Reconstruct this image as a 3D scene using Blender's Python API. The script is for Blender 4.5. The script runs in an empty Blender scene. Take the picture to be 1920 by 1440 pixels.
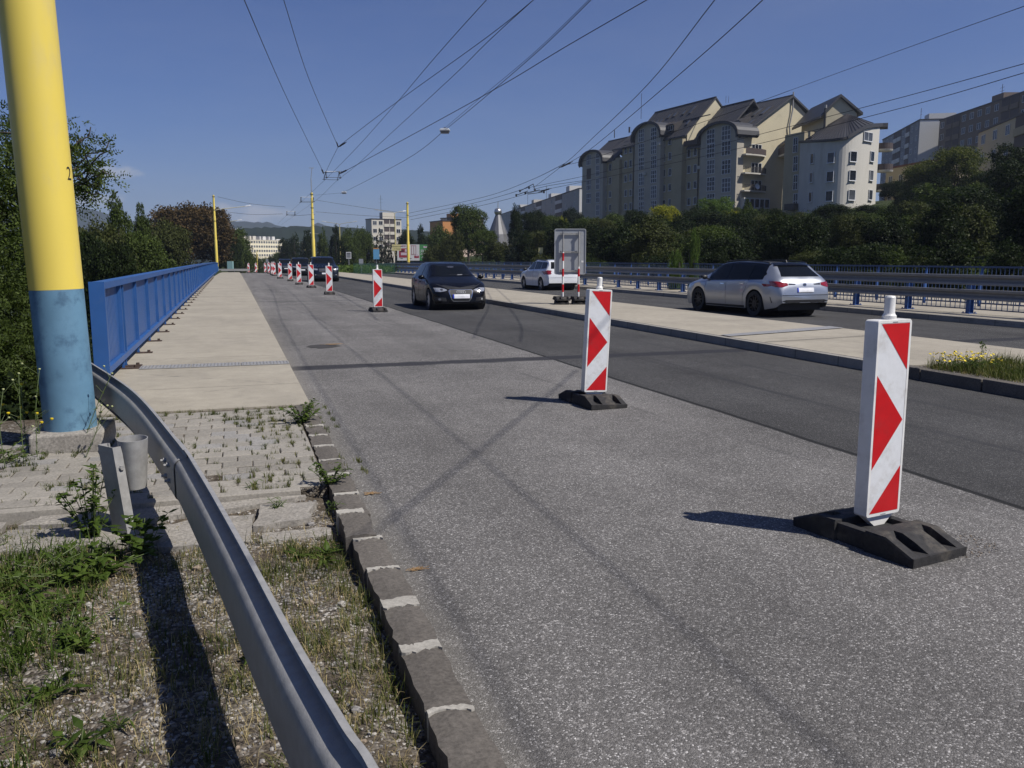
import bpy, bmesh, math, random
import numpy as np
from mathutils import Vector, Matrix
from mathutils.bvhtree import BVHTree

R = math.radians
scene = bpy.context.scene
C = scene.collection
rng = np.random.default_rng(7)
random.seed(7)

# ---------------------------------------------------------------- camera
F, H, HZ, VX = 1600.0, 1.55, 482.0, 437.0          # photo pixels: focal length, eye height, horizon row, road vanishing column
TH = math.atan((720 - HZ) / F)
PS = math.atan((960 - VX) * math.cos(TH) / F)
FW = np.array([math.sin(PS) * math.cos(TH), math.cos(PS) * math.cos(TH), -math.sin(TH)])
RT = np.array([math.cos(PS), -math.sin(PS), 0.0])
UP = np.cross(RT, FW)
EYE = np.array([0, 0, H])
cam_d = bpy.data.cameras.new('camera')
cam = bpy.data.objects.new('camera', cam_d)
C.objects.link(cam)
cam.matrix_world = Matrix(((RT[0], UP[0], -FW[0], 0), (RT[1], UP[1], -FW[1], 0), (RT[2], UP[2], -FW[2], H), (0, 0, 0, 1)))
cam_d.lens = F / 1920 * 36
cam_d.sensor_width = 36
cam_d.clip_start = 0.05
cam_d.clip_end = 20000
scene.camera = cam

# ---------------------------------------------------------------- light
SUN = Vector((0.59, -0.53, 1.0)).normalized()        # towards the sun
sun_d = bpy.data.lights.new('sun', 'SUN')
sun_d.energy = 4.5
sun_d.angle = R(0.53)
sun_d.color = (1.0, 0.955, 0.89)
sun = bpy.data.objects.new('sun', sun_d)
C.objects.link(sun)
sun.rotation_euler = SUN.to_track_quat('Z', 'Y').to_euler()
world = bpy.data.worlds.new('World')
scene.world = world
world.use_nodes = True
wn = world.node_tree.nodes; wl = world.node_tree.links
wn.clear()
wo = wn.new('ShaderNodeOutputWorld'); bg = wn.new('ShaderNodeBackground'); sky = wn.new('ShaderNodeTexSky')
sky.sky_type = 'NISHITA'; sky.sun_disc = False
sky.sun_elevation = math.asin(SUN.z)
sky.sun_rotation = math.atan2(SUN.x, SUN.y)
sky.altitude = 200; sky.air_density = 1.1; sky.dust_density = 0.15; sky.ozone_density = 4.0
bg.inputs['Strength'].default_value = 0.038
# thin cirrus and a low cloud bank: noise over the sky direction
tc = wn.new('ShaderNodeTexCoord')
mp = wn.new('ShaderNodeMapping'); mp.inputs['Scale'].default_value = (2.2, 1.6, 9.0)
mp.inputs['Rotation'].default_value = (0.0, 0.12, 0.3)
nz = wn.new('ShaderNodeTexNoise'); nz.inputs['Scale'].default_value = 1.3; nz.inputs['Detail'].default_value = 6; nz.inputs['Roughness'].default_value = 0.6
cr = wn.new('ShaderNodeValToRGB'); cr.color_ramp.elements[0].position = 0.42; cr.color_ramp.elements[1].position = 0.85
cr.color_ramp.elements[1].color = (0.10, 0.10, 0.10, 1)
wl.new(tc.outputs['Generated'], mp.inputs['Vector']); wl.new(mp.outputs['Vector'], nz.inputs['Vector']); wl.new(nz.outputs['Fac'], cr.inputs['Fac'])
# the cloud bank low on the left
sep = wn.new('ShaderNodeSeparateXYZ'); wl.new(tc.outputs['Generated'], sep.inputs[0])
def wmath(op, a, b=None, c=None):
    n = wn.new('ShaderNodeMath'); n.operation = op
    for i, v in enumerate((a, b, c)):
        if v is None: continue
        if isinstance(v, (int, float)): n.inputs[i].default_value = v
        else: wl.new(v, n.inputs[i])
    return n.outputs[0]
az = wmath('ARCTAN2', sep.outputs[0], sep.outputs[1])
el = sep.outputs[2]
def cloud_blob(a0, e0, ra, re):
    da = wmath('DIVIDE', wmath('SUBTRACT', az, a0), ra); de = wmath('DIVIDE', wmath('SUBTRACT', el, e0), re)
    return wmath('SUBTRACT', 1.0, wmath('ADD', wmath('MULTIPLY', da, da), wmath('MULTIPLY', de, de)))
blob = wmath('MAXIMUM', cloud_blob(-0.115, 0.089, 0.035, 0.011), cloud_blob(-0.165, 0.060, 0.060, 0.017))
blob = wmath('MAXIMUM', blob, cloud_blob(0.02, 0.048, 0.07, 0.014))
blob = wmath('MAXIMUM', blob, -1.0)
mp2 = wn.new('ShaderNodeMapping'); mp2.inputs['Scale'].default_value = (26, 26, 55)
nz2 = wn.new('ShaderNodeTexNoise'); nz2.inputs['Scale'].default_value = 1.0; nz2.inputs['Detail'].default_value = 7; nz2.inputs['Roughness'].default_value = 0.6
wl.new(tc.outputs['Generated'], mp2.inputs['Vector']); wl.new(mp2.outputs['Vector'], nz2.inputs['Vector'])
cl = wmath('MULTIPLY', wmath('MAXIMUM', wmath('SUBTRACT', wmath('ADD', wmath('MULTIPLY', blob, 0.26), nz2.outputs['Fac']), 0.56), 0.0), 3.0)
fac = wmath('MINIMUM', wmath('ADD', cr.outputs['Color'], cl), 0.8)
mix = wn.new('ShaderNodeMix'); mix.data_type = 'RGBA'
wl.new(fac, mix.inputs['Factor'])
gm = wn.new('ShaderNodeGamma'); gm.inputs['Gamma'].default_value = 1.0
wl.new(sky.outputs[0], gm.inputs['Color'])
tint = wn.new('ShaderNodeMix'); tint.data_type = 'RGBA'; tint.blend_type = 'MULTIPLY'; tint.inputs['Factor'].default_value = 1.0
wl.new(gm.outputs[0], tint.inputs[6]); tint.inputs[7].default_value = (0.78, 0.94, 1.50, 1)
wl.new(tint.outputs[2], mix.inputs[6])
mix.inputs[7].default_value = (10.0, 10.6, 12.0, 1)
wl.new(mix.outputs[2], bg.inputs['Color']); wl.new(bg.outputs[0], wo.inputs['Surface'])

scene.view_settings.view_transform = 'Standard'
scene.view_settings.look = 'None'
scene.view_settings.exposure = 0.27
scene.view_settings.gamma = 1.0
scene.render.engine = 'CYCLES'
scene.cycles.max_bounces = 6
scene.cycles.transparent_max_bounces = 8

# ---------------------------------------------------------------- helpers
def ray(px, py): return FW + RT * (px - 960) / F - UP * (py - 720) / F
def G(px, py, z=0.0):
    d = ray(px, py); t = (z - H) / d[2]; return Vector(d * t + EYE)
def Dp(px, py, depth):
    return Vector(ray(px, py) * depth + EYE)
def depth_of(p): return float((np.array(p) - EYE) @ FW)
def toPx(p):
    q = np.array(p) - EYE; f = q @ FW
    return 960 + F * (q @ RT) / f, 720 - F * (q @ UP) / f

def zr(y):
    """height of the carriageway: it falls away very gently, then over a crest"""
    y = max(y, 0.0)
    z = -0.4 * (y / 117.0) ** 2
    if y > 95: z -= 0.00022 * (y - 95) ** 2 if y < 180 else 0.00022 * 85 ** 2 + (y - 180) * 0.0374
    return z

def link(o, parent=None):
    C.objects.link(o)
    if parent is not None: o.parent = parent
    return o
def tag(o, label=None, cat=None, group=None, kind=None):
    if label: o['label'] = label
    if cat: o['category'] = cat
    if group: o['group'] = group
    if kind: o['kind'] = kind
    return o
def empty(name, loc=(0, 0, 0), rz=0.0, label=None, cat=None, group=None):
    o = bpy.data.objects.new(name, None)
    o.empty_display_size = 0.2
    o.location = loc; o.rotation_euler = (0, 0, rz)
    link(o); tag(o, label, cat, group)
    return o
def copy_tree(o, parent=None):
    c = o.copy(); C.objects.link(c); c.parent = parent
    for ch in kids.get(o, list(o.children)): copy_tree(ch, c)
    return c
kids = {}

class MB:
    def __init__(s): s.v = []; s.f = []; s.m = []
    def add(s, vs, fs, m=0):
        b = len(s.v); s.v += [tuple(p) for p in vs]
        s.f += [tuple(b + i for i in f) for f in fs]; s.m += [m] * len(fs)
    def box(s, c, d, rz=0.0, m=0, M=None):
        hx, hy, hz = d[0] / 2, d[1] / 2, d[2] / 2
        ps = [Vector((x, y, z)) for x in (-hx, hx) for y in (-hy, hy) for z in (-hz, hz)]
        T = Matrix.Translation(c) @ Matrix.Rotation(rz, 4, 'Z')
        if M is not None: T = M @ T
        s.add([T @ p for p in ps], [(0, 1, 3, 2), (4, 6, 7, 5), (0, 4, 5, 1), (2, 3, 7, 6), (0, 2, 6, 4), (1, 5, 7, 3)], m)
    def bar(s, a, b, w, h, m=0, upv=(0, 0, 1)):
        a = Vector(a); b = Vector(b); d = b - a; L = d.length; d.normalize()
        u = Vector(upv)
        x = d.cross(u)
        if x.length < 1e-4: x = d.cross(Vector((1, 0, 0)))
        x.normalize(); z = x.cross(d)
        ps = [a + d * t + x * (i * w / 2) + z * (j * h / 2) for t in (0, L) for i in (-1, 1) for j in (-1, 1)]
        s.add(ps, [(0, 1, 3, 2), (4, 6, 7, 5), (0, 4, 5, 1), (2, 3, 7, 6), (0, 2, 6, 4), (1, 5, 7, 3)], m)
    def tube(s, path, r, n=8, m=0, cap=True):
        path = [Vector(p) for p in path]; k = len(path)
        rs = r if isinstance(r, (list, tuple)) else [r] * k
        vs = []; px = None
        for i, p in enumerate(path):
            d = (path[min(i + 1, k - 1)] - path[max(i - 1, 0)]).normalized()
            if px is None:
                px = d.cross(Vector((0, 0, 1)))
                if px.length < 1e-3: px = Vector((1, 0, 0))
            px = (px - d * px.dot(d)).normalized(); py = d.cross(px)
            for j in range(n):
                a = 2 * math.pi * j / n
                vs.append(p + (px * math.cos(a) + py * math.sin(a)) * rs[i])
        fs = [(i * n + j, i * n + (j + 1) % n, (i + 1) * n + (j + 1) % n, (i + 1) * n + j) for i in range(k - 1) for j in range(n)]
        if cap: fs += [tuple(range(n - 1, -1, -1)), tuple((k - 1) * n + j for j in range(n))]
        s.add(vs, fs, m)
    def cyl(s, c, r, h, n=20, m=0, r2=None):
        s.tube([c, (c[0], c[1], c[2] + h)], [r, r if r2 is None else r2], n, m)
    def lathe(s, prof, n=32, M=None, m=0):
        """prof: (r, z) pairs, around z"""
        vs = []; k = len(prof)
        for r, z in prof:
            for j in range(n):
                a = 2 * math.pi * j / n; p = Vector((r * math.cos(a), r * math.sin(a), z))
                vs.append(M @ p if M else p)
        s.add(vs, [(i * n + j, i * n + (j + 1) % n, (i + 1) * n + (j + 1) % n, (i + 1) * n + j) for i in range(k - 1) for j in range(n)], m)
    def prism(s, poly, a, b, axis='z', m=0, M=None):
        """poly extruded from a to b along an axis; poly coordinates are the other two axes in order"""
        n = len(poly)
        def P(p, t):
            q = {'z': (p[0], p[1], t), 'x': (t, p[0], p[1]), 'y': (p[0], t, p[1])}[axis]
            return M @ Vector(q) if M is not None else q
        vs = [P(p, a) for p in poly] + [P(p, b) for p in poly]
        fs = [tuple(range(n - 1, -1, -1)), tuple(range(n, 2 * n))] + [(i, (i + 1) % n, n + (i + 1) % n, n + i) for i in range(n)]
        s.add(vs, fs, m)
    def sweep(s, prof, frames, m=0, closed=False):
        """prof: 2d points; frames: (origin, x axis, y axis)"""
        k = len(prof); vs = [o + x * p[0] + y * p[1] for o, x, y in frames for p in prof]
        kk = k if closed else k - 1
        s.add(vs, [(i * k + j, i * k + (j + 1) % k, (i + 1) * k + (j + 1) % k, (i + 1) * k + j) for i in range(len(frames) - 1) for j in range(kk)], m)
    def build(s, name, mat, parent=None, loc=None, smooth=False, bevel=0.0, world=False, auto=None):
        """loc: origin of the object; with world=True the vertices are in world space and are moved to the origin"""
        o0 = Vector((0, 0, 0))
        if world:
            o0 = Vector(loc) if loc is not None else (Vector(parent.location) if parent is not None else Vector((0, 0, 0)))
            pr = parent.parent if parent is not None else None
            if loc is None and pr is not None: o0 = o0 + Vector(pr.location)
        me = bpy.data.meshes.new(name)
        me.from_pydata([tuple(Vector(p) - o0) for p in s.v], [], s.f)
        mats = mat if isinstance(mat, (list, tuple)) else [mat]
        for mm in mats: me.materials.append(mm)
        if len(mats) > 1: me.polygons.foreach_set('material_index', s.m)
        bm = bmesh.new(); bm.from_mesh(me)
        bmesh.ops.recalc_face_normals(bm, faces=bm.faces)
        bm.to_mesh(me); bm.free()
        if smooth: me.polygons.foreach_set('use_smooth', [True] * len(me.polygons))
        o = bpy.data.objects.new(name, me); link(o, parent)
        if parent is None and loc is not None: o.location = loc
        if bevel:
            b = o.modifiers.new('bevel', 'BEVEL'); b.width = bevel; b.segments = 2; b.limit_method = 'ANGLE'; b.angle_limit = R(40)
        if auto is not None:
            me.polygons.foreach_set('use_smooth', [True] * len(me.polygons))
            try: me.set_sharp_from_angle(angle=R(auto))
            except Exception: pass
        return o

# ---------------------------------------------------------------- materials
def nodes(m):
    m.use_nodes = True
    return m.node_tree.nodes, m.node_tree.links
class NT:
    """tiny node-graph helper"""
    def __init__(s, m): s.n, s.l = nodes(m); s.b = s.n['Principled BSDF']; s.o = s.n['Material Output']
    def new(s, t, **kw):
        x = s.n.new(t)
        for k, v in kw.items(): setattr(x, k, v)
        return x
    def put(s, sock, v):
        if isinstance(v, bpy.types.NodeSocket): s.l.new(v, sock)
        else: sock.default_value = v
    def math(s, op, a, b=0.0, c=0.0, clamp=False):
        x = s.new('ShaderNodeMath', operation=op); x.use_clamp = clamp
        s.put(x.inputs[0], a); s.put(x.inputs[1], b); s.put(x.inputs[2], c)
        return x.outputs[0]
    def coord(s, kind='Object', scale=(1, 1, 1), rot=(0, 0, 0)):
        t = s.new('ShaderNodeTexCoord'); mp = s.new('ShaderNodeMapping')
        mp.inputs['Scale'].default_value = scale; mp.inputs['Rotation'].default_value = rot
        s.l.new(t.outputs[kind], mp.inputs['Vector']); return mp.outputs[0]
    def noise(s, vec, scale, detail=4, rough=0.55, out='Fac'):
        x = s.new('ShaderNodeTexNoise'); s.l.new(vec, x.inputs['Vector'])
        x.inputs['Scale'].default_value = scale; x.inputs['Detail'].default_value = detail; x.inputs['Roughness'].default_value = rough
        return x.outputs[out]
    def voro(s, vec, scale, feature='F1', out='Distance'):
        x = s.new('ShaderNodeTexVoronoi'); x.feature = feature; s.l.new(vec, x.inputs['Vector']); x.inputs['Scale'].default_value = scale
        return x.outputs[out]
    def ramp(s, f, stops):
        x = s.new('ShaderNodeValToRGB'); s.l.new(f, x.inputs['Fac'])
        e = x.color_ramp.elements
        while len(e) < len(stops): e.new(0.5)
        for i, (p, c) in enumerate(stops):
            e[i].position = p; e[i].color = (c[0], c[1], c[2], 1) if not isinstance(c, (int, float)) else (c, c, c, 1)
        return x.outputs['Color']
    def mix(s, f, a, b, mode='MIX'):
        x = s.new('ShaderNodeMix', data_type='RGBA', blend_type=mode)
        s.put(x.inputs[0], f)
        s.put(x.inputs[6], a if isinstance(a, bpy.types.NodeSocket) else (*a, 1)); s.put(x.inputs[7], b if isinstance(b, bpy.types.NodeSocket) else (*b, 1))
        return x.outputs[2]
    def step(s, v, a, b):
        x = s.new('ShaderNodeMapRange'); s.put(x.inputs[0], v); x.inputs[1].default_value = a; x.inputs[2].default_value = b
        x.interpolation_type = 'SMOOTHSTEP'
        return x.outputs[0]
    def bump(s, h, strength, dist):
        x = s.new('ShaderNodeBump'); s.put(x.inputs['Height'], h); x.inputs['Strength'].default_value = strength; x.inputs['Distance'].default_value = dist
        s.l.new(x.outputs[0], s.b.inputs['Normal'])
    def xyz(s, kind='Object'):
        t = s.new('ShaderNodeTexCoord'); x = s.new('ShaderNodeSeparateXYZ'); s.l.new(t.outputs[kind], x.inputs[0]); return x.outputs

def paint(name, col, rough=0.5, metal=0.0, var=0.12, scale=6.0, spec=0.5, bump=0.0, bscale=60.0, coat=0.0, dirt=None, dscale=3.0, damt=0.5, stretch=(1, 1, 1)):
    m = bpy.data.materials.new(name); t = NT(m)
    v = t.coord('Object', stretch)
    n = t.noise(v, scale, 5, 0.6)
    a = tuple(max(0, c * (1 - var)) for c in col); b = tuple(min(1, c * (1 + var)) for c in col)
    c = t.ramp(n, [(0.3, a), (0.7, b)])
    if dirt is not None:
        d = t.noise(v, dscale, 7, 0.68)
        c = t.mix(t.math('MULTIPLY', t.step(d, 0.48, 0.72), damt), c, dirt)
    t.l.new(c, t.b.inputs['Base Color'])
    rn = t.math('MULTIPLY_ADD', n, 0.2, max(0.02, rough - 0.1))
    t.l.new(rn, t.b.inputs['Roughness'])
    t.b.inputs['Metallic'].default_value = metal
    t.b.inputs['Specular IOR Level'].default_value = spec
    t.b.inputs['Coat Weight'].default_value = coat
    t.b.inputs['Coat Roughness'].default_value = 0.05
    if bump: t.bump(t.noise(v, bscale, 4, 0.6), bump, 0.004)
    return m

def asphalt():
    m = bpy.data.materials.new('asphalt'); t = NT(m)
    v = t.coord('Object'); x = t.xyz()
    X, Y = x[0], x[1]
    agg = t.voro(v, 165.0, 'F1', 'Color'); sp = t.new('ShaderNodeSeparateColor'); t.l.new(agg, sp.inputs[0])
    agg2 = t.voro(v, 88.0, 'F1', 'Color'); sp2 = t.new('ShaderNodeSeparateColor'); t.l.new(agg2, sp2.inputs[0])
    big = t.noise(v, 0.55, 5, 0.6); mid = t.noise(v, 4.0, 5, 0.65); fine = t.noise(v, 230.0, 2, 0.5)
    stone = t.ramp(sp.outputs[0], [(0.0, (0.035, 0.033, 0.032)), (0.45, (0.085, 0.081, 0.077)), (0.84, (0.17, 0.163, 0.155)), (0.93, (0.34, 0.33, 0.32)), (1.0, (0.75, 0.73, 0.70))])
    stone2 = t.ramp(sp2.outputs[1], [(0.0, (0.05, 0.048, 0.046)), (0.6, (0.11, 0.105, 0.10)), (0.93, (0.19, 0.18, 0.17)), (1.0, (0.55, 0.53, 0.5))])
    old = t.mix(0.35, stone, stone2)
    old = t.mix(1.0, t.mix(0.22, old, (0.16, 0.153, 0.145)), (1.08, 1.075, 1.075), 'MULTIPLY')
    new = t.mix(0.76, stone, (0.034, 0.034, 0.0345))
    wob = t.math('MULTIPLY_ADD', t.noise(t.coord('Object', (0.4, 0.4, 0.4)), 1.2, 3, 0.6), 0.10, -0.05)
    seamd = t.math('SUBTRACT', t.math('ADD', X, wob), 4.62)
    c = t.mix(t.step(seamd, -0.01, 0.01), old, new)
    c = t.mix(1.0, c, t.ramp(big, [(0.28, 0.76), (0.72, 1.18)]), 'MULTIPLY')
    c = t.mix(1.0, c, t.ramp(mid, [(0.25, 0.88), (0.75, 1.10)]), 'MULTIPLY')
    # paler worn wheel tracks in each lane (the surface really is polished there)
    tr = t.coord('Object', (1.0, 0.06, 1.0))
    c = t.mix(1.0, c, t.ramp(t.noise(tr, 1.3, 3, 0.5), [(0.3, 0.84), (0.7, 1.18)]), 'MULTIPLY')
    # bitumen seam between the lanes
    ragged = t.math('MULTIPLY', t.noise(v, 9.0, 4, 0.7), 0.05)
    sl = t.math('SUBTRACT', 1.0, t.step(t.math('ABSOLUTE', seamd), 0.020, 0.044))
    c = t.mix(t.math('MULTIPLY', sl, 0.95), c, (0.011, 0.011, 0.011))
    # second seam in the far carriageway
    s2 = t.math('SUBTRACT', 1.0, t.step(t.math('ABSOLUTE', t.math('SUBTRACT', t.math('ADD', X, wob), 14.9)), 0.01, 0.03))
    c = t.mix(t.math('MULTIPLY', s2, 0.8), c, (0.028, 0.027, 0.027))
    # sealed transverse joint and tar smears
    jd = t.math('SUBTRACT', Y, t.math('MULTIPLY_ADD', X, 0.02, 12.28))
    jr = t.math('ADD', jd, t.math('MULTIPLY_ADD', t.noise(t.coord('Object', (0.5, 3, 1)), 3.0, 5, 0.7), 0.5, -0.25))
    jm = t.math('SUBTRACT', 1.0, t.step(t.math('ABSOLUTE', jr), 0.17, 0.27))
    jm = t.math('MULTIPLY', jm, t.step(t.noise(t.coord('Object', (0.7, 6, 1)), 4.0, 5, 0.7), 0.25, 0.42))
    c = t.mix(t.math('MULTIPLY', jm, 0.93), c, (0.026, 0.026, 0.031))
    jm2 = t.math('SUBTRACT', 1.0, t.step(t.math('ABSOLUTE', t.math('SUBTRACT', jd, 19.5)), 0.1, 0.22))
    c = t.mix(t.math('MULTIPLY', jm2, 0.55), c, (0.05, 0.05, 0.055))
    # long curved tyre rubber marks
    for (x0, k, y0, w, a) in ((5.9, 0.0022, 10, 0.045, 0.55), (7.0, 0.0045, 8, 0.05, 0.5), (6.3, -0.003, 20, 0.04, 0.5), (3.2, 0.0035, 22, 0.03, 0.30)):
        yy = t.math('SUBTRACT', Y, float(y0))
        dx = t.math('SUBTRACT', X, t.math('MULTIPLY_ADD', t.math('MULTIPLY', yy, yy), k, x0))
        mm = t.math('SUBTRACT', 1.0, t.step(t.math('ABSOLUTE', dx), w * 0.4, w * 1.6))
        mm = t.math('MULTIPLY', mm, t.step(t.noise(tr, 6.0, 4, 0.6), 0.42, 0.6))
        c = t.mix(t.math('MULTIPLY', mm, a), c, (0.03, 0.03, 0.033))
    # fine cracks in the old lane
    cd = t.voro(t.coord('Object', (1, 0.6, 1)), 0.22, 'DISTANCE_TO_EDGE')
    cd = t.math('ADD', cd, t.math('MULTIPLY_ADD', mid, 0.02, -0.01))
    ck = t.math('MULTIPLY', t.math('SUBTRACT', 1.0, t.step(cd, 0.0005, 0.0022)), t.step(Y, 22.0, 34.0))
    c = t.mix(t.math('MULTIPLY', ck, 0.6), c, (0.05, 0.048, 0.045))
    # stains
    st = t.step(t.noise(v, 1.9, 6, 0.7), 0.62, 0.74)
    c = t.mix(t.math('MULTIPLY', st, 0.25), c, (0.07, 0.066, 0.06))
    # sand and dust swept against the kerb
    ed = t.math('SUBTRACT', 1.0, t.step(t.math('ADD', X, t.math('MULTIPLY', mid, -0.25)), 0.50, 0.78))
    c = t.mix(t.math('MULTIPLY', ed, 0.5), c, (0.20, 0.185, 0.16))
    t.l.new(c, t.b.inputs['Base Color'])
    t.b.inputs['Roughness'].default_value = 0.93
    t.b.inputs['Specular IOR Level'].default_value = 0.3
    hgt = t.math('ADD', t.math('MULTIPLY', t.voro(v, 165.0), -1.0), t.math('MULTIPLY', fine, 0.4))
    t.bump(hgt, 0.75, 0.005)
    return m

def concrete(name, col, patch=0.2, joints=None, rough=0.9, speck=0.25, dark=(0.12, 0.11, 0.1)):
    m = bpy.data.materials.new(name); t = NT(m)
    v = t.coord('Object'); x = t.xyz()
    big = t.noise(v, 0.7, 6, 0.65); fine = t.noise(v, 60.0, 4, 0.7); mid = t.noise(v, 6.0, 6, 0.7)
    c = t.ramp(big, [(0.25, tuple(k * (1 - patch) for k in col)), (0.75, tuple(min(1, k * (1 + patch)) for k in col))])
    c = t.mix(1.0, c, t.ramp(mid, [(0.25, 0.86), (0.8, 1.12)]), 'MULTIPLY')
    c = t.mix(1.0, c, t.ramp(fine, [(0.25, 1 - speck), (0.75, 1 + speck)]), 'MULTIPLY')
    st = t.step(t.noise(v, 2.6, 7, 0.75), 0.60, 0.72)
    c = t.mix(t.math('MULTIPLY', st, 0.28), c, dark)
    spots = t.step(t.noise(v, 24.0, 2, 0.5), 0.70, 0.76)
    c = t.mix(t.math('MULTIPLY', spots, 0.5), c, dark)
    # broom texture across
    bro = t.noise(t.coord('Object', (1, 14, 1)), 9.0, 4, 0.6)
    c = t.mix(1.0, c, t.ramp(bro, [(0.3, 0.94), (0.7, 1.05)]), 'MULTIPLY')
    ce = t.voro(t.coord('Object', (0.9, 1, 1), (0, 0, .4)), 0.16, 'DISTANCE_TO_EDGE'); ce = t.math('ADD', ce, t.math('MULTIPLY_ADD', mid, 0.016, -0.008))
    c = t.mix(t.math('MULTIPLY', t.math('SUBTRACT', 1.0, t.step(ce, 0.0003, 0.0016)), 0.45), c, dark)
    pa = t.step(t.noise(t.coord('Object', (1, .35, 1)), 0.9, 4, 0.6), 0.52, 0.60)
    c = t.mix(t.math('MULTIPLY', pa, 0.12), c, dark)
    if joints:
        jx = t.math('MULTIPLY', t.math('ABSOLUTE', t.math('SUBTRACT', t.math('FRACT', t.math('DIVIDE', t.math('ADD', x[1], joints[1]), joints[0])), 0.5)), joints[0])
        jm = t.math('SUBTRACT', 1.0, t.step(jx, 0.004, 0.013))
        c = t.mix(t.math('MULTIPLY', jm, 0.75), c, (0.07, 0.06, 0.05))
    t.l.new(c, t.b.inputs['Base Color'])
    t.b.inputs['Roughness'].default_value = rough
    t.b.inputs['Specular IOR Level'].default_value = 0.25
    t.bump(t.math('ADD', fine, t.math('MULTIPLY', mid, 0.6)), 0.35, 0.004)
    return m

def leafmat(name, stops, trans=0.25, rough=0.55, pscale=0.5):
    """stops: dark -> light colours; each leaf its own shade, branches vary together"""
    m = bpy.data.materials.new(name); t = NT(m)
    g = t.new('ShaderNodeNewGeometry'); v = t.coord('Object')
    n = t.noise(v, pscale, 4, 0.6)
    f = t.math('ADD', t.math('MULTIPLY', g.outputs['Random Per Island'], 0.55), t.math('MULTIPLY_ADD', n, 1.1, -0.32), clamp=True)
    k = len(stops)
    c = t.ramp(f, [(i / (k - 1), s) for i, s in enumerate(stops)])
    t.l.new(c, t.b.inputs['Base Color'])
    t.b.inputs['Roughness'].default_value = rough
    t.b.inputs['Specular IOR Level'].default_value = 0.10
    if trans:
        tr = t.new('ShaderNodeBsdfTranslucent'); t.l.new(t.mix(1.0, c, (1.1, 1.25, 0.6), 'MULTIPLY'), tr.inputs['Color'])
        ms = t.new('ShaderNodeMixShader'); ms.inputs[0].default_value = trans
        t.l.new(t.b.outputs[0], ms.inputs[1]); t.l.new(tr.outputs[0], ms.inputs[2]); t.l.new(ms.outputs[0], t.o.inputs['Surface'])
    return m

M = {}
M['asphalt'] = asphalt()
M['walk'] = concrete('sidewalk_concrete', (0.322, 0.292, 0.236), 0.14, (3.05, 0.7), speck=0.14)
M['median'] = concrete('median_concrete', (0.335, 0.302, 0.243), 0.14, (4.0, 1.2), speck=0.14)
M['kerb'] = concrete('kerb_stone', (0.115, 0.103, 0.090), 0.3, speck=0.45)
M['kerbgrey'] = concrete('kerb_concrete', (0.26, 0.245, 0.22), 0.18, (1.0, 0.3))
M['rough_concrete'] = concrete('rough_concrete', (0.27, 0.25, 0.22), 0.25, speck=0.5)
M['paver'] = concrete('paver_concrete', (0.275, 0.255, 0.222), 0.15, speck=0.3)
M['mortar'] = concrete('white_mortar', (0.37, 0.35, 0.31), 0.3, speck=0.3, dark=(0.3, 0.28, 0.25))
M['galv'] = paint('galvanised_steel', (0.29, 0.285, 0.275), 0.48, 0.10, 0.16, 22.0, bump=0.3, bscale=180.0, dirt=(0.22, 0.22, 0.215), dscale=5.0, damt=0.4)
M['rail_grey'] = paint('weathered_rail_steel', (0.25, 0.245, 0.235), 0.6, 0.2, 0.12, 8.0, dirt=(0.18, 0.165, 0.145), dscale=2.0, damt=0.4)
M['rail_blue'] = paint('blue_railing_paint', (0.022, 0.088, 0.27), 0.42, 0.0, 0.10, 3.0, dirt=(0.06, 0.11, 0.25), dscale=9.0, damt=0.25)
M['bar_and_gap_shade'] = paint('dark_blue_bar_and_gap_shade', (0.018, 0.045, 0.12), 0.55)  # real bars, and the painted gap shade behind the panel slats
M['post_blue'] = paint('blue_post_paint', (0.030, 0.09, 0.27), 0.5, 0.0, 0.12, 5.0, dirt=(0.10, 0.09, 0.10), dscale=9.0, damt=0.3)
M['yellow'] = paint('yellow_mast_paint', (0.72, 0.56, 0.10), 0.45, 0.0, 0.05, 1.4, dirt=(0.56, 0.46, 0.22), dscale=2.6, damt=0.6, stretch=(1, 1, 0.35), bump=0.05, bscale=8)
M['lamppole'] = paint('pale_yellow_lamp_paint', (0.50, 0.44, 0.17), 0.5)
M['lamparm'] = paint('lamp_arm_paint', (0.42, 0.39, 0.26), 0.5)
M['mastblue'] = paint('light_blue_mast_paint', (0.115, 0.23, 0.33), 0.5, 0.0, 0.14, 3.0, dirt=(0.05, 0.11, 0.18), dscale=5.0, damt=0.95, bump=0.1, bscale=20)
M['white_plastic'] = paint('white_plastic', (0.72, 0.71, 0.68), 0.4, 0.0, 0.05, 10.0, dirt=(0.40, 0.38, 0.34), dscale=7.0, damt=0.4)
M['refl_white'] = paint('reflective_white', (0.66, 0.67, 0.68), 0.35, 0.0, 0.04, 30.0, dirt=(0.44, 0.42, 0.39), dscale=7.0, damt=0.65)
M['refl_red'] = paint('reflective_red', (0.50, 0.008, 0.012), 0.33, 0.0, 0.08, 14.0, dirt=(0.36, 0.03, 0.03), dscale=9.0, damt=0.5)
M['rubber'] = paint('recycled_rubber', (0.030, 0.029, 0.029), 0.8, 0.0, 0.35, 30.0, spec=0.3, bump=0.6, bscale=140.0, dirt=(0.12, 0.105, 0.085), dscale=5.0, damt=0.8)
M['black'] = paint('black_steel', (0.015, 0.015, 0.016), 0.6)
M['wire'] = paint('wire_black', (0.018, 0.018, 0.02), 0.6)
M['lampwhite'] = paint('lamp_housing', (0.62, 0.64, 0.66), 0.35)
M['lampdark'] = paint('lamp_lens_dark', (0.07, 0.07, 0.075), 0.3)
M['lampgrey'] = paint('lamp_grey', (0.25, 0.26, 0.27), 0.5)
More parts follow.
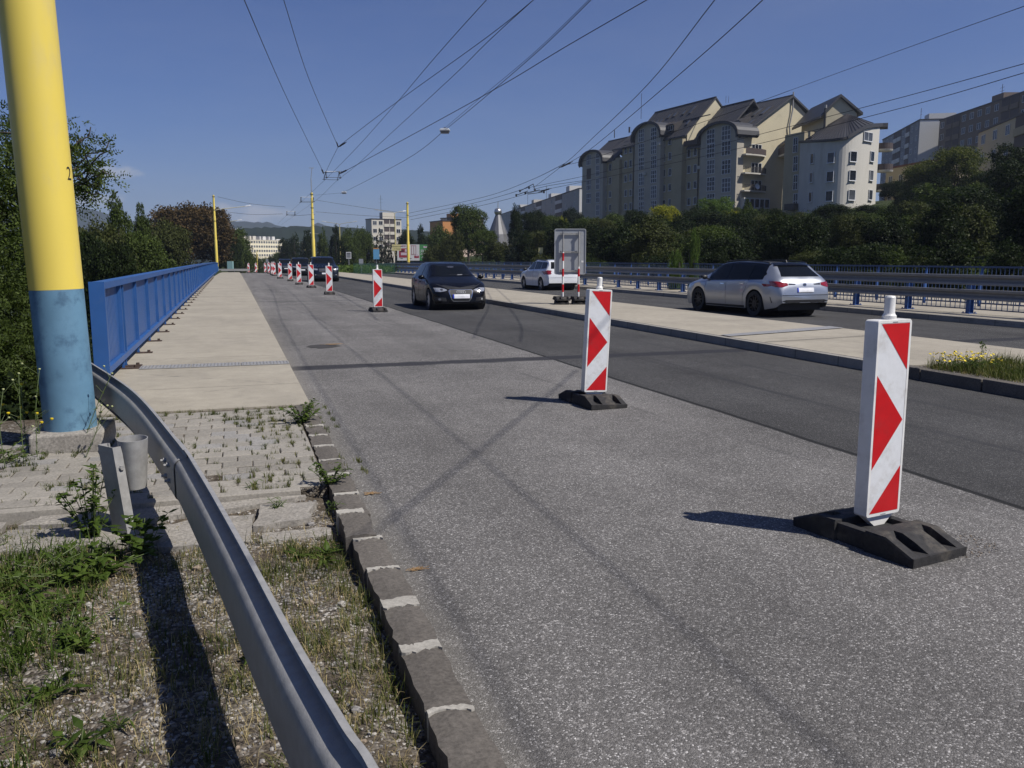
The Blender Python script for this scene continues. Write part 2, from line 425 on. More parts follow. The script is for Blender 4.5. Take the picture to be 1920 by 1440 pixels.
M['signback'] = paint('sign_back_aluminium', (0.34, 0.355, 0.37), 0.55, 0.3, 0.06, 4.0)
M['rust'] = paint('rusty_steel', (0.055, 0.035, 0.026), 0.85, 0.0, 0.4, 18.0, dirt=(0.05, 0.035, 0.03))
M['glass'] = paint('car_glass', (0.006, 0.007, 0.008), 0.08, 0.0, 0.1, 2.0, spec=0.2)
M['tyre'] = paint('tyre_rubber', (0.018, 0.018, 0.018), 0.75, 0.0, 0.2, 20.0)
M['trim'] = paint('black_trim', (0.014, 0.014, 0.015), 0.5)
M['badge'] = paint('badge_silver', (0.30, 0.31, 0.33), 0.3, 0.3, 0.03)
M['chrome'] = paint('chrome', (0.75, 0.76, 0.78), 0.12, 1.0, 0.03)
M['rim'] = paint('alloy', (0.45, 0.46, 0.48), 0.3, 0.8, 0.05)
M['rimdark'] = paint('black_alloy', (0.03, 0.03, 0.032), 0.35, 0.4, 0.05)
M['plate'] = paint('blank_number_plate', (0.78, 0.78, 0.80), 0.4)
M['plateblue'] = paint('plate_blue_band', (0.02, 0.05, 0.40), 0.4)
M['tail'] = paint('tail_lamp_red', (0.22, 0.008, 0.01), 0.12, spec=0.7, coat=0.6)
M['headlamp'] = paint('headlamp_glass', (0.42, 0.43, 0.45), 0.10, 0.5, 0.35, 25.0, spec=0.8, coat=0.8)
M['headdark'] = paint('headlamp_dark', (0.06, 0.06, 0.065), 0.12, 0.2, 0.35, 25.0, spec=0.8, coat=0.8)
def carpaint(name, col, metal, rough=0.3):
    m = paint(name, col, rough, metal, 0.02, 3.0, coat=1.0)
    return m
M['silver'] = carpaint('silver_car_paint', (0.40, 0.42, 0.45), 0.7, 0.34)
M['blackcar'] = paint('black_car_paint', (0.004, 0.0042, 0.006), 0.22, 0.0, 0.02, 3.0, spec=0.2, coat=0.12)
M['whitecar'] = carpaint('white_car_paint', (0.68, 0.69, 0.70), 0.0, 0.3)
M['darkcar'] = paint('dark_blue_car_paint', (0.005, 0.008, 0.016), 0.25, 0.0, 0.02, 3.0, spec=0.35, coat=0.2)
# plants
G1 = [(0.016, 0.024, 0.006), (0.038, 0.056, 0.013), (0.068, 0.094, 0.021), (0.110, 0.140, 0.034)]
M['leaf_dark'] = leafmat('dark_green_leaves', [(0.005, 0.008, 0.003), (0.011, 0.018, 0.005), (0.023, 0.036, 0.010), (0.050, 0.068, 0.019)])
M['leaf_mid'] = leafmat('mid_green_leaves', G1)
M['leaf_light'] = leafmat('bright_green_leaves', [(0.03, 0.055, 0.012), (0.06, 0.10, 0.022), (0.10, 0.15, 0.035), (0.15, 0.20, 0.05)], 0.35)
M['leaf_copper'] = leafmat('copper_leaves', [(0.018, 0.015, 0.005), (0.043, 0.030, 0.011), (0.075, 0.048, 0.018), (0.115, 0.078, 0.030)], 0.15)
M['leaf_blossom'] = leafmat('yellow_green_blossom_leaves', [(0.05, 0.07, 0.01), (0.14, 0.16, 0.015), (0.30, 0.28, 0.02), (0.45, 0.40, 0.03)], 0.2)
M['leaf_conifer'] = leafmat('dark_conifer_leaves', [(0.005, 0.009, 0.006), (0.010, 0.018, 0.011), (0.020, 0.030, 0.018), (0.035, 0.045, 0.025)], 0.1)
M['leaf_gold'] = leafmat('yellowing_leaves', [(0.02, 0.03, 0.008), (0.05, 0.065, 0.014), (0.10, 0.11, 0.022), (0.17, 0.155, 0.035)])
M['leaf_olive'] = leafmat('olive_leaves', [(0.018, 0.022, 0.008), (0.040, 0.048, 0.015), (0.070, 0.080, 0.024), (0.11, 0.115, 0.040)])
M['bark'] = paint('bark', (0.055, 0.045, 0.036), 0.9, 0.0, 0.35, 9.0, bump=0.8, bscale=20.0)
M['grass'] = leafmat('grass_blades', [(0.028, 0.045, 0.010), (0.060, 0.080, 0.020), (0.12, 0.125, 0.04), (0.30, 0.25, 0.13)], 0.3, 0.6, 2.2)
M['straw'] = leafmat('dry_grass_blades', [(0.10, 0.085, 0.03), (0.24, 0.19, 0.09), (0.36, 0.29, 0.15), (0.50, 0.42, 0.24)], 0.2, 0.7, 2.2)
M['weed'] = leafmat('weed_leaves', [(0.022, 0.038, 0.007), (0.045, 0.075, 0.013), (0.075, 0.115, 0.021), (0.13, 0.17, 0.040)], 0.3, 0.5, 3.0)
M['stalk'] = paint('weed_stalk', (0.09, 0.12, 0.04), 0.7)
M['petal_yellow'] = paint('yellow_petals', (0.62, 0.47, 0.01), 0.6, var=0.2)
M['bud'] = paint('pale_buds', (0.45, 0.48, 0.22), 0.7)
M['dead'] = paint('dead_leaf', (0.30, 0.19, 0.09), 0.8, var=0.3)

def struct(o): o['kind'] = 'structure'; return o
# ---------------------------------------------------------------- setting: carriageways, pavements, ground
def ysteps(y0, y1):
    ys = [y0]; y = y0
    while y < y1 - 1e-6:
        y = min(y1, y + (0.5 if y < 30 else 2.0 if y < 60 else 5.0 if y < 200 else 20.0)); ys.append(y)
    return ys
def sheet(name, x0, x1, y0, y1, dz, mat, kind='structure', loc=(0, 0, 0)):
    b = MB(); ys = ysteps(y0, y1)
    for y in ys:
        a = x0(y) if callable(x0) else x0; c = x1(y) if callable(x1) else x1
        b.v += [(a, y, zr(y) + dz), (c, y, zr(y) + dz)]
    b.f = [(2 * i, 2 * i + 1, 2 * i + 3, 2 * i + 2) for i in range(len(ys) - 1)]; b.m = [0] * len(b.f)
    o = b.build(name, mat); o['kind'] = kind; return o
def slab(name, x0, x1, y0, y1, top, depth, mat):
    """a raised strip that follows the road, with side faces"""
    b = MB(); ys = ysteps(y0, y1); n = len(ys)
    for y in ys:
        z = zr(y)
        b.v += [(x0, y, z + top - depth), (x0, y, z + top), (x1, y, z + top), (x1, y, z + top - depth)]
    for i in range(n - 1):
        for j in range(3): b.f.append((4 * i + j, 4 * i + j + 1, 4 * i + j + 5, 4 * i + j + 4))
    b.f += [(0, 1, 2, 3), tuple(4 * (n - 1) + j for j in (3, 2, 1, 0))]; b.m = [0] * len(b.f)
    o = b.build(name, mat); o['kind'] = 'structure'; return o

ROADL, KERBX, MED0, MED1, R1 = 0.66, 0.52, 8.25, 11.6, 16.55
sheet('road', 0.60, 8.3, -6, 420, 0.0, M['asphalt'])
sheet('road', 11.5, 16.7, -6, 420, 0.0, M['asphalt'])
slab('sidewalk', -1.70, ROADL, 8.5, 112, 0.12, 0.5, M['walk'])
slab('median', MED0 + 0.14, MED1, 9.0, 150, 0.142, 0.2, M['median'])
slab('median', 10.0, MED1, -4, 9.0, 0.142, 0.2, M['median'])
slab('kerb', MED0, MED0 + 0.136, 8.9, 150, 0.138, 0.2, M['kerbgrey'])
slab('sidewalk', R1 + 0.14, 23.6, -6, 120, 0.142, 0.5, M['median'])
slab('kerb', R1, R1 + 0.136, -6, 120, 0.138, 0.2, M['kerbgrey'])
# concrete joint strips on the median and steel cover plate over the sidewalk joint
b = MB(); p = [G(1388, 628, .147), G(1600, 611, .147), G(1606, 622, .147), G(1500, 633, .147)]
b.add([(8.4, 13.3, .15), (11.58, 14.2, .15), (11.58, 14.65, .15), (8.4, 13.62, .15)], [(0, 1, 2, 3)])
b.add([(8.4, 12.2, .15), (11.58, 12.75, .15), (11.58, 12.78, .15), (8.4, 12.23, .15)], [(0, 1, 2, 3)], 1)
b.build('joint_strip', [M['galv'], M['black']])['kind'] = 'structure'
b = MB()
for k in range(3):
    x0 = -1.22 + k * 0.63
    b.box((x0 + 0.312, 12.0, 0.124), (0.618, 0.34, 0.008))
    for i in range(14):
        for j in range(7):
            b.box((x0 + 0.03 + i * 0.044, 11.87 + j * 0.044, 0.1295), (0.024, 0.008, 0.003), rz=0.7 if (i + j) % 2 else -0.7)
b.build('cover_plate', M['galv'])['kind'] = 'structure'

# ---- terrain
def terr(x, y):
    """height of the natural ground away from the bridge"""
    if x > 23:
        t = (x - 23); base = -0.9 + 0.145 * t
        base = min(base, 10.5 + 0.02 * t)
        far = max(0.0, min(1.0, (y - 150) / 200.0))
        return base * (1 - far) + (-6 + 0.05 * (x - 23)) * far
    if x < -1.6:
        t = -1.6 - x
        near = max(0.0, min(1.0, (9.5 - y) / 3.0))
        lo = -7.5 if y < 120 else -9
        drop = max(lo, -0.9 * t)
        hi = -0.25 * max(0.0, t - 1.6)
        return drop * (1 - near) + max(lo, hi) * near
    return -2.0 if y < 120 else zr(y) - 1.2
mg = bpy.data.materials.new('ground_soil'); t = NT(mg); v = t.coord('Object')
c = t.ramp(t.noise(v, 0.35, 6, 0.65), [(0.25, (0.020, 0.026, 0.010)), (0.55, (0.035, 0.048, 0.018)), (0.8, (0.055, 0.050, 0.026))])
c = t.mix(1.0, c, t.ramp(t.noise(v, 4.0, 5, 0.7), [(0.25, 0.6), (0.75, 1.3)]), 'MULTIPLY')
t.l.new(c, t.b.inputs['Base Color']); t.b.inputs['Roughness'].default_value = 0.95; t.b.inputs['Specular IOR Level'].default_value = 0.1
t.bump(t.noise(v, 6.0, 5, 0.7), 0.6, 0.08)
M['soil'] = mg
def ground():
    xs = [-2500, -800, -300, -150, -80, -50, -35, -25, -18, -14, -11, -9, -7.5, -6, -5, -4, -3.2, -2.6, -2.2, -1.9, -1.62, 0.6, 4, 8.3, 11.5, 17, 22.9, 23.6, 26, 30, 35, 40, 46, 53, 60, 70, 80, 90, 105, 130, 180, 300, 800, 2500]
    ys = [-60, -30, -12, -6, 0, 3, 5, 6.5, 7.5, 8.2, 9, 9.8, 11, 13, 16, 20, 26, 33, 42, 52, 65, 80, 95, 110, 119, 121, 130, 150, 175, 200, 240, 300, 420, 700, 1500, 2600, 3700]
    b = MB(); k = len(xs)
    for y in ys:
        for x in xs:
            z = terr(x, y)
            b.v.append((x, y, z))
    b.f = [(j * k + i, j * k + i + 1, (j + 1) * k + i + 1, (j + 1) * k + i) for j in range(len(ys) - 1) for i in range(k - 1)]; b.m = [0] * len(b.f)
    o = b.build('ground', M['soil'], smooth=True); o['kind'] = 'structure'
ground()

# ---- verge in the foreground: gravelly soil
mv = bpy.data.materials.new('gravel_soil'); t = NT(mv); v = t.coord('Object')
big = t.noise(v, 1.7, 5, 0.65); mid = t.noise(v, 9.0, 5, 0.7)
cell = t.voro(v, 70.0, 'F1', 'Color'); sp = t.new('ShaderNodeSeparateColor'); t.l.new(cell, sp.inputs[0])
soil = t.ramp(mid, [(0.3, (0.045, 0.036, 0.026)), (0.7, (0.13, 0.105, 0.078))])
grav = t.ramp(sp.outputs[0], [(0.0, (0.05, 0.042, 0.034)), (0.5, (0.12, 0.105, 0.085)), (0.85, (0.26, 0.235, 0.20)), (1.0, (0.5, 0.47, 0.43))])
c = t.mix(t.step(t.math('ADD', big, t.math('MULTIPLY_ADD', mid, 0.5, -0.25)), 0.38, 0.60), soil, grav)
t.l.new(c, t.b.inputs['Base Color']); t.b.inputs['Roughness'].default_value = 0.95; t.b.inputs['Specular IOR Level'].default_value = 0.15
t.bump(t.math('ADD', t.math('MULTIPLY', t.voro(v, 70.0), -1.0), t.math('MULTIPLY', mid, 1.5)), 0.8, 0.012)
M['gravel_soil'] = mv
def hnoise(x, y, s=1.0):
    return (math.sin(x * 3.1 * s + 1.3 * math.sin(y * 2.3 * s)) + math.sin(y * 4.3 * s + 1.7 * math.sin(x * 1.9 * s + 2)) + 0.5 * math.sin((x * 7.7 + y * 6.1) * s)) / 2.5
def vz(x, y):
    z = 0.055 + 0.018 * hnoise(x, y, 1.4)
    if x > 0.35: z -= 0.035 * min(1, (x - 0.35) / 0.15)
    if x < -1.6: z += -0.22 * (-1.6 - x)
    if y > 4.2: z += 0.0
    return z
b = MB(); nx, ny = 90, 110; X0, X1, Y0, Y1 = -3.6, 0.522, -1.5, 5.35
for j in range(ny + 1):
    for i in range(nx + 1):
        x = X0 + (X1 - X0) * i / nx; y = Y0 + (Y1 - Y0) * j / ny
        b.v.append((x, y, vz(x, y)))
b.f = [(j * (nx + 1) + i, j * (nx + 1) + i + 1, (j + 1) * (nx + 1) + i + 1, (j + 1) * (nx + 1) + i) for j in range(ny) for i in range(nx)]; b.m = [0] * len(b.f)
b.build('verge', M['gravel_soil'], smooth=True)['kind'] = 'structure'
# loose stones
b = MB()
ico = [(0, 0, 1), (0.89, 0, 0.45), (0.28, 0.85, 0.45), (-0.72, 0.53, 0.45), (-0.72, -0.53, 0.45), (0.28, -0.85, 0.45), (0.72, 0.53, -0.45), (-0.28, 0.85, -0.45), (-0.89, 0, -0.45), (-0.28, -0.85, -0.45), (0.72, -0.53, -0.45), (0, 0, -1)]
icof = [(0, 1, 2), (0, 2, 3), (0, 3, 4), (0, 4, 5), (0, 5, 1), (1, 6, 2), (2, 7, 3), (3, 8, 4), (4, 9, 5), (5, 10, 1), (2, 6, 7), (3, 7, 8), (4, 8, 9), (5, 9, 10), (1, 10, 6), (11, 7, 6), (11, 8, 7), (11, 9, 8), (11, 10, 9), (11, 6, 10)]
def stone(b, x, y, z, s, m=0):
    a = random.random() * 6.3; ca, sa = math.cos(a), math.sin(a); q = [random.uniform(0.7, 1.25) for _ in range(3)]
    vs = []
    for p in ico:
        k = random.uniform(0.8, 1.15); px, py, pz = p[0] * q[0] * k, p[1] * q[1] * k, p[2] * q[2] * 0.7 * k
        vs.append((x + s * (px * ca - py * sa), y + s * (px * sa + py * ca), z + s * pz))
    b.add(vs, icof, m)
n = 0
while n < 9000:
    y = 1.0 + 4.3 * random.random() ** 0.9; x = random.uniform(-2.2, 0.50)
    if y > 4.3 and random.random() < 0.3: continue
    d = hnoise(x * 1.3 + 5, y * 1.3) + 0.6 * hnoise(x * 4, y * 4) + (0.5 if x > -0.7 else -0.2)
    if random.random() > 0.30 + 0.45 * d: continue
    s = random.choice([0.003, 0.004, 0.005, 0.006, 0.008]) * random.uniform(0.8, 1.3)
    if random.random() < 0.006: s = random.uniform(0.014, 0.026)
    stone(b, x, y, vz(x, y) + s * 0.25, s, random.choice([0, 0, 1, 1, 2])); n += 1
M['st_a'] = paint('stone_pale', (0.34, 0.32, 0.29), 0.9, var=0.35, scale=60)
M['st_b'] = paint('stone_grey', (0.20, 0.19, 0.18), 0.9, var=0.4, scale=60)
M['st_c'] = paint('stone_brown', (0.24, 0.19, 0.14), 0.9, var=0.4, scale=60)
o = b.build('gravel', [M['st_a'], M['st_b'], M['st_c']]); tag(o, 'loose pale gravel scattered over the verge soil', 'gravel', kind='stuff')

# ---- kerb stones with white mortar, along the verge and the paving
b = MB()
y = -1.0; edges = [-1.0]
while y < 8.45: y += 0.445 + random.uniform(-0.02, 0.02); edges.append(y)
for i in range(len(edges) - 1):
    y0, y1 = edges[i], edges[i + 1]; sh = random.uniform(-0.006, 0.006); tilt = random.uniform(-0.012, 0.012)
    top = 0.118 + random.uniform(-0.006, 0.006); xl = KERBX + sh
    if 4.2 < y0 < 4.7: sh += 0.02; tilt += 0.03; top += 0.012; xl -= 0.03
    g = 0.006; NS = 7
    # ragged split-stone top: grid of 4 x NS
    rows = []
    for j in range(NS + 1):
        yy = y0 + g + (y1 - y0 - 2 * g) * j / NS
        row = []
        for k in range(4):
            xx = xl + (ROADL - KERBX + 0.015) * k / 3 + tilt * (yy - y0) + (random.uniform(-0.008, 0.008) if k in (0, 3) else 0)
            row.append((xx, yy, top + random.uniform(-0.0025, 0.0025) - (0.008 if k in (0, 3) else 0)))
        row = [(row[0][0], yy, -0.12)] + row + [(row[-1][0], yy, -0.12)]
        rows.append(row)
    base = len(b.v)
    for r_ in rows: b.v += r_
    for j in range(NS):
        for k in range(5): b.f.append((base + j * 6 + k, base + j * 6 + k + 1, base + (j + 1) * 6 + k + 1, base + (j + 1) * 6 + k)); b.m.append(0)
    b.f.append(tuple(base + k for k in range(6))); b.m.append(0)
    b.f.append(tuple(base + NS * 6 + k for k in range(5, -1, -1))); b.m.append(0)
    # mortar cap spilling over the joint
    if y1 < 8.3:
        n = 12; lo = []; hi = []; mw = random.choice([0.004, 0.010, 0.016, 0.022, 0.028]) * random.uniform(.8, 1.3); ph = random.uniform(0, 6)
        for k in range(n + 1):
            xx = xl + 0.002 + (ROADL - KERBX + 0.010) * k / n
            wv = 0.008 * math.sin(k * .45 + ph) + (k - 6) * .0016 * math.sin(ph); lo.append((xx, y1 - mw + wv - random.uniform(0.0, 0.020), top + 0.003)); hi.append((xx, y1 + mw + wv + random.uniform(0.0, 0.014), top + 0.003))
        pts = lo + hi[::-1]; m_ = len(pts)
        if random.random() < 0.92:
            b.add(pts + [(p[0], p[1], -0.08) for p in pts], [tuple(range(m_))] + [(q, (q + 1) % m_, m_ + (q + 1) % m_, m_ + q) for q in range(m_)], 1)
b.build('kerb', [M['kerb'], M['mortar']])['kind'] = 'structure'

# ---- block paving between the verge and the bridge
b = MB(); joint = MB()
bx, by = 0.205, 0.165
ny = int((8.48 - 5.42) / by)
for j in range(ny + 1):
    yy = 5.42 + j * by
    if yy + by > 8.49: continue
    off = (0.5 * bx if j % 2 else 0)
    nxp = int((0.50 + 2.6) / bx) + 1
    for i in range(nxp):
        xa = -2.6 + i * bx + off; xb = xa + bx
        if random.random() < 0.12: pass
        xb = min(xb, 0.505); xa = min(xa, 0.505)
        if xb - xa < 0.03: continue
        # the surface dips irregularly where roots have lifted it
        zt = 0.112 + 0.010 * hnoise(xa, yy, 0.9) + random.uniform(-0.003, 0.003)
        if xa < -1.7: zt -= 0.02
        e = 0.0035; c = 0.006
        tz = [zt + random.uniform(-0.002, 0.002) for _ in range(4)]
        lo = [(xa + e, yy + e, 0.04), (xb - e, yy + e, 0.04), (xb - e, yy + by - e, 0.04), (xa + e, yy + by - e, 0.04)]
        up_ = [(p[0], p[1], tz[k] - c) for k, p in enumerate(lo)]
        tp = [(xa + e + c, yy + e + c, tz[0]), (xb - e - c, yy + e + c, tz[1]), (xb - e - c, yy + by - e - c, tz[2]), (xa + e + c, yy + by - e - c, tz[3])]
        fs = [(8, 9, 10, 11)] + [(q, (q + 1) % 4, 4 + (q + 1) % 4, 4 + q) for q in range(4)] + [(4 + q, 4 + (q + 1) % 4, 8 + (q + 1) % 4, 8 + q) for q in range(4)]
        b.add(lo + up_ + tp, fs, random.choice([0, 0, 0, 1, 2]))
M['paver2'] = concrete('paver_darker', (0.235, 0.218, 0.19), 0.15, speck=0.3)
M['paver3'] = concrete('paver_grey', (0.25, 0.24, 0.225), 0.15, speck=0.3)
b.build('block_paving', [M['paver'], M['paver2'], M['paver3']])['kind'] = 'structure'
b = MB(); b.box((-1.05, 6.95, 0.042), (3.12, 3.12, 0.12)); b.build('paving_bed', M['gravel_soil'])['kind'] = 'structure'
# edging stone and broken concrete strip below the paving
b = MB()
for (xa, xb, z) in ((-2.7, -1.62, .118), (-1.61, -0.66, .122), (-0.65, 0.34, .118)):
    dy = random.uniform(-.01, .01)
    b.box(((xa + xb) / 2, 5.355 + dy, z / 2 - 0.05), (xb - xa - 0.01, 0.085, z + 0.1))
b.build('edging_kerb', M['paver'], bevel=0.006)['kind'] = 'structure'
b = MB()
def plateau(pts, z, m=0, th=0.09):
    n = len(pts); c = Vector((sum(p[0] for p in pts) / n, sum(p[1] for p in pts) / n, z))
    vs = [c] + [(p[0], p[1], z + random.uniform(-.004, .004)) for p in pts] + [(p[0], p[1], z - th) for p in pts]
    b.add(vs, [(0, 1 + i, 1 + (i + 1) % n) for i in range(n)] + [(1 + i, n + 1 + i, n + 1 + (i + 1) % n, 1 + (i + 1) % n) for i in range(n)], m)
def ragged(pts, k=6, a=0.015):
    out = []
    for i in range(len(pts)):
        p, q = Vector(pts[i]), Vector(pts[(i + 1) % len(pts)])
        for j in range(k):
            r_ = p.lerp(q, j / k); out.append((r_.x + random.uniform(-a, a), r_.y + random.uniform(-a, a)))
    return out
plateau(ragged([(-2.6, 4.62), (-1.3, 4.70), (-1.27, 5.29), (-2.6, 5.29)]), 0.075)
plateau(ragged([(-1.25, 4.72), (-0.62, 4.66), (-0.60, 5.02), (-1.24, 5.10)]), 0.082)
plateau(ragged([(-0.55, 4.55), (0.02, 4.52), (0.05, 4.98), (-0.2, 5.02), (-0.57, 4.92)]), 0.078)
plateau(ragged([(0.04, 4.72), (0.34, 4.80), (0.40, 5.12), (0.10, 5.16)]), 0.090)
plateau(ragged([(-0.5, 5.06), (0.2, 5.2), (0.36, 5.30), (-1.1, 5.30), (-1.2, 5.15)]), 0.086)
plateau(ragged([(0.06, 4.50), (0.44, 4.52), (0.44, 4.66), (0.1, 4.66)]), 0.070)
b.build('broken_concrete', M['rough_concrete'])['kind'] = 'structure'

# ---- planted end of the median: soil, weathered kerb stones
b = MB()
b.box((9.20, 2.4, 0.05), (1.6, 13.1, 0.16)); b.build('planting_soil', M['gravel_soil'])['kind'] = 'structure'
b = MB(); y = -4.0
while y < 8.85:
    L = random.uniform(0.95, 1.0)
    b.box((8.33 + random.uniform(-.008, .008), y + L / 2, 0.045 + random.uniform(-.006, .006)), (0.16, L - 0.015, 0.20), rz=random.uniform(-.012, .012)); y += L
o = b.build('kerb', M['kerb'], bevel=0.012); o['kind'] = 'structure'

# ---- far wooded ridge and mountains
def ridge(name, depth, tops, mat, zlow=-40, thick=600, px0=-500, px1=2500, seed=1, rough=4.0, step=12):
    """tops: (px, py) skyline as seen; a hill with real depth behind it"""
    r_ = random.Random(seed); b = MB(); cols = []
    xs = list(np.arange(px0, px1 + 1, step))
    for px in xs:
        for (a, ya), (c, yc) in zip(tops[:-1], tops[1:]):
            if a <= px <= c: py = ya + (yc - ya) * (px - a) / (c - a); break
        else: py = tops[0][1] if px < tops[0][0] else tops[-1][1]
        t = Dp(px, py, depth); zt = t.z + r_.uniform(-rough, rough)
        d = Vector((t.x, t.y, 0)).normalized()
        cols.append([(t.x - d.x * thick * k, t.y - d.y * thick * k, zlow + (zt - zlow) * f + r_.uniform(-rough, rough) * (0 < f < 1)) for k, f in ((0.8, 0), (0.45, 0.45), (0.2, 0.8), (0, 1), (-0.3, 0.8), (-0.9, 0))])
    k = 6
    for c_ in cols: b.v += c_
    b.f = [(i * k + j, (i + 1) * k + j, (i + 1) * k + j + 1, i * k + j + 1) for i in range(len(cols) - 1) for j in range(k - 1)]; b.m = [0] * len(b.f)
    o = b.build(name, mat, smooth=True); o['kind'] = 'structure'; return o
mh = bpy.data.materials.new('forest_hill'); t = NT(mh); v = t.coord('Object')
c = t.ramp(t.noise(v, 0.02, 8, 0.75), [(0.3, (0.006, 0.011, 0.006)), (0.7, (0.018, 0.028, 0.012))])
t.l.new(c, t.b.inputs['Base Color']); t.b.inputs['Roughness'].default_value = 1.0; t.b.inputs['Specular IOR Level'].default_value = 0.0
M['forest'] = mh
ridge('hills', 950, [(-500, 470), (0, 460), (300, 445), (410, 434), (470, 427), (540, 425), (600, 424), (690, 429), (790, 432), (900, 440), (1100, 470), (2500, 480)], M['forest'], seed=3, rough=1.0, step=6, thick=350)
ridge('mountains', 2500, [(-500, 420), (0, 400), (60, 388), (120, 384), (142, 386), (190, 398), (240, 412), (300, 424), (400, 418), (430, 414), (470, 416), (500, 417), (525, 423), (545, 432), (570, 431), (598, 417), (625, 427), (680, 431), (900, 450), (2500, 480)], M['forest'], zlow=-60, thick=700, seed=5, rough=2.0, step=8)

# air: an even, thin haze round the whole scene
b = MB(); b.box((0, 1700, 47), (7200, 4300, 274))
mz = bpy.data.materials.new('haze'); mz.use_nodes = True; zn = mz.node_tree.nodes; zn.clear()
zo = zn.new('ShaderNodeOutputMaterial'); zv = zn.new('ShaderNodeVolumePrincipled')
zv.inputs['Color'].default_value = (0.72, 0.82, 1.0, 1); zv.inputs['Density'].default_value = 2.2e-4; zv.inputs['Anisotropy'].default_value = 0.2
mz.node_tree.links.new(zv.outputs[0], zo.inputs['Volume'])
o = b.build('haze', mz); o['kind'] = 'stuff'; o['label'] = 'thin blue haze over the distance'
# ---------------------------------------------------------------- guardrail in the foreground
def catmull(P, k=8):
    P = [Vector(p) for p in P]; out = []
    for i in range(len(P) - 1):
        p0 = P[max(i - 1, 0)]; p1 = P[i]; p2 = P[i + 1]; p3 = P[min(i + 2, len(P) - 1)]
        for j in range(k):
            t = j / k
            out.append(0.5 * ((2 * p1) + (p2 - p0) * t + (2 * p0 - 5 * p1 + 4 * p2 - p3) * t * t + (3 * p1 - p0 - 3 * p2 + p3) * t ** 3))
    out.append(P[-1]); return out
def wprofile():
    raw = [(0.062, 0.313), (0.088, 0.310), (0.093, 0.302), (0.093, 0.245), (0.087, 0.233), (0.010, 0.192), (0.002, 0.184), (0.000, 0.174), (0.000, 0.138), (0.002, 0.128), (0.010, 0.120), (0.087, 0.079), (0.093, 0.067), (0.093, 0.010), (0.088, 0.003), (0.062, 0.0)]
    back = [(x - 0.004, z) for x, z in raw]
    return raw + back[::-1]
def vprofile():
    raw = [(0.049, 0.314), (0.063, 0.312), (0.067, 0.306), (0.067, 0.278), (0.061, 0.271), (0.034, 0.266), (0.022, 0.262), (0.012, 0.254), (0.005, 0.243), (0.001, 0.230), (0.000, 0.218), (0.000, 0.078), (0.003, 0.070), (0.012, 0.062), (0.036, 0.056), (0.062, 0.050), (0.067, 0.044), (0.067, 0.004), (0.044, 0.0)]
    return raw + [(x - 0.004, z) for x, z in raw][::-1]
def frames(path, z0=0.0):
    fr = []
    for i, p in enumerate(path):
        d = (path[min(i + 1, len(path) - 1)] - path[max(i - 1, 0)]).normalized()
        nrm = Vector((-d.y, d.x, 0)).normalized() * -1      # to the right of travel
        fr.append((p + Vector((0, 0, z0)), nrm, Vector((0, 0, 1))))
    return fr
pth = [(0.30, -2.5), (0.30, -0.3), (0.265, 0.75)] + [tuple(G(px, py, .62))[:2] for px, py in ((710, 1440), (640, 1330), (540, 1165), (440, 985), (370, 868), (330, 812), (250, 725), (172, 668))] + [(-1.62, 10.0)]
pth = [(x - 0.050, y, .272 if y < 7 else .272 - .02 * (y - 7)) for x, y in pth]
P = catmull(pth, 10)
rail = empty('guardrail', (-0.55, 4.7, 0.05), label='curved galvanised steel guardrail beam with one post in the foreground verge', cat='guardrail')
prof = vprofile()
cut = min(range(len(P)), key=lambda i: abs(P[i].y - 4.55))
b = MB(); b.sweep(prof, frames(P[:cut + 3]), closed=True); b.build('beam', M['galv'], rail, world=True, auto=35)
b = MB(); b.sweep([(x - 0.006 if True else x, z * 1.012 - 0.002) for x, z in prof], frames(P[cut - 1:]), closed=True); b.build('beam', M['galv'], rail, world=True, auto=35)
# splice bolts, seen from behind
for k, (dy, dz) in enumerate(((0.0, 0.12), (0.11, 0.12), (0.0, 0.205), (0.11, 0.205))):
    y = 4.66 + dy; i = min(range(len(P)), key=lambda q: abs(P[q].y - y)); p = P[i]
    d = (P[i + 1] - P[i - 1]).normalized(); nr = Vector((d.y, -d.x, 0)).normalized()
    if nr.x < 0: nr = -nr
    off = 0.0
    bb = MB(); a = p + nr * off + Vector((0, 0, dz)); bb.tube([a, a - nr * 0.022], 0.014, 6); bb.tube([a - nr * 0.022, a - nr * 0.036], 0.007, 8)
    bb.build('bolt', M['galv'], rail, world=True)
# post: open channel, slightly leaning
b = MB()
cs = [(-0.07, -0.028), (0.07, -0.028), (0.07, 0.022), (0.055, 0.030), (0.055, 0.024), (0.064, 0.017), (0.064, -0.022), (-0.064, -0.022), (-0.064, 0.020), (-0.055, 0.026), (-0.055, 0.032), (-0.07, 0.025)]
T0 = Matrix.Translation((-0.60, 4.84, -0.1)) @ Matrix.Rotation(R(-52), 4, 'Z')
T1 = Matrix.Translation((-0.675, 4.93, 0.55)) @ Matrix.Rotation(R(-52), 4, 'Z')
n = len(cs); vs = [T0 @ Vector((x, y, 0)) for x, y in cs] + [T1 @ Vector((x, y, 0)) for x, y in cs]
b.add(vs, [tuple(range(n)), tuple(range(2 * n - 1, n - 1, -1))] + [(i, (i + 1) % n, n + (i + 1) % n, n + i) for i in range(n)])
b.build('post', M['galv'], rail, world=True)
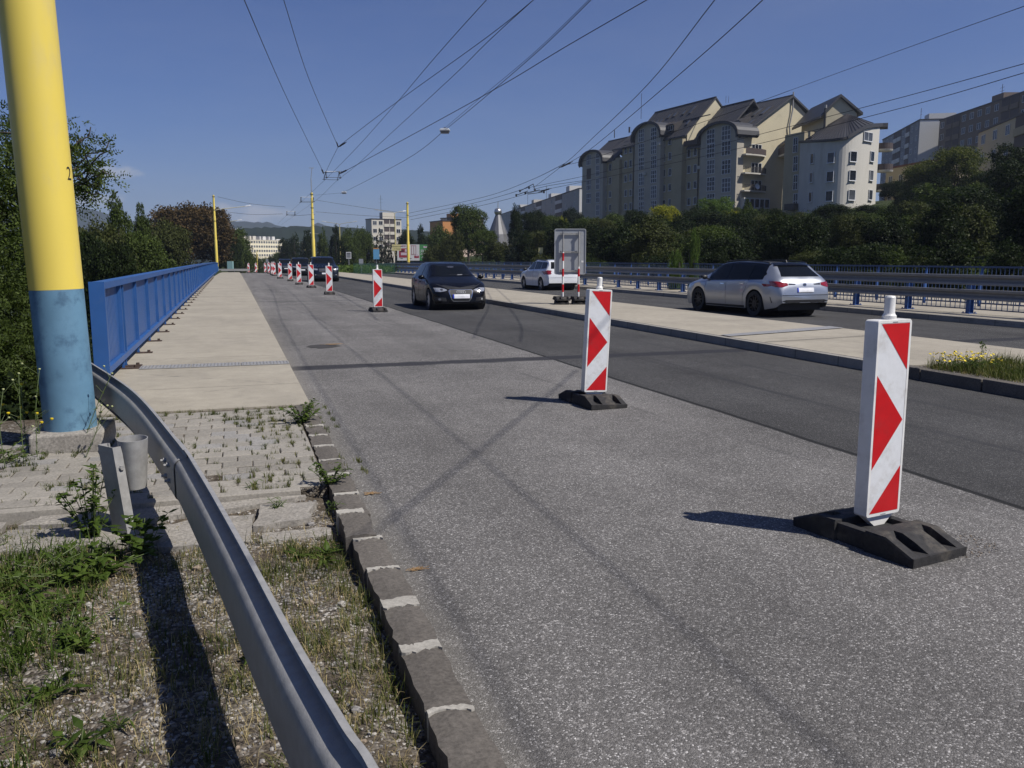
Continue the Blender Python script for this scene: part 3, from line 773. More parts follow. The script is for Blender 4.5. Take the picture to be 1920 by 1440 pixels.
# spacer: bent sheet-steel tube between post and beam
b = MB(); k = 24
sp = Vector((-0.565, 4.96, 0)); n_ = 22
ring = []
for z, ra, rb in ((0.305, 0.058, 0.080), (0.575, 0.078, 0.10)):
    for rr in (1.0, 0.94):
        ring.append([(sp.x + math.cos(2 * math.pi * j / k) * ra * rr, sp.y + math.sin(2 * math.pi * j / k) * rb * rr, z) for j in range(k)])
vs = [p for r_ in (ring[0], ring[2], ring[3], ring[1]) for p in r_]
b.add(vs, [(i * k + j, i * k + (j + 1) % k, ((i + 1) % 4) * k + (j + 1) % k, ((i + 1) % 4) * k + j) for i in range(4) for j in range(k)])
b.build('spacer', M['galv'], rail, world=True, auto=40)
b = MB(); b.tube([(-0.64, 4.88, 0.44), (-0.61, 4.85, 0.44)], 0.014, 6); b.build('bolt', M['galv'], rail, world=True)

# ---------------------------------------------------------------- masts
def mast(x, y, zb, top, r, label, blue_top, near=False, segs=None, group=None, spike=0):
    root = empty('trolley_mast', (x, y, zb), label=label, cat='mast', group=group)
    h = top - zb
    n = 48 if near else 16
    b = MB(); b.tube([(0, 0, 0), (0, 0, blue_top)], r, n, 0, cap=False); b.build('painted_base', M['mastblue'], root, auto=40)
    b = MB()
    if near:
        b.tube([(0, 0, blue_top), (0, 0, h)], [r * 1.004, r * 1.0], n, 0)
    else:
        h1 = h * 0.42
        b.lathe([(r * 1.01, blue_top), (r * 1.01, h1), (r * .83, h1 + 0.12), (r * .83, h * .72), (r * .7, h * .72 + .1), (r * .7, h - 0.15), (0.0, h - 0.1)], n)
    b.build('shaft', M['yellow'], root, auto=40)
    if not near:
        for hh in (h - 0.35, h * 0.80, h * 0.66):
            b = MB(); b.lathe([(r * .72, hh), (r * 1.02, hh), (r * 1.02, hh + 0.05), (r * .72, hh + 0.05)], 14); b.build('clamp', M['black'], root)
    if spike:
        b = MB(); b.tube([(0, 0, h - 0.2), (-0.02, 0, h + spike * .55)], 0.05, 8); b.tube([(-0.02, 0, h + spike * .55), (0.12, 0, h + spike)], 0.035, 8); b.bar((-0.18, 0, h + spike), (0.36, 0, h + spike), .08, .06)
        b.build('spike', M['lampgrey'], root)
    return root
pole = mast(-1.25, 7.2, 0.25, 9.4, 0.185, 'thick near mast, yellow above light blue, standing beside the verge', 1.06, near=True)
pole.rotation_euler = (0, -R(1.4), 0)
b = MB(); 
pl = [(-1.50, 6.92), (-0.98, 6.90), (-0.96, 7.46), (-1.53, 7.5)]
vs = [(x + 1.25, y - 7.2, -0.38) for x, y in pl] + [((x + 1.25) * .97, (y - 7.2) * .97, 0.0) for x, y in pl]
b.add(vs, [(4, 5, 6, 7)] + [(i, (i + 1) % 4, 4 + (i + 1) % 4, 4 + i) for i in range(4)])
b.build('plinth', M['rough_concrete'], pole, bevel=0.015)
# painted number, wrapped on the shaft
def text_curve(txt, size, extr=0.0):
    c = bpy.data.curves.new('lettering', 'FONT'); c.body = txt; c.size = size; c.extrude = extr; c.align_x = 'CENTER'; c.align_y = 'CENTER'
    o = bpy.data.objects.new('lettering', c); C.objects.link(o)
    me = bpy.data.meshes.new_from_object(o.evaluated_get(bpy.context.evaluated_depsgraph_get()))
    bpy.data.objects.remove(o); return me
def text_obj(name, txt, size, mat, parent, M4):
    me = text_curve(txt, size); me.transform(M4); me.materials.append(mat)
    o = bpy.data.objects.new(name, me); link(o, parent); return o
me = text_curve('2', 0.125)
bm = bmesh.new(); bm.from_mesh(me); bmesh.ops.subdivide_edges(bm, edges=[e for e in bm.edges if e.calc_length() > 0.02], cuts=2); bm.to_mesh(me); bm.free()
a0 = math.atan2(-7.2, 1.225) + R(60)
for v in me.vertices:
    a = a0 + v.co.x * 0.9 / 0.185; z = v.co.y * 1.1; rr = 0.1873
    v.co = (math.cos(a) * rr, math.sin(a) * rr, 1.90 + z)
me.materials.append(M['black'])
o = bpy.data.objects.new('painted_number', me); link(o, pole)

mast(-1.95, 113, zr(113), 9.2, 0.17, 'distant yellow mast at the far end of the blue panel railing', 0.85)
mast(8.80, 101, zr(101), 8.9, 0.19, 'tall distant yellow mast with a spike on top in the road middle', 1.3, spike=2.6)
mast(21.9, 112, -0.3, 8.75, 0.19, 'distant yellow mast in front of the billboard', 0.9)

# ---------------------------------------------------------------- blue panel railing on the left bridge edge
RX = -1.45
def rx(y): return RX - 0.0040 * max(0, y - 12)
rl = empty('bridge_railing', (RX, 10.4, 0.12), label='long bright blue railing of ribbed sheet panels beside the left sidewalk', cat='railing')
yend = 112.0
ys = [10.45] + [12.0 + 1.93 * k for k in range(52)]
ys = [y for y in ys if y < yend] + [yend]
b = MB()
for a, c in zip(ys[:-1], ys[1:]):
    pa = Vector((rx(a), a, zr(a) + 1.24)); pc = Vector((rx(c), c + 0.005, zr(c) + 1.24)); b.bar(pa, pc, 0.16, 0.075)
b.build('handrail', M['rail_blue'], rl, world=True)
b = MB()
for a, c in zip(ys[:-1], ys[1:]):
    pa = Vector((rx(a) + 0.015, a, zr(a) + 0.285)); pc = Vector((rx(c) + 0.015, c + 0.005, zr(c) + 0.285)); b.bar(pa, pc, 0.11, 0.075)
b.build('bottom_rail', M['rail_blue'], rl, world=True)
for i, y in enumerate(ys[:-1]):
    z = zr(y); x = rx(y)
    for q, yy in enumerate(([y] if i != 1 else [y, y + 0.26])):
        b = MB(); b.box((x + 0.035, yy, z + 0.76), (0.055, 0.035, 0.88)); b.box((x - 0.02, yy, z + 0.76), (0.06, 0.010, 0.88))
        if yy > 11: b.box((x + 0.035, yy, z + 0.19), (0.03, 0.028, 0.13))
        b.build('post', M['rail_blue'], rl, world=True)
        if 11 < yy < 70:
            b = MB(); b.box((x + 0.11, yy, z + 0.128), (0.24, 0.13, 0.014)); b.cyl((x + 0.18, yy, z + 0.13), 0.022, 0.035, 6); b.cyl((x + 0.04, yy + 0.04, z + 0.13), 0.014, 0.02, 6)
            b.build('foot_plate', M['rust'], rl, world=True)
# ribbed panels: one part per bay while they show, the far rest as one
far = MB()
for i, (a, c) in enumerate(zip(ys[:-1], ys[1:])):
    if i == 1: a += 0.27
    b = MB() if i < 30 else far
    y = a + 0.05; pitch = 0.115; e = c - 0.05; xx = rx((a + c) / 2)
    while y < e:
        w = min(0.085, e - y)
        b.box((xx - 0.005, y + w / 2, zr(y) + 0.7475), (0.040, w, 0.885)); y += pitch
    b.box((xx - 0.035, (a + c) / 2, zr(a) + 0.7475), (0.004, c - a - 0.08, 0.885), m=1)  # dark backing sheet paints in the shade of the gaps between the slats
    if i < 30: b.build('ribbed_panel', [M['rail_blue'], M['bar_and_gap_shade']], rl, world=True)
far.build('ribbed_panel', [M['rail_blue'], M['bar_and_gap_shade']], rl, world=True)
# closed end of the railing facing the viewer
b = MB(); b.box((rx(10.4) + 0.002, 10.425, 0.70), (0.158, 0.05, 1.16)); b.build('end_plate', M['rail_blue'], rl, world=True)

# ---------------------------------------------------------------- guardrail with two beams on the right bridge edge
GX = 17.62
gr = empty('bridge_guardrail', (GX, 17, 0.14), label='weathered double beam guardrail on short blue posts beyond the right carriageway', cat='guardrail')
def gpath(y0, y1, x, z):
    out = []; y = y0
    while y < y1: out.append(Vector((x, y, zr(y) + z))); y += 4.0 if y < 60 else 10
    out.append(Vector((x, y1, zr(y1) + z))); return out
wp = [(-(x), z * 0.83) for x, z in wprofile()]
for z in (0.865, 0.50):
    b = MB(); p = gpath(-4, 128, GX - 0.02, z); b.sweep(wp, [(q, Vector((1, 0, 0)), Vector((0, 0, 1))) for q in p], closed=True)
    b.build('beam', M['rail_grey'], gr, world=True, auto=35)
    b = MB()
y = 8.7; k = 0; far = MB()
while y < 128:
    b = MB() if k < 34 else far; z = zr(y)
    b.box((GX + 0.13, y, z + 0.60), (0.13, 0.012, 0.92)); b.box((GX + 0.065, y, z + 0.60), (0.012, 0.12, 0.92)); b.box((GX + 0.195, y, z + 0.60), (0.012, 0.12, 0.92))
    b.box((GX + 0.12, y, z + 0.15), (0.26, 0.24, 0.02))
    for s1 in (-1, 1):
        for s2 in (-1, 1): b.cyl((GX + 0.12 + 0.10 * s1, y + 0.09 * s2, z + 0.15), 0.016, 0.04, 6)
    if k < 34: b.build('post', M['post_blue'], gr, world=True)
    y += 2.1; k += 1
far.build('post', M['post_blue'], gr, world=True)
# low barred panels between the posts
bars = MB()
y = 6.0; k = 0
while y < 100:
    bars.box((GX + 0.24, y, zr(y) + 0.46), (0.014, 0.014, 0.42)); y += 0.16
o = bars.build('bar_infill', M['bar_and_gap_shade'], gr, world=True); o['kind'] = 'stuff'
for z in (0.255, 0.66):
    b = MB()
    for a in gpath(6, 100, GX + 0.24, z)[:-1]:
        c = a + Vector((0, 4.0, 0)) if a.y < 60 else a + Vector((0, 10, 0)); c.z = zr(c.y) + z; b.bar(a, c, 0.03, 0.03)
    b.build('cross_rail', M['bar_and_gap_shade'], gr, world=True)

# ---------------------------------------------------------------- outer barred railing behind the right walkway
OX = 20.6
orl = empty('walkway_railing', (OX, 20, 0.14), label='thin dark blue barred railing behind the double guardrail', cat='railing')
def rails(z, w, h, name):
    b = MB(); p = gpath(4, 128, OX, z)
    for a, c in zip(p[:-1], p[1:]): b.bar(a, c, w, h)
    b.build(name, M['bar_and_gap_shade'], orl, world=True)
rails(1.275, 0.07, 0.05, 'handrail'); rails(0.235, 0.04, 0.04, 'bottom_rail')
bars = MB(); y = 8.0
while y < 125: bars.box((OX, y, zr(y) + 0.75), (0.014, 0.014, 1.03)); y += 0.145
o = bars.build('bar_infill', M['bar_and_gap_shade'], orl, world=True); o['kind'] = 'stuff'
y = 9.0; k = 0; far = MB()
while y < 128:
    b = MB() if k < 36 else far; z = zr(y)
    b.prism([(OX - 0.05, z + 0.14), (OX + 0.01, z + 0.14), (OX + 0.01, z + 1.26), (OX - 0.001, z + 1.25), (OX - 0.075, z + 0.9), (OX - 0.075, z + 0.5)], y - 0.035, y + 0.035, 'y')
    if k < 36: b.build('post', M['post_blue'], orl, world=True)
    y += 2.1; k += 1
far.build('post', M['post_blue'], orl, world=True)

# ---------------------------------------------------------------- rubber foot plates
def foot_bm(L=0.80, W=0.42, Hh=0.115):
    """heightfield with flared ends, pockets and a waist"""
    b = MB()
    ys = [-.40, -.385, -.30, -.225, -.17, -.10, -.099, .099, .10, .17, .225, .30, .385, .40]
    xs = [-.21, -.205, -.15, -.149, -.075, -.074, .074, .075, .149, .15, .205, .21]
    def z(x, y):
        ay, ax = abs(y), abs(x)
        if ay > .39: return 0.05
        if ay > .22: base = 0.05 + (Hh - 0.05) * min(1, (.385 - ay) / .16)
        elif ay >= .10: base = Hh
        else: base = Hh * 0.62 if ax < 0.15 else Hh * 0.86
        if .075 <= ax <= .149 and .22 < ay < .385 and False: pass
        if .0745 < ax < .1495 and .17 < ay < .36: base = min(base, 0.045 + (0.0 if ay > .28 else 0.012))
        if ax < .0745 and .25 < ay < .36: base += 0.004
        if ax > .206: base = min(base, max(0.03, base - 0.012))
        return base
    nx, ny = len(xs), len(ys); vs = []
    for y in ys:
        for x in xs:
            sx = 0.92 if abs(y) < 0.0995 else 1.0
            vs.append((x * sx, y, z(x, y)))
    fs = [(j * nx + i, j * nx + i + 1, (j + 1) * nx + i + 1, (j + 1) * nx + i) for j in range(ny - 1) for i in range(nx - 1)]
    base = len(vs); ringi = [i for i in range(nx)] + [j * nx + nx - 1 for j in range(1, ny)] + [(ny - 1) * nx + i for i in range(nx - 2, -1, -1)] + [j * nx for j in range(ny - 2, 0, -1)]
    vs += [(vs[i][0] * 0.99, vs[i][1] * 0.995, 0.0) for i in ringi]; n = len(ringi)
    fs += [(ringi[k], ringi[(k + 1) % n], base + (k + 1) % n, base + k) for k in range(n)]
    b.add(vs, fs); return b
foot_me = None
def foot(parent=None, loc=(0, 0, 0), rz=0, name='foot_plate'):
    global foot_me
    if foot_me is None:
        o = foot_bm().build(name, M['rubber'], None, bevel=0.005); foot_me = o.data
        o.parent = parent
    else:
        o = bpy.data.objects.new(name, foot_me); link(o, parent)
        bv = o.modifiers.new('bevel', 'BEVEL'); bv.width = 0.005; bv.segments = 2; bv.limit_method = 'ANGLE'; bv.angle_limit = R(40)
    o.location = loc; o.rotation_euler = (0, 0, rz); return o

# ---------------------------------------------------------------- beacons
BG = 'red and white guide beacons along the lane edge'
def rrect(w, h, r, n=4):
    out = []
    for cx, cy, a0 in ((w / 2 - r, h / 2 - r, 0), (-w / 2 + r, h / 2 - r, 90), (-w / 2 + r, -h / 2 + r, 180), (w / 2 - r, -h / 2 + r, 270)):
        for k in range(n + 1): a = R(a0 + 90 * k / n); out.append((cx + r * math.cos(a), cy + r * math.sin(a)))
    return out
def beacon(label):
    root = empty('guide_beacon', label=label, cat='beacon', group=BG)
    f = foot(root, (0, 0.03, 0)); 
    zc, W, Hp, T = 0.675, 0.270, 1.085, 0.085
    b = MB()
    out = [(x, z + zc) for x, z in rrect(W, Hp, 0.016)]
    b.prism(out, -T / 2 + 0.004, T / 2 - 0.004, 'y')
    # raised frame rim on both faces
    inn = [(x, z + zc) for x, z in rrect(W - 0.034, Hp - 0.034, 0.006)]
    n = len(out)
    for s in (-1, 1):
        y0, y1 = s * (T / 2 - 0.004), s * T / 2
        vs = [(p[0], y0, p[1]) for p in out] + [(p[0] * .985, y1, (p[1] - zc) * .997 + zc) for p in out] + [(p[0], y1, p[1]) for p in inn] + [(p[0], y0 - s * 0.002, p[1]) for p in inn]
        b.add(vs, [(q * n + i, q * n + (i + 1) % n, (q + 1) * n + (i + 1) % n, (q + 1) * n + i) for q in range(3) for i in range(n)])
    # tapering foot of the panel
    b.prism([(-W / 2 + 0.012, 0.135), (W / 2 - 0.012, 0.135), (0.045, 0.075), (0.028, 0.030), (-0.028, 0.030), (-0.045, 0.075)], -0.022, 0.022, 'y')
    b.build('panel', M['white_plastic'], root, auto=30)
    w, h, z0 = W - 0.036, Hp - 0.036, zc - (Hp - 0.036) / 2
    yf = -T / 2 + 0.0015
    b = MB(); b.add([(-w / 2, yf, z0), (w / 2, yf, z0), (w / 2, yf, z0 + h), (-w / 2, yf, z0 + h)], [(0, 1, 2, 3)])
    yb = -yf; b.add([(-w / 2, yb, z0), (w / 2, yb, z0), (w / 2, yb, z0 + h), (-w / 2, yb, z0 + h)], [(3, 2, 1, 0)])
    b.build('white_sheeting', M['refl_white'], root)
    b = MB()
    for tri in (((0.05, .998), (.998, .998), (.998, .755)), ((.002, .735), (.965, .49), (.002, .238)), ((.998, .242), (.998, .002), (.02, .002))):
        for s, y in ((1, yf - 0.0015), (-1, yb + 0.0015)):
            b.add([((-w / 2 + w * u) * s, y, z0 + h * v) for u, v in tri], [(0, 1, 2)])
    b.build('red_marking', M['refl_red'], root)
    b = MB()
    for z in (z0 + h + 0.006, z0 - 0.010): b.box((0, yf - 0.001, z), (0.04, 0.003, 0.005))
    b.build('clip', M['lampgrey'], root)
    b = MB(); zt = zc + Hp / 2
    b.lathe([(0.0, zt - 0.002), (0.037, zt - 0.002), (0.037, zt + 0.020), (0.031, zt + 0.027), (0.028, zt + 0.034), (0.028, zt + 0.118), (0.022, zt + 0.126), (0.0, zt + 0.128)], 20)
    b.build('lamp_socket', M['white_plastic'], root, auto=35)
    return root
b1 = beacon('nearest and largest beacon, at the right of the photo, casting a long shadow')
b1.location = (3.36, 3.765, 0.0); b1.rotation_euler = (0, 0, R(10))
beac = [((1112, 748), .1, 4, 'second nearest beacon, standing in front of the grey sign back'),
        ((709, 584), .0, 2, 'third beacon, directly left of the black hatchback'),
        ((618, 552), .0, -2, 'fourth beacon, in front of the nearest dark oncoming car'),
        ((584, 539.5), .0, 3, 'fifth beacon, just left of the nearest dark oncoming car'),
        ((561, 533.5), .0, 0, 'sixth beacon, in front of the middle dark oncoming car'),
        ((544.5, 527), .0, -3, 'seventh beacon, in front of the farthest dark oncoming car'),
        ((525.5, 522.3), .0, 4, 'eighth beacon, first one left of the farthest dark car'),
        ((514.5, 517.0), .0, 5, 'ninth beacon, front one of the closely overlapping far pair'),
        ((511, 515.5), .0, 5, 'tenth beacon, rear one of the closely overlapping far pair'),
        ((504.5, 513), .0, -4, 'eleventh beacon, small and far beside the overlapping pair'),
        ((497.5, 511.8), .0, 3, 'twelfth beacon, small and far beside the patch of green grass')]
kids[b1] = list(b1.children)
def road_hit(px, py):
    t = G(px, py, 0.0)
    for _ in range(8): t = G(px, py, zr(t.y))
    return t
for (px, py), dz, rz, lab in beac:
    o = copy_tree(b1); g = G(px, py, 0.05 if py > 600 else 0.0)
    if py < 600: g = road_hit(px, py)
    o.location = (g.x, g.y, zr(g.y)); o.rotation_euler = (0, 0, R(rz)); o['label'] = lab
    if py > 700: o.rotation_euler = (0, R(2.6), R(rz))
for px, py0, py1, lab in ((466.5, 496, 513.5, 'far leftmost beacon, left of the tiny white car at the crest'), (480.5, 495, 512.7, 'far beacon just right of the tiny white car at the crest')):
    d = 1.22 * F / (py1 - py0) ; p = Dp(px, py1, d)
    o = copy_tree(b1); o.location = (p.x, p.y, zr(p.y)); o.rotation_euler = (0, 0, R(4)); o['label'] = lab

for ch_ in b1.children:
    if ch_.name.startswith('foot_plate'): ch_.location = (-.055, -.045, 0)
# ---------------------------------------------------------------- temporary sign, seen from behind, on stacked foot plates
g = G(1068, 569, 0.14)
sx, sy = g.x, g.y
sg = empty('traffic_sign', (sx, sy, 0.14), R(-14), 'grey back of a tall rectangular sign on two red and white banded poles', 'traffic sign')
dS = depth_of((sx, sy, 1.5))
k = dS / F
b = MB(); W, Z0, Z1 = 57 * k * 1.02, (569 - 514) * k, (569 - 430.5) * k
b.prism([(x, z + (Z0 + Z1) / 2) for x, z in rrect(W, Z1 - Z0, 0.05)], 0.0, 0.012, 'y')
n = 0; out = [(x, z + (Z0 + Z1) / 2) for x, z in rrect(W + 0.02, Z1 - Z0 + 0.02, 0.06)]; inn = [(x, z + (Z0 + Z1) / 2) for x, z in rrect(W - 0.03, Z1 - Z0 - 0.03, 0.04)]; n = len(out)
vs = [(p[0], -0.022, p[1]) for p in out] + [(p[0], -0.022, p[1]) for p in inn] + [(p[0], -0.001, p[1]) for p in inn] + [(p[0], 0.012, p[1]) for p in out]
b.add(vs, [(q * n + i, q * n + (i + 1) % n, ((q + 1) % 4) * n + (i + 1) % n, ((q + 1) % 4) * n + i) for q in (0, 1, 3) for i in range(n)])
b.build('sign_panel', M['signback'], sg)
b = MB(); b.box((W * .40, -0.003, Z0 + 0.38), (0.07, 0.003, 0.06)); b.build('sticker', M['white_plastic'], sg)
b = MB()
for z in (Z1 - 0.14, (Z0 + Z1) / 2, Z0 + 0.10): b.box((0.0, -0.035, z), (W * 0.66, 0.03, 0.035))
b.build('cross_brace', M['galv'], sg)
b = MB()
for x in (-W * .24, W * .27):
    for z in (Z1 - 0.14, (Z0 + Z1) / 2, Z0 + 0.10): b.box((x, -0.06, z), (0.11, 0.08, 0.045))
b.build('clamp', M['galv'], sg)
for x, zt, z1 in ((-W * .24, (569 - 473) * k, Z1 - .07), (W * .27, (569 - 500) * k, Z1 - .07)):
    b = MB(); b.cyl((x, -0.09, 0.20), 0.024, z1 - 0.20, 12); 
    p = b.build('pole', M['galv'], sg, auto=40)
    b = MB(); z = 0.12; q = 0
    while z < zt:
        h = min(0.235, zt - z); b.tube([(x, -0.09, z), (x, -0.09, z + h)], 0.031, 12, q % 2); z += h; q += 1
    b.build('banded_sleeve', [M['white_plastic'], M['refl_red']], p, auto=40)
for i, (dx, lab) in enumerate(((-W * .24, 'left stack under the sign'), (W * .27, 'right stack under the sign'))):
    for lv, w in ((0, 'lower'), (1, 'upper')):
        ca, sa = math.cos(R(-14)), math.sin(R(-14)); x = sx + dx * 1.12 * ca; y = sy + dx * 1.12 * sa
        o = foot(None, (x, y, zr(y) + 0.143 + lv * 0.118), R(-14 + (3 if lv else -4)))
        tag(o, f'{w} black rubber foot plate of the {lab}', 'foot plate', 'rubber foot plates under the sign')
        bb = MB(); bb.add([(0.10 * u - 0.01, -0.33 + 0.10 * v, 0.070 - 0.05 * (1 - v) + 0.014) for u, v in ((-.5, 0), (.6, .1), (.4, 1), (-.3, .8))], [(0, 1, 2, 3)])
# ---------------------------------------------------------------- bits on the road
def straw(x, y, s, lab, z=0.004):
    b = MB()
    for _ in range(26):
        a = random.gauss(0.2, 0.35); L = random.uniform(.3, 1.0) * s; cx, cy = x + random.gauss(0, s * .35), y + random.gauss(0, s * .18)
        b.bar((cx, cy, z + random.uniform(0, .008)), (cx + L * math.cos(a), cy + L * math.sin(a) * .6, z + random.uniform(0, .012)), 0.003, 0.002)
    o = b.build('straw_tuft', M['dead'], None, world=True, loc=(x, y, z)); tag(o, lab, 'straw')
g = G(690, 928); straw(g.x, g.y, 0.06, 'small tuft of straw on the asphalt beside the kerb below the paving')
g = G(778, 1070); straw(g.x, g.y, 0.05, 'small tuft of straw beside the kerb in the foreground')
g = G(620, 647); straw(g.x, g.y, 0.22, 'flattened straw lying on the dark patch before the tarred joint', 0.012)
b = MB(); g = G(606, 649); pts = []
for i in range(26):
    a = 2 * math.pi * i / 26; pts.append((g.x + math.cos(a) * .30 * random.uniform(.75, 1.15), g.y + math.sin(a) * .38 * random.uniform(.7, 1.15)))
b.add([(x, y, zr(y) + 0.005) for x, y in pts], [tuple(range(26))]); o = b.build('asphalt_patch', paint('tar', (0.04, 0.037, 0.034), 0.9, var=.3, scale=30, bump=.5)); o['kind'] = 'structure'
b = MB()
for _ in range(420):
    a = random.random() * 6.28; r_ = random.random() ** .5; x = 3.62 + .30 * r_ * math.cos(a); y = 3.52 + .20 * r_ * math.sin(a); stone(b, x, y, 0.002, random.uniform(.0025, .006), random.choice([0, 1, 2]))
o = b.build('grit', [M['st_b'], M['st_b'], M['st_c']]); tag(o, 'grey grit crumbled beside the nearest beacon foot', 'grit', kind='stuff')
# ---------------------------------------------------------------- overhead wires
WG = 'overhead trolley wires and span cables'
def wire(pts, r, label, name='overhead_wire', cat='wire'):
    b = MB(); P = catmull(pts, 6) if len(pts) > 2 else [Vector(p) for p in pts]
    b.tube(P, r, 6); o = b.build(name, M['wire'], None, world=True, loc=P[0]); tag(o, label, cat, WG); return o
def wz(seq, z=6.0): return [G(px, py, z) for px, py in seq]
def ext(seq, a=None, b=None):
    return ([a] if a else []) + seq + ([b] if b else [])
ZW = 6.4
g_ = G(912, 0, ZW); A = [Vector((g_.x - .25, -6, ZW)), g_] + wz([(740, 197), (666, 280), (604, 342), (560, 383), (521, 419)], ZW)
g_ = G(1000, 0, ZW); B = [Vector((g_.x - .2, -6, ZW)), g_] + wz([(848, 144), (718, 264), (666, 312), (628, 342), (588, 379), (528, 421)], ZW)
wire(A, .0075, 'left one of the two contact wires over the coned lane'); wire(B, .0075, 'right one of the two contact wires over the coned lane')
Cc = wz([(1440, -125), (1340, 0), (1215, 158), (1110, 260), (1060, 306), (1000, 352)], 6.6) ; D2 = wz([(1580, -160), (1430, 0), (1250, 160), (1100, 285), (1048, 314)], 6.6)
wire(Cc, .011, 'left one of the pair of wires crossing above the median'); wire(D2, .011, 'right one of the pair of wires crossing above the median')
def wd(seq): return [Dp(px, py, d) for px, py, d in seq]
wire(wd([(448, -30, 13), (458, 0, 14), (540, 188, 26), (607, 324, 40)]), .008, 'span cable dropping from the top left to the pulley at the first hanger')
wire(wd([(522, -30, 17), (532, 0, 18), (580, 150, 26), (634, 275, 34)]), .008, 'span cable dropping from the top to the high V joint')
wire(wd([(634, 275, 34), (612, 320, 40), (606, 336, 42)]), .008, 'short stay from the V joint down to the first hanger')
wire(wd([(634, 275, 34), (735, 198, 27), (910, 72, 20), (1005, -4, 17)]), .008, 'span cable rising right from the V joint to the top of the photo')
wire(wd([(607, 324, 40), (640, 321, 39), (652, 318, 38), (900, 183, 26), (1060, 88, 21), (1216, -2, 18)]), .010, 'span cable rising right from the first hanger to the top of the photo')
wire(wd([(592, 366, 100), (634, 362, 80), (645, 360, 70), (760, 300, 45), (834, 244, 33)]), .010, 'lamp cable between the two suspended lamps')
wire(wd([(834, 244, 33), (900, 190, 28), (1010, 95, 22), (1110, -2, 18)]), .009, 'lamp cable from the near suspended lamp to the top of the photo')
wire(wd([(834, 240, 33), (900, 184, 28.2), (1000, 100, 22.2), (1106, -2, 18.2)]), .006, 'thin feeder running just above the lamp cable')
wire(wd([(1925, 10, 40), (1700, 90, 55), (1480, 170, 75)]), .016, 'upper wire over the houses at the top right corner')
wire(wd([(1480, 170, 75), (1300, 235, 85), (1100, 300, 95), (1055, 309, 98)]), .022, 'upper wire crossing in front of the long roof ridge')
wire(wd([(1925, 118, 30), (1700, 180, 38), (1400, 258, 50), (1180, 312, 60), (990, 352, 72)]), .014, 'upper one of the twin wires before the round white house')
wire(wd([(1925, 135, 30), (1700, 200, 38), (1400, 275, 50), (1180, 323, 60), (1000, 360, 72)]), .014, 'lower one of the twin wires before the round white house')
wire(wd([(1092, 339, 75), (1035, 347, 80), (1000, 355, 84)]), .018, 'short stay ending beside the left end of the arched apartment block')
wire(wd([(1060, 306, 55), (990, 340, 75), (905, 370, 92), (765, 400, 108)]), .018, 'top far wire running down to the mast at the billboard')
wire(wd([(990, 352, 72), (900, 378, 90), (765, 407, 108)]), .018, 'second far wire running down to the mast at the billboard')
wire(wd([(1000, 360, 72), (900, 386, 90), (770, 412, 108)]), .018, 'third far wire running down to the mast at the billboard')
wire(wd([(408, 369, 107), (470, 382, 106), (535, 388, 106)]), .018, 'upper stay from the far left mast')
wire(wd([(408, 395, 107), (470, 402, 107), (530, 401, 107)]), .018, 'lower stay from the far left mast')
wire(wd([(592, 375, 96), (680, 389, 100), (764, 400, 108)]), .018, 'stay between the spiked mast and the mast at the billboard')
wire(wd([(592, 397, 96), (680, 404, 100), (764, 408, 108)]), .018, 'lower stay between the spiked mast and the mast at the billboard')
wire(wd([(545, 405, 110), (590, 402, 98)]), .018, 'faint stay left of the spiked mast')
# hangers: ladder-like spacers carrying the two contact wires
HG = 'insulated hangers on the contact wires'
def at_y(P, y):
    for p, q in zip(P[:-1], P[1:]):
        if p.y <= y <= q.y: return p.x + (q.x - p.x) * (y - p.y) / (q.y - p.y)
    return P[-1].x
def hanger(y, lab, xa, xb):
    xa, xb = at_y(A, y), at_y(B, y)
    b = MB(); z = ZW
    root = empty('wire_hanger', ((xa + xb) / 2, y, z), label=lab, cat='wire hanger', group=HG)
    for dy, dz in ((0, 0.0), (1.6, 0.0)): b.tube([(xa - .1, y + dy, z + .03 + dz), (xb + .1, y + dy, z + .03 + dz)], .014, 6)
    b.build('cross_bar', M['wire'], root, world=True)
    b = MB(); b.tube([(xa - .06, y + .4, z + .42), (xb + .06, y + .4, z + .42)], .022, 6); b.build('insulator_bar', M['lampwhite'], root, world=True)
    for x in (xa, xb):
        b = MB(); b.tube([(x, y, z), (x, y + .4, z + .42)], .02, 6); b.tube([(x, y + .4, z + .42), (x, y + 1.6, z)], .02, 6); b.lathe([(0, -.05), (.05, -.03), (.05, .03), (0, .05)], 8, Matrix.Translation((x, y, z + .02))); b.lathe([(0, -.06), (.055, -.03), (.055, .03), (0, .06)], 8, Matrix.Translation((x, y + .4, z + .38)))
        b.build('clamp', M['wire'], root, world=True)
hanger(55, 'nearest ladder-like hanger on the wires above the coned lane', 4.75, 5.6)
hanger(79, 'second ladder-like hanger, just left of the spiked mast', 5.1, 5.95)
hanger(104, 'third and farthest ladder-like hanger above the distant cars', 5.35, 6.15)
def insul(px, py, d, px2, py2, d2, lab, r=0.03):
    b = MB(); p, q = Dp(px, py, d), Dp(px2, py2, d2); b.tube([p, p.lerp(q, .15), p.lerp(q, .2), p.lerp(q, .8), p.lerp(q, .85), q], [r * .4, r * .4, r, r, r * .4, r * .4], 8)
    o = b.build('insulator', M['wire'], None, world=True, loc=p); tag(o, lab, 'insulator', 'cable insulators')
insul(634, 276, 34, 650, 266, 33.3, 'insulator on the right arm of the high V joint')
insul(634, 276, 34, 631, 266, 33.5, 'insulator on the left arm of the high V joint', .025)
insul(636, 326, 38.6, 652, 318, 37.8, 'insulator right of the nearest hanger', .035)
insul(607, 326, 40, 603, 317, 39.4, 'insulator left of the nearest hanger', .035)
insul(1048, 315, 55, 1074, 303, 53, 'insulator left of the arched apartment block', .05)
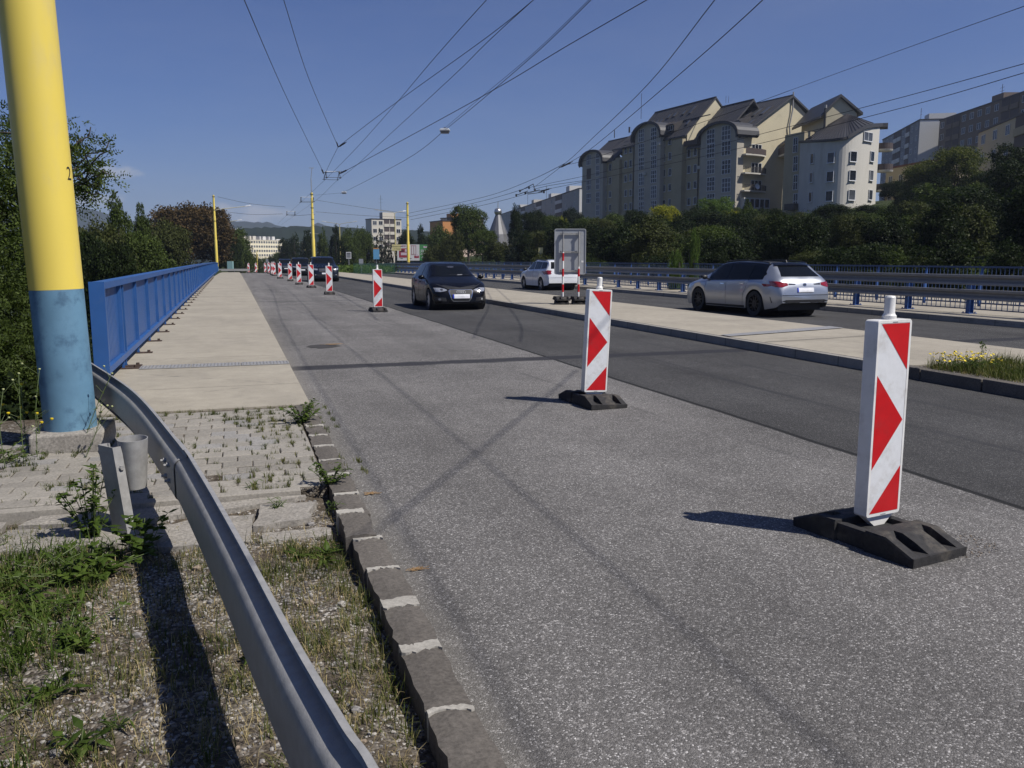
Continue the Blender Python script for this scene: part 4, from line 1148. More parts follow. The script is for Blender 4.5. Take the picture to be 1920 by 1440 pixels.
insul(1010, 360, 71, 1034, 353, 69, 'insulator on the twin wires left of the apartment block', .06)
wire([(2.4, -2.8, 7), (4.9, 1.1, 7), (7.3, 5.0, 7), (8.6, 7.2, 7)], .011, 'span cable overhead whose shadow crosses the coned lane diagonally')
# frog / crossing hardware on the far wires
b = MB()
for (a, c) in (((975, 358), (1000, 345)), ((985, 362), (1012, 356)), ((968, 366), (990, 358)), ((1000, 345), (1003, 358)), ((990, 364), (1020, 360))):
    b.tube([Dp(*a, 74), Dp(*c, 73)], .03, 6)
for p in ((975, 358), (992, 352), (985, 362), (1003, 356), (1020, 360), (968, 366)): q = Dp(*p, 73.5); b.lathe([(0, -.12), (.08, -.08), (.08, .08), (0, .12)], 8, Matrix.Translation(q))
o = b.build('wire_crossing', M['wire'], None, world=True, loc=Dp(990, 356, 74)); tag(o, 'dark wire crossing hardware hanging left of the apartment block', 'wire crossing')

# ---------------------------------------------------------------- lamps
def susp(px, py, d, lab):
    p = Dp(px, py, d); root = empty('suspended_lamp', p, R(-20), lab, 'street lamp', 'lamps hanging from cables')
    b = MB(); b.prism([(-.19, -.01), (.19, -.01), (.20, .03), (.14, .08), (-.14, .08), (-.20, .03)], -.13, .13, 'y'); b.build('housing', M['lampwhite'], root, bevel=.012)
    b = MB(); b.prism([(-.18, -.012), (.18, -.012), (.15, -.10), (-.15, -.10)], -.12, .12, 'y'); b.build('lens', M['lampdark'], root, bevel=.01)
    b = MB(); b.box((0, 0, .10), (.06, .05, .06)); b.build('bracket', M['black'], root)
susp(834, 245, 33, 'near suspended lamp box hanging on the cable, upper middle'); susp(645, 361, 70, 'far small suspended lamp box right of the spiked mast')
LG = 'yellow street lamps with curved arms'
def lamp(x, y, zb, h, arms, lab, col='yellow', top=None):
    root = empty('street_lamp', (x, y, zb), label=lab, cat='street lamp', group=LG)
    b = MB(); b.tube([(0, 0, 0), (0, 0, 1.0)], .13, 10, 0, cap=False); b.build('painted_base', M['mastblue'], root, auto=40)
    b = MB(); b.tube([(0, 0, 1.0), (0, 0, h * .45), (0, 0, h * .47), (0, 0, h * .93)], [.125, .12, .10, .085], 10, cap=False); b.build('pole', M['lamppole'], root, auto=40)
    for s, L, ang in arms:
        ca, sa = math.cos(ang), math.sin(ang)
        P = [(0, 0, h * .93), (.06 * s * ca, .06 * s * sa, h * .97), (.35 * s * ca, .35 * s * sa, h), (L * s * ca, L * s * sa, h + .13 * L)]
        b = MB(); b.tube(catmull(P, 5), .045, 8); b.build('arm', M['lamparm'], root, auto=40)
        e = Vector(P[-1]); T = Matrix.Translation(e) @ Matrix.Rotation(ang if s > 0 else ang + math.pi, 4, 'Z') @ Matrix.Rotation(R(-9), 4, 'Y')
        b = MB(); b.prism([(-.1, -.05), (.75, -.07), (.85, 0), (.62, .12), (.1, .10), (-.1, .04)], -.14, .14, 'y', M=T); b.build('lamp_head', M['lampwhite'], root, bevel=.03)
def lamp_px(px, pytop, pybase, arms, lab, h=9.0):
    d = h * F / (pybase - pytop); p = Dp(px, pybase, d); lamp(p.x, p.y, p.z, h, arms, lab)
lamp_px(639, 421, 508, ((-1, 2.6, -.3), (1, 2.6, -.3)), 'double armed lamp standing alone right of the dark oncoming cars')
lamp_px(742, 400, 494, ((-1, 2.8, -.3), (1, 2.0, .6)), 'double armed lamp carrying the yellow direction sign')
lamp_px(602, 440, 497, ((-1, 2.2, -.3),), 'single armed lamp just right of the spiked mast')
lamp_px(573, 457, 500, ((-1, 2.4, -.3), (1, 2.4, -.3)), 'double armed lamp just left of the spiked mast')
lamp_px(566, 462, 500, ((-1, 2.4, -.3),), 'smaller lamp behind the one left of the spiked mast')
lamp_px(536.5, 469, 500, ((-1, 2.2, -.3), (1, 2.2, -.3)), 'small far double armed lamp before the pale apartment slab')
for px, d, py, al, lab in ((402, 120, 393, 4.2, 'left side lamp whose arm is highest, behind the copper tree'), (404, 160, 418, 4.0, 'left side lamp in the middle of the three behind the copper tree'), (405, 200, 434, 4.4, 'left side lamp whose arm is lowest behind the copper tree')):
    p = Dp(px, py, d); zb = zr(p.y) - .3; h = p.z - zb
    lamp(p.x, p.y, zb, h, ((1, al, .1),), lab)
def post_px(px, py, h, lab, d):
    p = Dp(px, py, d); root = empty('yellow_post', p, label=lab, cat='post'); b = MB(); b.cyl((0, 0, 0), .11, h, 8, r2=.09); b.build('shaft', M['yellow'], root, auto=40)
    b = MB(); b.tube([(0, 0, h), (.6, 0, h + .3)], .04, 6); b.build('arm', M['yellow'], root)
post_px(460, 507, 4.6, 'thin yellow post above the far leftmost beacon', 200); post_px(483, 505, 4.3, 'thin yellow post above the far beacon right of the tiny white car', 210)

# ---------------------------------------------------------------- signs and billboards in the distance
def panel_px(name, cat, lab, px0, py0, px1, py1, d, mat, leg_to=None, thick=.06, parts=None, nlegs=1, legmat='lampgrey', yaw=None):
    c = Dp((px0 + px1) / 2, (py0 + py1) / 2, d); w = (px1 - px0) / F * d; h = (py1 - py0) / F * d
    root = empty(name, (c.x, c.y, c.z - h / 2), -PS if yaw is None else yaw, lab, cat)
    b = MB(); b.box((0, 0, h / 2), (w, thick, h)); b.build('panel', mat, root)
    if leg_to:
        zb = Dp((px0 + px1) / 2, leg_to, d).z - (c.z - h / 2)
        for i in range(nlegs):
            x = 0 if nlegs == 1 else (-w * .35 + w * .7 * i / (nlegs - 1))
            b = MB(); b.cyl((x, thick, zb), .05, h / 2 - zb, 8); b.build('leg', M[legmat], root)
    def rect(nm, u0, v0, u1, v1, m, k=1):
        b = MB(); b.add([(-w / 2 + w * u0, -thick / 2 - .012 * k, h * (1 - v1)), (-w / 2 + w * u1, -thick / 2 - .012 * k, h * (1 - v1)), (-w / 2 + w * u1, -thick / 2 - .012 * k, h * (1 - v0)), (-w / 2 + w * u0, -thick / 2 - .012 * k, h * (1 - v0))], [(0, 1, 2, 3)])
        return b.build(nm, m, root)
    def txt(s, u, v, size, m, k=2, name='lettering'):
        me = text_curve(s, size * h); me.transform(Matrix.Translation((-w / 2 + w * u, -thick / 2 - .012 * k, h * (1 - v))) @ Matrix.Rotation(R(90), 4, 'X')); me.materials.append(m)
        o = bpy.data.objects.new(name, me); link(o, root); return o
    if parts: parts(rect, txt, w, h, root)
    return root
flat = lambda n, c, r=.6: M.setdefault(n, paint(n, c, r, var=.06))
flat('sign_white', (.66, .66, .64)); flat('poster_pink', (.62, .50, .55)); flat('poster_red', (.35, .03, .05)); flat('poster_dark', (.10, .03, .04)); flat('poster_green', (.07, .26, .08)); flat('sign_yellow', (.62, .55, .26)); flat('sign_skyblue', (.13, .36, .58)); flat('sign_black', (.02, .02, .02)); flat('teal', (.22, .36, .36)); flat('sign_orange', (.55, .25, .08))
def bill(rect, txt, w, h, root):
    rect('poster', .0, .02, .72, .98, M['sign_white'])
    rect('poster', .72, .02, .985, .98, M['poster_green'])
    rect('picture', .06, .25, .36, .80, M['poster_red'], 2); rect('picture', .12, .50, .32, .66, M['poster_pink'], 3); rect('picture', .10, .33, .22, .46, M['poster_dark'], 3); rect('picture', .25, .30, .34, .46, M['poster_pink'], 3)
    txt('RESH', .20, .12, .16, M['poster_red'])
    for i, x in enumerate((.46, .53, .60)): rect('picture', x, .10, x + .012, .62, M['poster_red'], 2)
    rect('picture', .44, .08, .62, .10, M['poster_red'], 2); rect('picture', .44, .60, .62, .62, M['poster_red'], 2)
    rect('picture', .55, .68, .70, .82, M['poster_red'], 2); rect('picture', .60, .60, .68, .72, M['poster_pink'], 3); rect('picture', .10, .84, .18, .87, M['sign_black'], 2); rect('picture', .38, .84, .46, .87, M['sign_black'], 2)
    txt('200', .82, .58, .20, M['sign_white']); txt('\u2190', .83, .80, .26, M['sign_white'])
    for v in (.34, .42): rect('picture', .76, v, .92, v + .035, M['sign_white'], 2)
    rect('picture', .85, .12, .96, .22, M['poster_pink'], 2); rect('picture', .93, .34, .96, .8, M['leaf_dark'], 2)
panel_px('billboard', 'billboard', 'wide billboard with a white and red poster beside a green one', 745, 458, 803, 489, 124, M['sign_black'], 497, .3, bill, 3)
def dirsign(rect, txt, w, h, root):
    txt('\u2190 Mestske kupele', .52, .30, .28, M['sign_black']); txt('\u2190 Terasa', .6, .70, .28, M['sign_black'])
panel_px('direction_sign', 'road sign', 'small yellow direction sign on the lamp before the billboard', 735, 458.5, 752, 470, 118, M['sign_yellow'], None, .05, dirsign)
panel_px('direction_board', 'road sign', 'small blue board with an orange top at the edge of the trees', 700, 465, 711, 486, 128, M['sign_skyblue'], 497, .1, lambda r_, t_, w, h, q: r_('header', 0, 0, 1, .10, M['sign_orange']))
def lane(rect, txt, w, h, root):
    for x in (.22, .42, .62, .82): rect('lane_arrow', x - .04, .25, x + .04, .85, M['sign_black'], 2); rect('lane_arrow', x - .07, .12, x + .07, .27, M['sign_black'], 2)
panel_px('lane_sign', 'road sign', 'white lane direction sign with black arrows left of the lamp trees', 649, 472.5, 658.5, 485, 112, M['sign_white'], 512, .04, lane)
panel_px('grey_sign', 'road sign', 'blank grey sign back beside the green fence', 673, 485.5, 681, 496, 96, M['signback'], 514, .04)
panel_px('yellow_board', 'sign', 'blank yellow board hanging among the bushes left of the grey sign', 1009.5, 464, 1018, 475, 78, M['sign_yellow'], 490, .05)
panel_px('teal_box', 'cabinet', 'pale blue-grey cabinet behind the far end of the blue railing', 427, 490, 437, 504, 122, M['teal'], 508, .5)
panel_px('round_sign', 'road sign', 'tiny pale sign before the pale apartment slab', 498.5, 486, 503, 492, 200, M['lampgrey'], 505, .05)
# little guardrail closing the sidewalk at its far end
fe = empty('end_guardrail', (-1.8, 113.4, zr(113)), label='short grey guardrail closing the far end of the left sidewalk', cat='guardrail')
b = MB(); b.box((-.2, 113.4, zr(113) + .40), (4.2, .08, .28)); b.build('beam', M['galv'], fe, world=True)
for x in (-1.9, .1, 1.5): b = MB(); b.box((x, 113.5, zr(113) + .2), (.08, .08, .42)); b.build('post', M['galv'], fe, world=True)
# green fence beyond the median
gf = empty('green_fence', (17, 95, 0), label='thin dark green barred fence right of the blank grey sign', cat='fence')
b = MB()
for i in range(34):
    p = Dp(664 + i * 2.3, 515, 92); p2 = p + Vector((0, 0, 1.15)); b.tube([p, p2], .03, 5)
flat('fence_green', (.03, .10, .06))
o = b.build('bar_infill', M['fence_green'], gf, world=True); o['kind'] = 'stuff'
b = MB(); p, q = Dp(664, 515, 92), Dp(664 + 33 * 2.3, 515, 92); b.bar(p + Vector((0, 0, 1.15)), q + Vector((0, 0, 1.15)), .06, .06); b.build('top_rail', M['fence_green'], gf, world=True)

# ---------------------------------------------------------------- cars
def smooth(P, y):
    """P: sorted (y, v) points, monotone smoothed"""
    if y <= P[0][0]: return P[0][1]
    if y >= P[-1][0]: return P[-1][1]
    for (a, va), (c, vc) in zip(P[:-1], P[1:]):
        if a <= y <= c:
            t = (y - a) / (c - a); return va + (vc - va) * t
def sm2(P, y, r=0.06):
    return sum(smooth(P, y + k * r) * w for k, w in ((-2, .1), (-1, .2), (0, .4), (1, .2), (2, .1)))
class Car:
    def __init__(s, d, label, name='parked_car', paintm='silver', roofm=None):
        s.d = d; W = d['W'] / 2; s.W = W
        s.root = empty(name, label=label, cat='car')
        top, belt, wid = d['top'], d['belt'], d['plan']; y0, y1 = top[0][0], top[-1][0]
        n = int((y1 - y0) / 0.035); ys = [y0 + (y1 - y0) * i / n for i in range(n + 1)]
        Rw = d['Rw'] + 0.055; zroof = max(z for _, z in top)
        rings = []
        for y in ys:
            zt = sm2(top, y, .035); zb = sm2(d['bottom'], y, .03); zl = min(sm2(belt, y), zt - 0.05)
            w = W * sm2(wid, y, .05)
            for wy in d['wheels']:
                q = Rw ** 2 - (y - wy) ** 2
                if q > 0: zb = max(zb, d['Rw'] * .98 + math.sqrt(q) - 0.0)
            t = max(0.0, min(1.0, (zt - zl) / max(.01, zroof - zl)))
            t = t * t * (3 - 2 * t)
            w5 = w * ((1 - t) * .86 + t * d.get('roofw', .72)); rr = 1 - t
            zs = [zb, zb + .30 * (zl - zb), zb + .68 * (zl - zb), zl - .03, zl, zl + (zt - zl) * (.55 * (1 - t) + .88 * t), zl + (zt - zl) * (.85 * (1 - t) + .975 * t), zt - .008 * t, zt]
            sh = d.get('shoulder', .985)
            ws = [w * (.955 if zb < .4 else .985), w * .992, w, w * sh, w * (.955 * (1 - t) + .93 * t), w5, w5 * (.86 if t > .3 else .80), w5 * .5, 0.0]
            rings.append([(ws[k], y, zs[k]) for k in range(9)])
        b = MB(); k = 17
        for r_ in rings:
            full = [(-x, y, z) for x, y, z in r_] + [(x, y, z) for x, y, z in r_[:-1]][::-1]
            b.v += full
        for i in range(len(rings) - 1):
            for j in range(k - 1): b.f.append((i * k + j, i * k + j + 1, (i + 1) * k + j + 1, (i + 1) * k + j)); b.m.append(0)
        b.f.append(tuple(range(k))); b.f.append(tuple((len(rings) - 1) * k + j for j in range(k - 1, -1, -1))); b.m += [0, 0]
        s.body = b.build('body', M[paintm], s.root, auto=38)
        bm = bmesh.new(); bm.from_mesh(s.body.data); s.bvh = BVHTree.FromBMesh(bm); bm.free()
        s.y0, s.y1 = y0, y1
        u = MB(); u.box((0, (y0 + y1) / 2, .36), (W * 1.5, (y1 - y0) * .90, .34)); u.build('underbody', M['trim'], s.root)
        for wy in d['wheels']:
            lm = MB(); T = Matrix.Translation((0, wy, d['Rw'])) @ Matrix.Rotation(R(90), 4, 'Y')
            lm.lathe([(Rw + .02, -W * .93), (Rw + .02, W * .93)], 28, T); lm.build('wheel_arch', M['trim'], s.root)
        s.wheel_me = None
        for wy in d['wheels']:
            for sd in (-1, 1): s.wheel(sd, wy)
    def wheel(s, sd, wy):
        d = s.d; Rw = d['Rw']; x = s.W - .115
        w = empty('wheel', (sd * x, wy, Rw), 0 if sd > 0 else math.pi); w.parent = s.root
        if s.wheel_me is None:
            T = Matrix.Rotation(R(90), 4, 'Y')
            b = MB(); rr = Rw * .70; b.lathe([(rr, -.10), (Rw * .97, -.105), (Rw, -.08), (Rw, .08), (Rw * .97, .105), (rr, .098), (rr, -.10)], 36, T)
            ty = b.build('tyre', M['tyre'], w, auto=40)
            b = MB(); b.lathe([(rr * 1.0, .10), (rr * .95, .098), (rr * .92, .06), (rr * .9, .0), (0, .0)], 36, T, 0)
            b.lathe([(0.0, .085), (.04, .085), (.045, .07), (.06, .06)], 16, T, 1)
            ns = d.get('spokes', 5)
            for i in range(ns):
                a = 2 * math.pi * i / ns; tw = .5 if ns > 7 else .9
                A = [(.045, -.5), (.045, .5), (rr * .95, .5 * tw), (rr * .95, -.5 * tw)]
                wd_ = .05 if ns <= 7 else .026
                q = []
                for (rad, o_), xx in zip(A, (.08, .08, .085, .085)):
                    q.append((xx, math.cos(a) * rad - math.sin(a) * o_ * wd_ * 1.6, math.sin(a) * rad + math.cos(a) * o_ * wd_ * 1.6))
                q2 = [(p[0] - .05, p[1], p[2]) for p in q]
                b.add(q + q2, [(0, 1, 2, 3), (0, 1, 5, 4), (2, 3, 7, 6), (1, 2, 6, 5), (3, 0, 4, 7)], 1)
            ri = b.build('rim', [M['trim'] if d.get('darkrim') else M['rimdark'], M[d.get('rimm', 'rim')]], w, auto=40)
            s.wheel_me = (ty.data, ri.data)
        else:
            for nm, me in zip(('tyre', 'rim'), s.wheel_me): o = bpy.data.objects.new(nm, me); link(o, w)
    def patch(s, name, mat, poly, axis, side=1, off=.005, n=4, parent=None, skirt=.012):
        """poly (a, b) pairs: for axis x they are (y, z) seen on the given side; for axis y (x, z) seen from the front (+1) or rear (-1); for z (x, y)"""
        dense = []
        for i in range(len(poly)):
            p, q = poly[i], poly[(i + 1) % len(poly)]; L = math.hypot(q[0] - p[0], q[1] - p[1]); m = max(1, int(L / .05))
            dense += [(p[0] + (q[0] - p[0]) * k / m, p[1] + (q[1] - p[1]) * k / m) for k in range(m)]
        cx = sum(p[0] for p in dense) / len(dense); cy = sum(p[1] for p in dense) / len(dense)
        dirv = {'x': Vector((-side, 0, 0)), 'y': Vector((0, -side, 0)), 'z': Vector((0, 0, -1))}[axis]
        def hit(a, c):
            o = {'x': Vector((side * 3, a, c)), 'y': Vector((a, side * 6, c)), 'z': Vector((a, c, 5))}[axis]
            h = s.bvh.ray_cast(o, dirv)
            return (h[0] + h[1] * (off if h[1].dot(dirv) < 0 else -off)) if h[0] is not None else None
        rings = [dense] + [[(cx + (p[0] - cx) * f, cy + (p[1] - cy) * f) for p in dense] for f in [1 - k / n for k in range(1, n)]]
        vs = []; last = hit(cx, cy) or Vector((0, 0, 0))
        for rg in rings:
            for a, c in rg:
                h = hit(a, c)
                if h is None: h = last
                last = h; vs.append(h)
        m = len(dense); vs.append(hit(cx, cy) or last)
        fs = [(q * m + i, q * m + (i + 1) % m, (q + 1) * m + (i + 1) % m, (q + 1) * m + i) for q in range(n - 1) for i in range(m)]
        fs += [((n - 1) * m + i, (n - 1) * m + (i + 1) % m, n * m) for i in range(m)]
        base = len(vs); vs += [v + dirv * skirt for v in vs[:m]]
        fs += [(i, (i + 1) % m, base + (i + 1) % m, base + i) for i in range(m)]
        b = MB(); b.add(vs, fs); return b.build(name, mat, parent or s.root, auto=50)
    def sides(s, name, mat, poly, off=.005, **k):
        for sd in (-1, 1): s.patch(name, mat, poly, 'x', sd, off, **k)
    def seam(s, pts, w=.007):
        for sd in (-1, 1):
            for p, q in zip(pts[:-1], pts[1:]):
                dx, dy = q[0] - p[0], q[1] - p[1]; L = math.hypot(dx, dy); nx, ny = -dy / L * w / 2, dx / L * w / 2
                s.patch('door_gap', M['trim'], [(p[0] + nx, p[1] + ny), (q[0] + nx, q[1] + ny), (q[0] - nx, q[1] - ny), (p[0] - nx, p[1] - ny)], 'x', sd, .0025, n=2, skirt=.004)
    def mirror(s, y, z, mat):
        for sd in (-1, 1):
            b = MB(); T = Matrix.Translation((sd * (s.W + .07), y, z)) @ Matrix.Diagonal((.10, .055, .065, 1)); b.lathe([(0, -1), (.6, -.8), (.95, -.3), (1, .2), (.7, .8), (0, 1)], 12, T)
            b.bar((sd * (s.W - .06), y, z - .05), (sd * (s.W + .03), y, z - .03), .06, .03)
            b.build('wing_mirror', mat, s.root, auto=50)
def ell(cx, cy, rx_, ry_, n=16): return [(cx + rx_ * math.cos(2 * math.pi * i / n), cy + ry_ * math.sin(2 * math.pi * i / n)) for i in range(n)]

# silver estate, seen from the rear left; front is +y
est = dict(W=1.79, Rw=.335, wheels=(-1.36, 1.34), roofw=.70, darkrim=True, spokes=10, rimm='rimdark', shoulder=.975,
    top=[(-2.34, .62), (-2.33, .70), (-2.31, .86), (-2.24, .97), (-2.16, 1.04), (-1.72, 1.37), (-1.60, 1.405), (-1.0, 1.44), (-.2, 1.46), (.4, 1.42), (.62, 1.37), (1.28, 1.01), (1.45, .96), (1.9, .86), (2.15, .76), (2.26, .64), (2.30, .50)],
    belt=[(-2.34, .60), (-2.2, .95), (-1.9, .985), (-1.0, .96), (0, .93), (1.0, .90), (1.4, .87), (2.0, .76), (2.30, .46)],
    bottom=[(-2.34, .40), (-2.2, .27), (-1.8, .20), (1.8, .18), (2.2, .20), (2.30, .24)],
    plan=[(-2.34, .80), (-2.28, .89), (-2.1, .955), (-1.6, .99), (-1.0, 1.0), (1.2, 1.0), (1.8, .97), (2.1, .88), (2.25, .74), (2.30, .62)])
c1 = Car(est, 'silver estate car with black roof and black wheels driving away beyond the median', 'estate_car', 'silver')
c1.sides('side_window', M['glass'], [(.86, .965), (-.02, .985), (-.04, 1.37), (.36, 1.35), (.60, 1.26)])
c1.sides('side_window', M['glass'], [(-.09, .985), (-1.03, 1.01), (-1.05, 1.33), (-.11, 1.37)])
c1.sides('side_window', M['glass'], [(-1.08, 1.01), (-1.62, 1.05), (-1.70, 1.12), (-1.50, 1.30), (-1.08, 1.33)])
c1.patch('windscreen', M['glass'], [(-.60, 1.02), (.60, 1.02), (.50, 1.34), (-.50, 1.34)], 'y', 1)
c1.patch('rear_window', M['glass'], [(-.60, 1.06), (.60, 1.06), (.53, 1.19), (.47, 1.33), (-.47, 1.33), (-.53, 1.19)], 'y', -1)
def split_off(car, name, mat, test):
    bm = bmesh.new(); bm.from_mesh(car.body.data); bm.faces.ensure_lookup_table()
    sel = [f for f in bm.faces if test(f.calc_center_median())]; vi = {}; b = MB()
    for f in sel:
        ids = []
        for v in f.verts:
            if v.index not in vi: vi[v.index] = len(b.v); b.v.append(tuple(v.co))
            ids.append(vi[v.index])
        b.f.append(tuple(ids)); b.m.append(0)
    bmesh.ops.delete(bm, geom=sel, context='FACES'); bm.to_mesh(car.body.data); bm.free()
    return b.build(name, mat, car.root, auto=38)
def black_top(c):
    if c.z > 1.375 and c.y < .62: return True
    if -1.64 < c.y < .98 and abs(c.x) > .45: return c.z > .985 + .02 * (-c.y) and (c.z > 1.10 or c.y < .9)
    return False
split_off(c1, 'roof', M['blackcar'], black_top)
c1.patch('rear_spoiler', M['blackcar'], [(-.56, 1.325), (.56, 1.325), (.50, 1.39), (-.50, 1.39)], 'y', -1, .03)
for sd in (-1, 1):
    b = MB(); b.tube(catmull([(sd * .585, -1.60, 1.37), (sd * .585, -1.45, 1.43), (sd * .585, -.4, 1.475), (sd * .585, .2, 1.45), (sd * .585, .38, 1.41)], 5), .016, 8); b.build('roof_rail', M['trim'], c1.root, auto=50)
for sd in (-1, 1):
    c1.patch('tail_light', M['tail'], [(sd * .88, .94), (sd * .52, .905), (sd * .52, .84), (sd * .70, .79), (sd * .87, .80)], 'y', -1, .008)
    c1.patch('tail_light', M['tail'], [(-2.26, .93), (-1.94, .945), (-1.98, .86), (-2.26, .79)], 'x', sd, .010)
    c1.patch('lamp_strip', M['headdark'], [(sd * .50, .90), (sd * .28, .875), (sd * .30, .855), (sd * .50, .85)], 'y', -1, .006)
    c1.patch('reflector', M['trim'], [(-2.08, .40), (-2.02, .54), (-2.00, .54), (-2.06, .38)], 'x', sd, .004)
c1.patch('plate_recess', M['silver'], [(-.32, .80), (.32, .80), (.25, .64), (-.25, .64)], 'y', -1, .002)
c1.patch('number_plate', M['plate'], [(-.215, .775), (.26, .775), (.26, .665), (-.215, .665)], 'y', -1, .012)
c1.patch('plate_band', M['plateblue'], [(-.26, .775), (-.217, .775), (-.217, .665), (-.26, .665)], 'y', -1, .012)
c1.patch('badge', M['chrome'], ell(0, .855, .055, .038), 'y', -1, .010, n=2); c1.patch('badge_ring', M['headdark'], ell(0, .855, .040, .026), 'y', -1, .014, n=2)
c1.patch('bumper_trim', M['trim'], [(-.84, .40), (-.60, .47), (.60, .47), (.84, .40), (.70, .30), (-.70, .30)], 'y', -1, .006)
c1.patch('bumper_line', M['trim'], [(-.72, .595), (.72, .595), (.72, .582), (-.72, .582)], 'y', -1, .004, n=2)
c1.sides('sill', M['trim'], [(-.92, .27), (.92, .25), (.92, .205), (-.92, .205)], off=.004)
c1.seam([(.92, .93), (.98, .60), (.90, .28)]); c1.seam([(-.06, .98), (-.06, .27)]); c1.seam([(-1.06, 1.0), (-1.0, .75), (-.88, .60), (-.84, .28)])
c1.sides('door_handle', M['chrome'], [(.02, .84), (.20, .845), (.20, .815), (.02, .81)], off=.02); c1.sides('door_handle', M['chrome'], [(-.90, .87), (-.72, .87), (-.72, .84), (-.90, .84)], off=.02)
c1.mirror(.88, .99, M['trim'])
b = MB(); b.prism([(-1.55, 1.41), (-1.35, 1.42), (-1.50, 1.49)], -.01, .01, 'x'); b.build('antenna', M['trim'], c1.root)
c1.root.location = (13.98, 21.15, zr(21)); c1.root.rotation_euler = (0, 0, R(2.5))

# black hatchback facing the camera: front is +y, turned round
hat = dict(W=1.74, Rw=.31, wheels=(-1.22, 1.25), roofw=.67, spokes=7, rimm='rim', shoulder=.985,
    top=[(-1.97, .60), (-1.95, .80), (-1.88, .95), (-1.68, 1.15), (-1.50, 1.32), (-1.35, 1.375), (-.8, 1.415), (-.1, 1.415), (.25, 1.36), (.95, .985), (1.15, .925), (1.55, .80), (1.80, .685), (1.90, .60), (1.945, .50), (1.955, .38)],
    belt=[(-1.97, .58), (-1.8, .93), (-1.2, .935), (0, .90), (.9, .86), (1.4, .80), (1.75, .68), (1.90, .55), (1.955, .38)],
    bottom=[(-1.97, .36), (-1.8, .24), (-1.5, .20), (1.5, .18), (1.85, .19), (1.955, .22)],
    plan=[(-1.97, .80), (-1.9, .88), (-1.7, .95), (-1.2, 1.0), (1.0, 1.0), (1.45, .98), (1.7, .92), (1.86, .82), (1.955, .64)])
c2 = Car(hat, 'black hatchback driving towards the camera with a chrome rimmed grille', 'hatchback_car', 'blackcar')
c2.sides('side_window', M['glass'], [(.62, .925), (-.18, .955), (-.20, 1.32), (.05, 1.31), (.36, 1.18)])
c2.sides('side_window', M['glass'], [(-.25, .955), (-1.20, .985), (-1.22, 1.20), (-.95, 1.29), (-.27, 1.32)])
c2.patch('windscreen', M['glass'], [(-.64, 1.01), (-.3, .99), (.3, .99), (.64, 1.01), (.52, 1.33), (-.52, 1.33)], 'y', 1)
c2.patch('rear_window', M['glass'], [(-.52, 1.05), (.52, 1.05), (.48, 1.3), (-.48, 1.3)], 'y', -1)
for sd in (-1, 1):
    c2.patch('headlight', M['headlamp'], [(sd * .78, .665), (sd * .62, .668), (sd * .47, .635), (sd * .40, .60), (sd * .46, .572), (sd * .62, .548), (sd * .74, .56)], 'y', 1, .006)
    c2.patch('headlight_lens', M['headdark'], ell(sd * .57, .612, .04, .028), 'y', 1, .010, n=2)
    c2.patch('fog_light', M['headlamp'], ell(sd * .63, .335, .038, .034), 'y', 1, .018, n=2)
    c2.patch('air_intake', M['trim'], [(sd * .78, .41), (sd * .46, .38), (sd * .44, .28), (sd * .74, .27)], 'y', 1, .006)
    c2.patch('tail_light', M['tail'], [(sd * .8, .9), (sd * .5, .9), (sd * .5, .76), (sd * .8, .74)], 'y', -1, .006)
g0 = [(-.33, .615), (.33, .615), (.37, .58), (.37, .54), (.30, .33), (.24, .265), (-.24, .265), (-.30, .33), (-.37, .54), (-.37, .58)]
c2.patch('grille_frame', M['chrome'], g0, 'y', 1, .012)
c2.patch('grille', M['trim'], [(x * .94, .44 + (z - .44) * .93) for x, z in g0], 'y', 1, .017)
for i in range(5): c2.patch('grille_slat', M['headdark'], [(-.31 + .003 * i, .595 - i * .020), (.31 - .003 * i, .595 - i * .020), (.31 - .003 * i, .590 - i * .020), (-.31 + .003 * i, .590 - i * .020)], 'y', 1, .021, n=2)
for i in range(4):
    cx = -.0945 + .063 * i; k_ = 18; b = MB(); vs = []
    for rr, oy in ((.043, .026), (.043, .036), (.034, .036), (.034, .026)):
        for j in range(k_):
            a = 2 * math.pi * j / k_; x, z = cx + rr * math.cos(a), .545 + rr * math.sin(a); h = c2.bvh.ray_cast(Vector((x, 6, z)), Vector((0, -1, 0)))[0]; vs.append((x, h.y + oy, z))
    b.add(vs, [(q * k_ + j, q * k_ + (j + 1) % k_, ((q + 1) % 4) * k_ + (j + 1) % k_, ((q + 1) % 4) * k_ + j) for q in range(4) for j in range(k_)]); b.build('badge_ring', M['badge'], c2.root)
c2.patch('number_plate', M['plate'], [(-.26, .465), (.215, .465), (.215, .36), (-.26, .36)], 'y', 1, .034)
c2.patch('plate_band', M['plateblue'], [(.217, .465), (.26, .465), (.26, .36), (.217, .36)], 'y', 1, .034)
c2.patch('bonnet_gap', M['trim'], [(-.70, .78), (-.60, .735), (-.38, .645), (.38, .645), (.60, .735), (.70, .78), (.58, .725), (.38, .637), (-.38, .637), (-.58, .725)], 'y', 1, .003, n=2)
c2.seam([(.62, .90), (.66, .60), (.60, .26)]); c2.seam([(-.22, .93), (-.22, .26)]); c2.seam([(-1.05, .95), (-.95, .62), (-.80, .30)])
c2.sides('door_handle', M['trim'], [(-.12, .82), (.06, .82), (.06, .79), (-.12, .79)], off=.02); c2.sides('door_handle', M['trim'], [(-.85, .84), (-.67, .84), (-.67, .81), (-.85, .81)], off=.02)
c2.mirror(.66, .96, M['blackcar'])
b = MB(); T = Matrix.Translation((0, .30, 1.27)) @ Matrix.Rotation(R(0), 4, 'Z')
c2.patch('inside_mirror', M['headdark'], ell(-.02, 1.262, .11, .028), 'y', 1, .007, n=2)
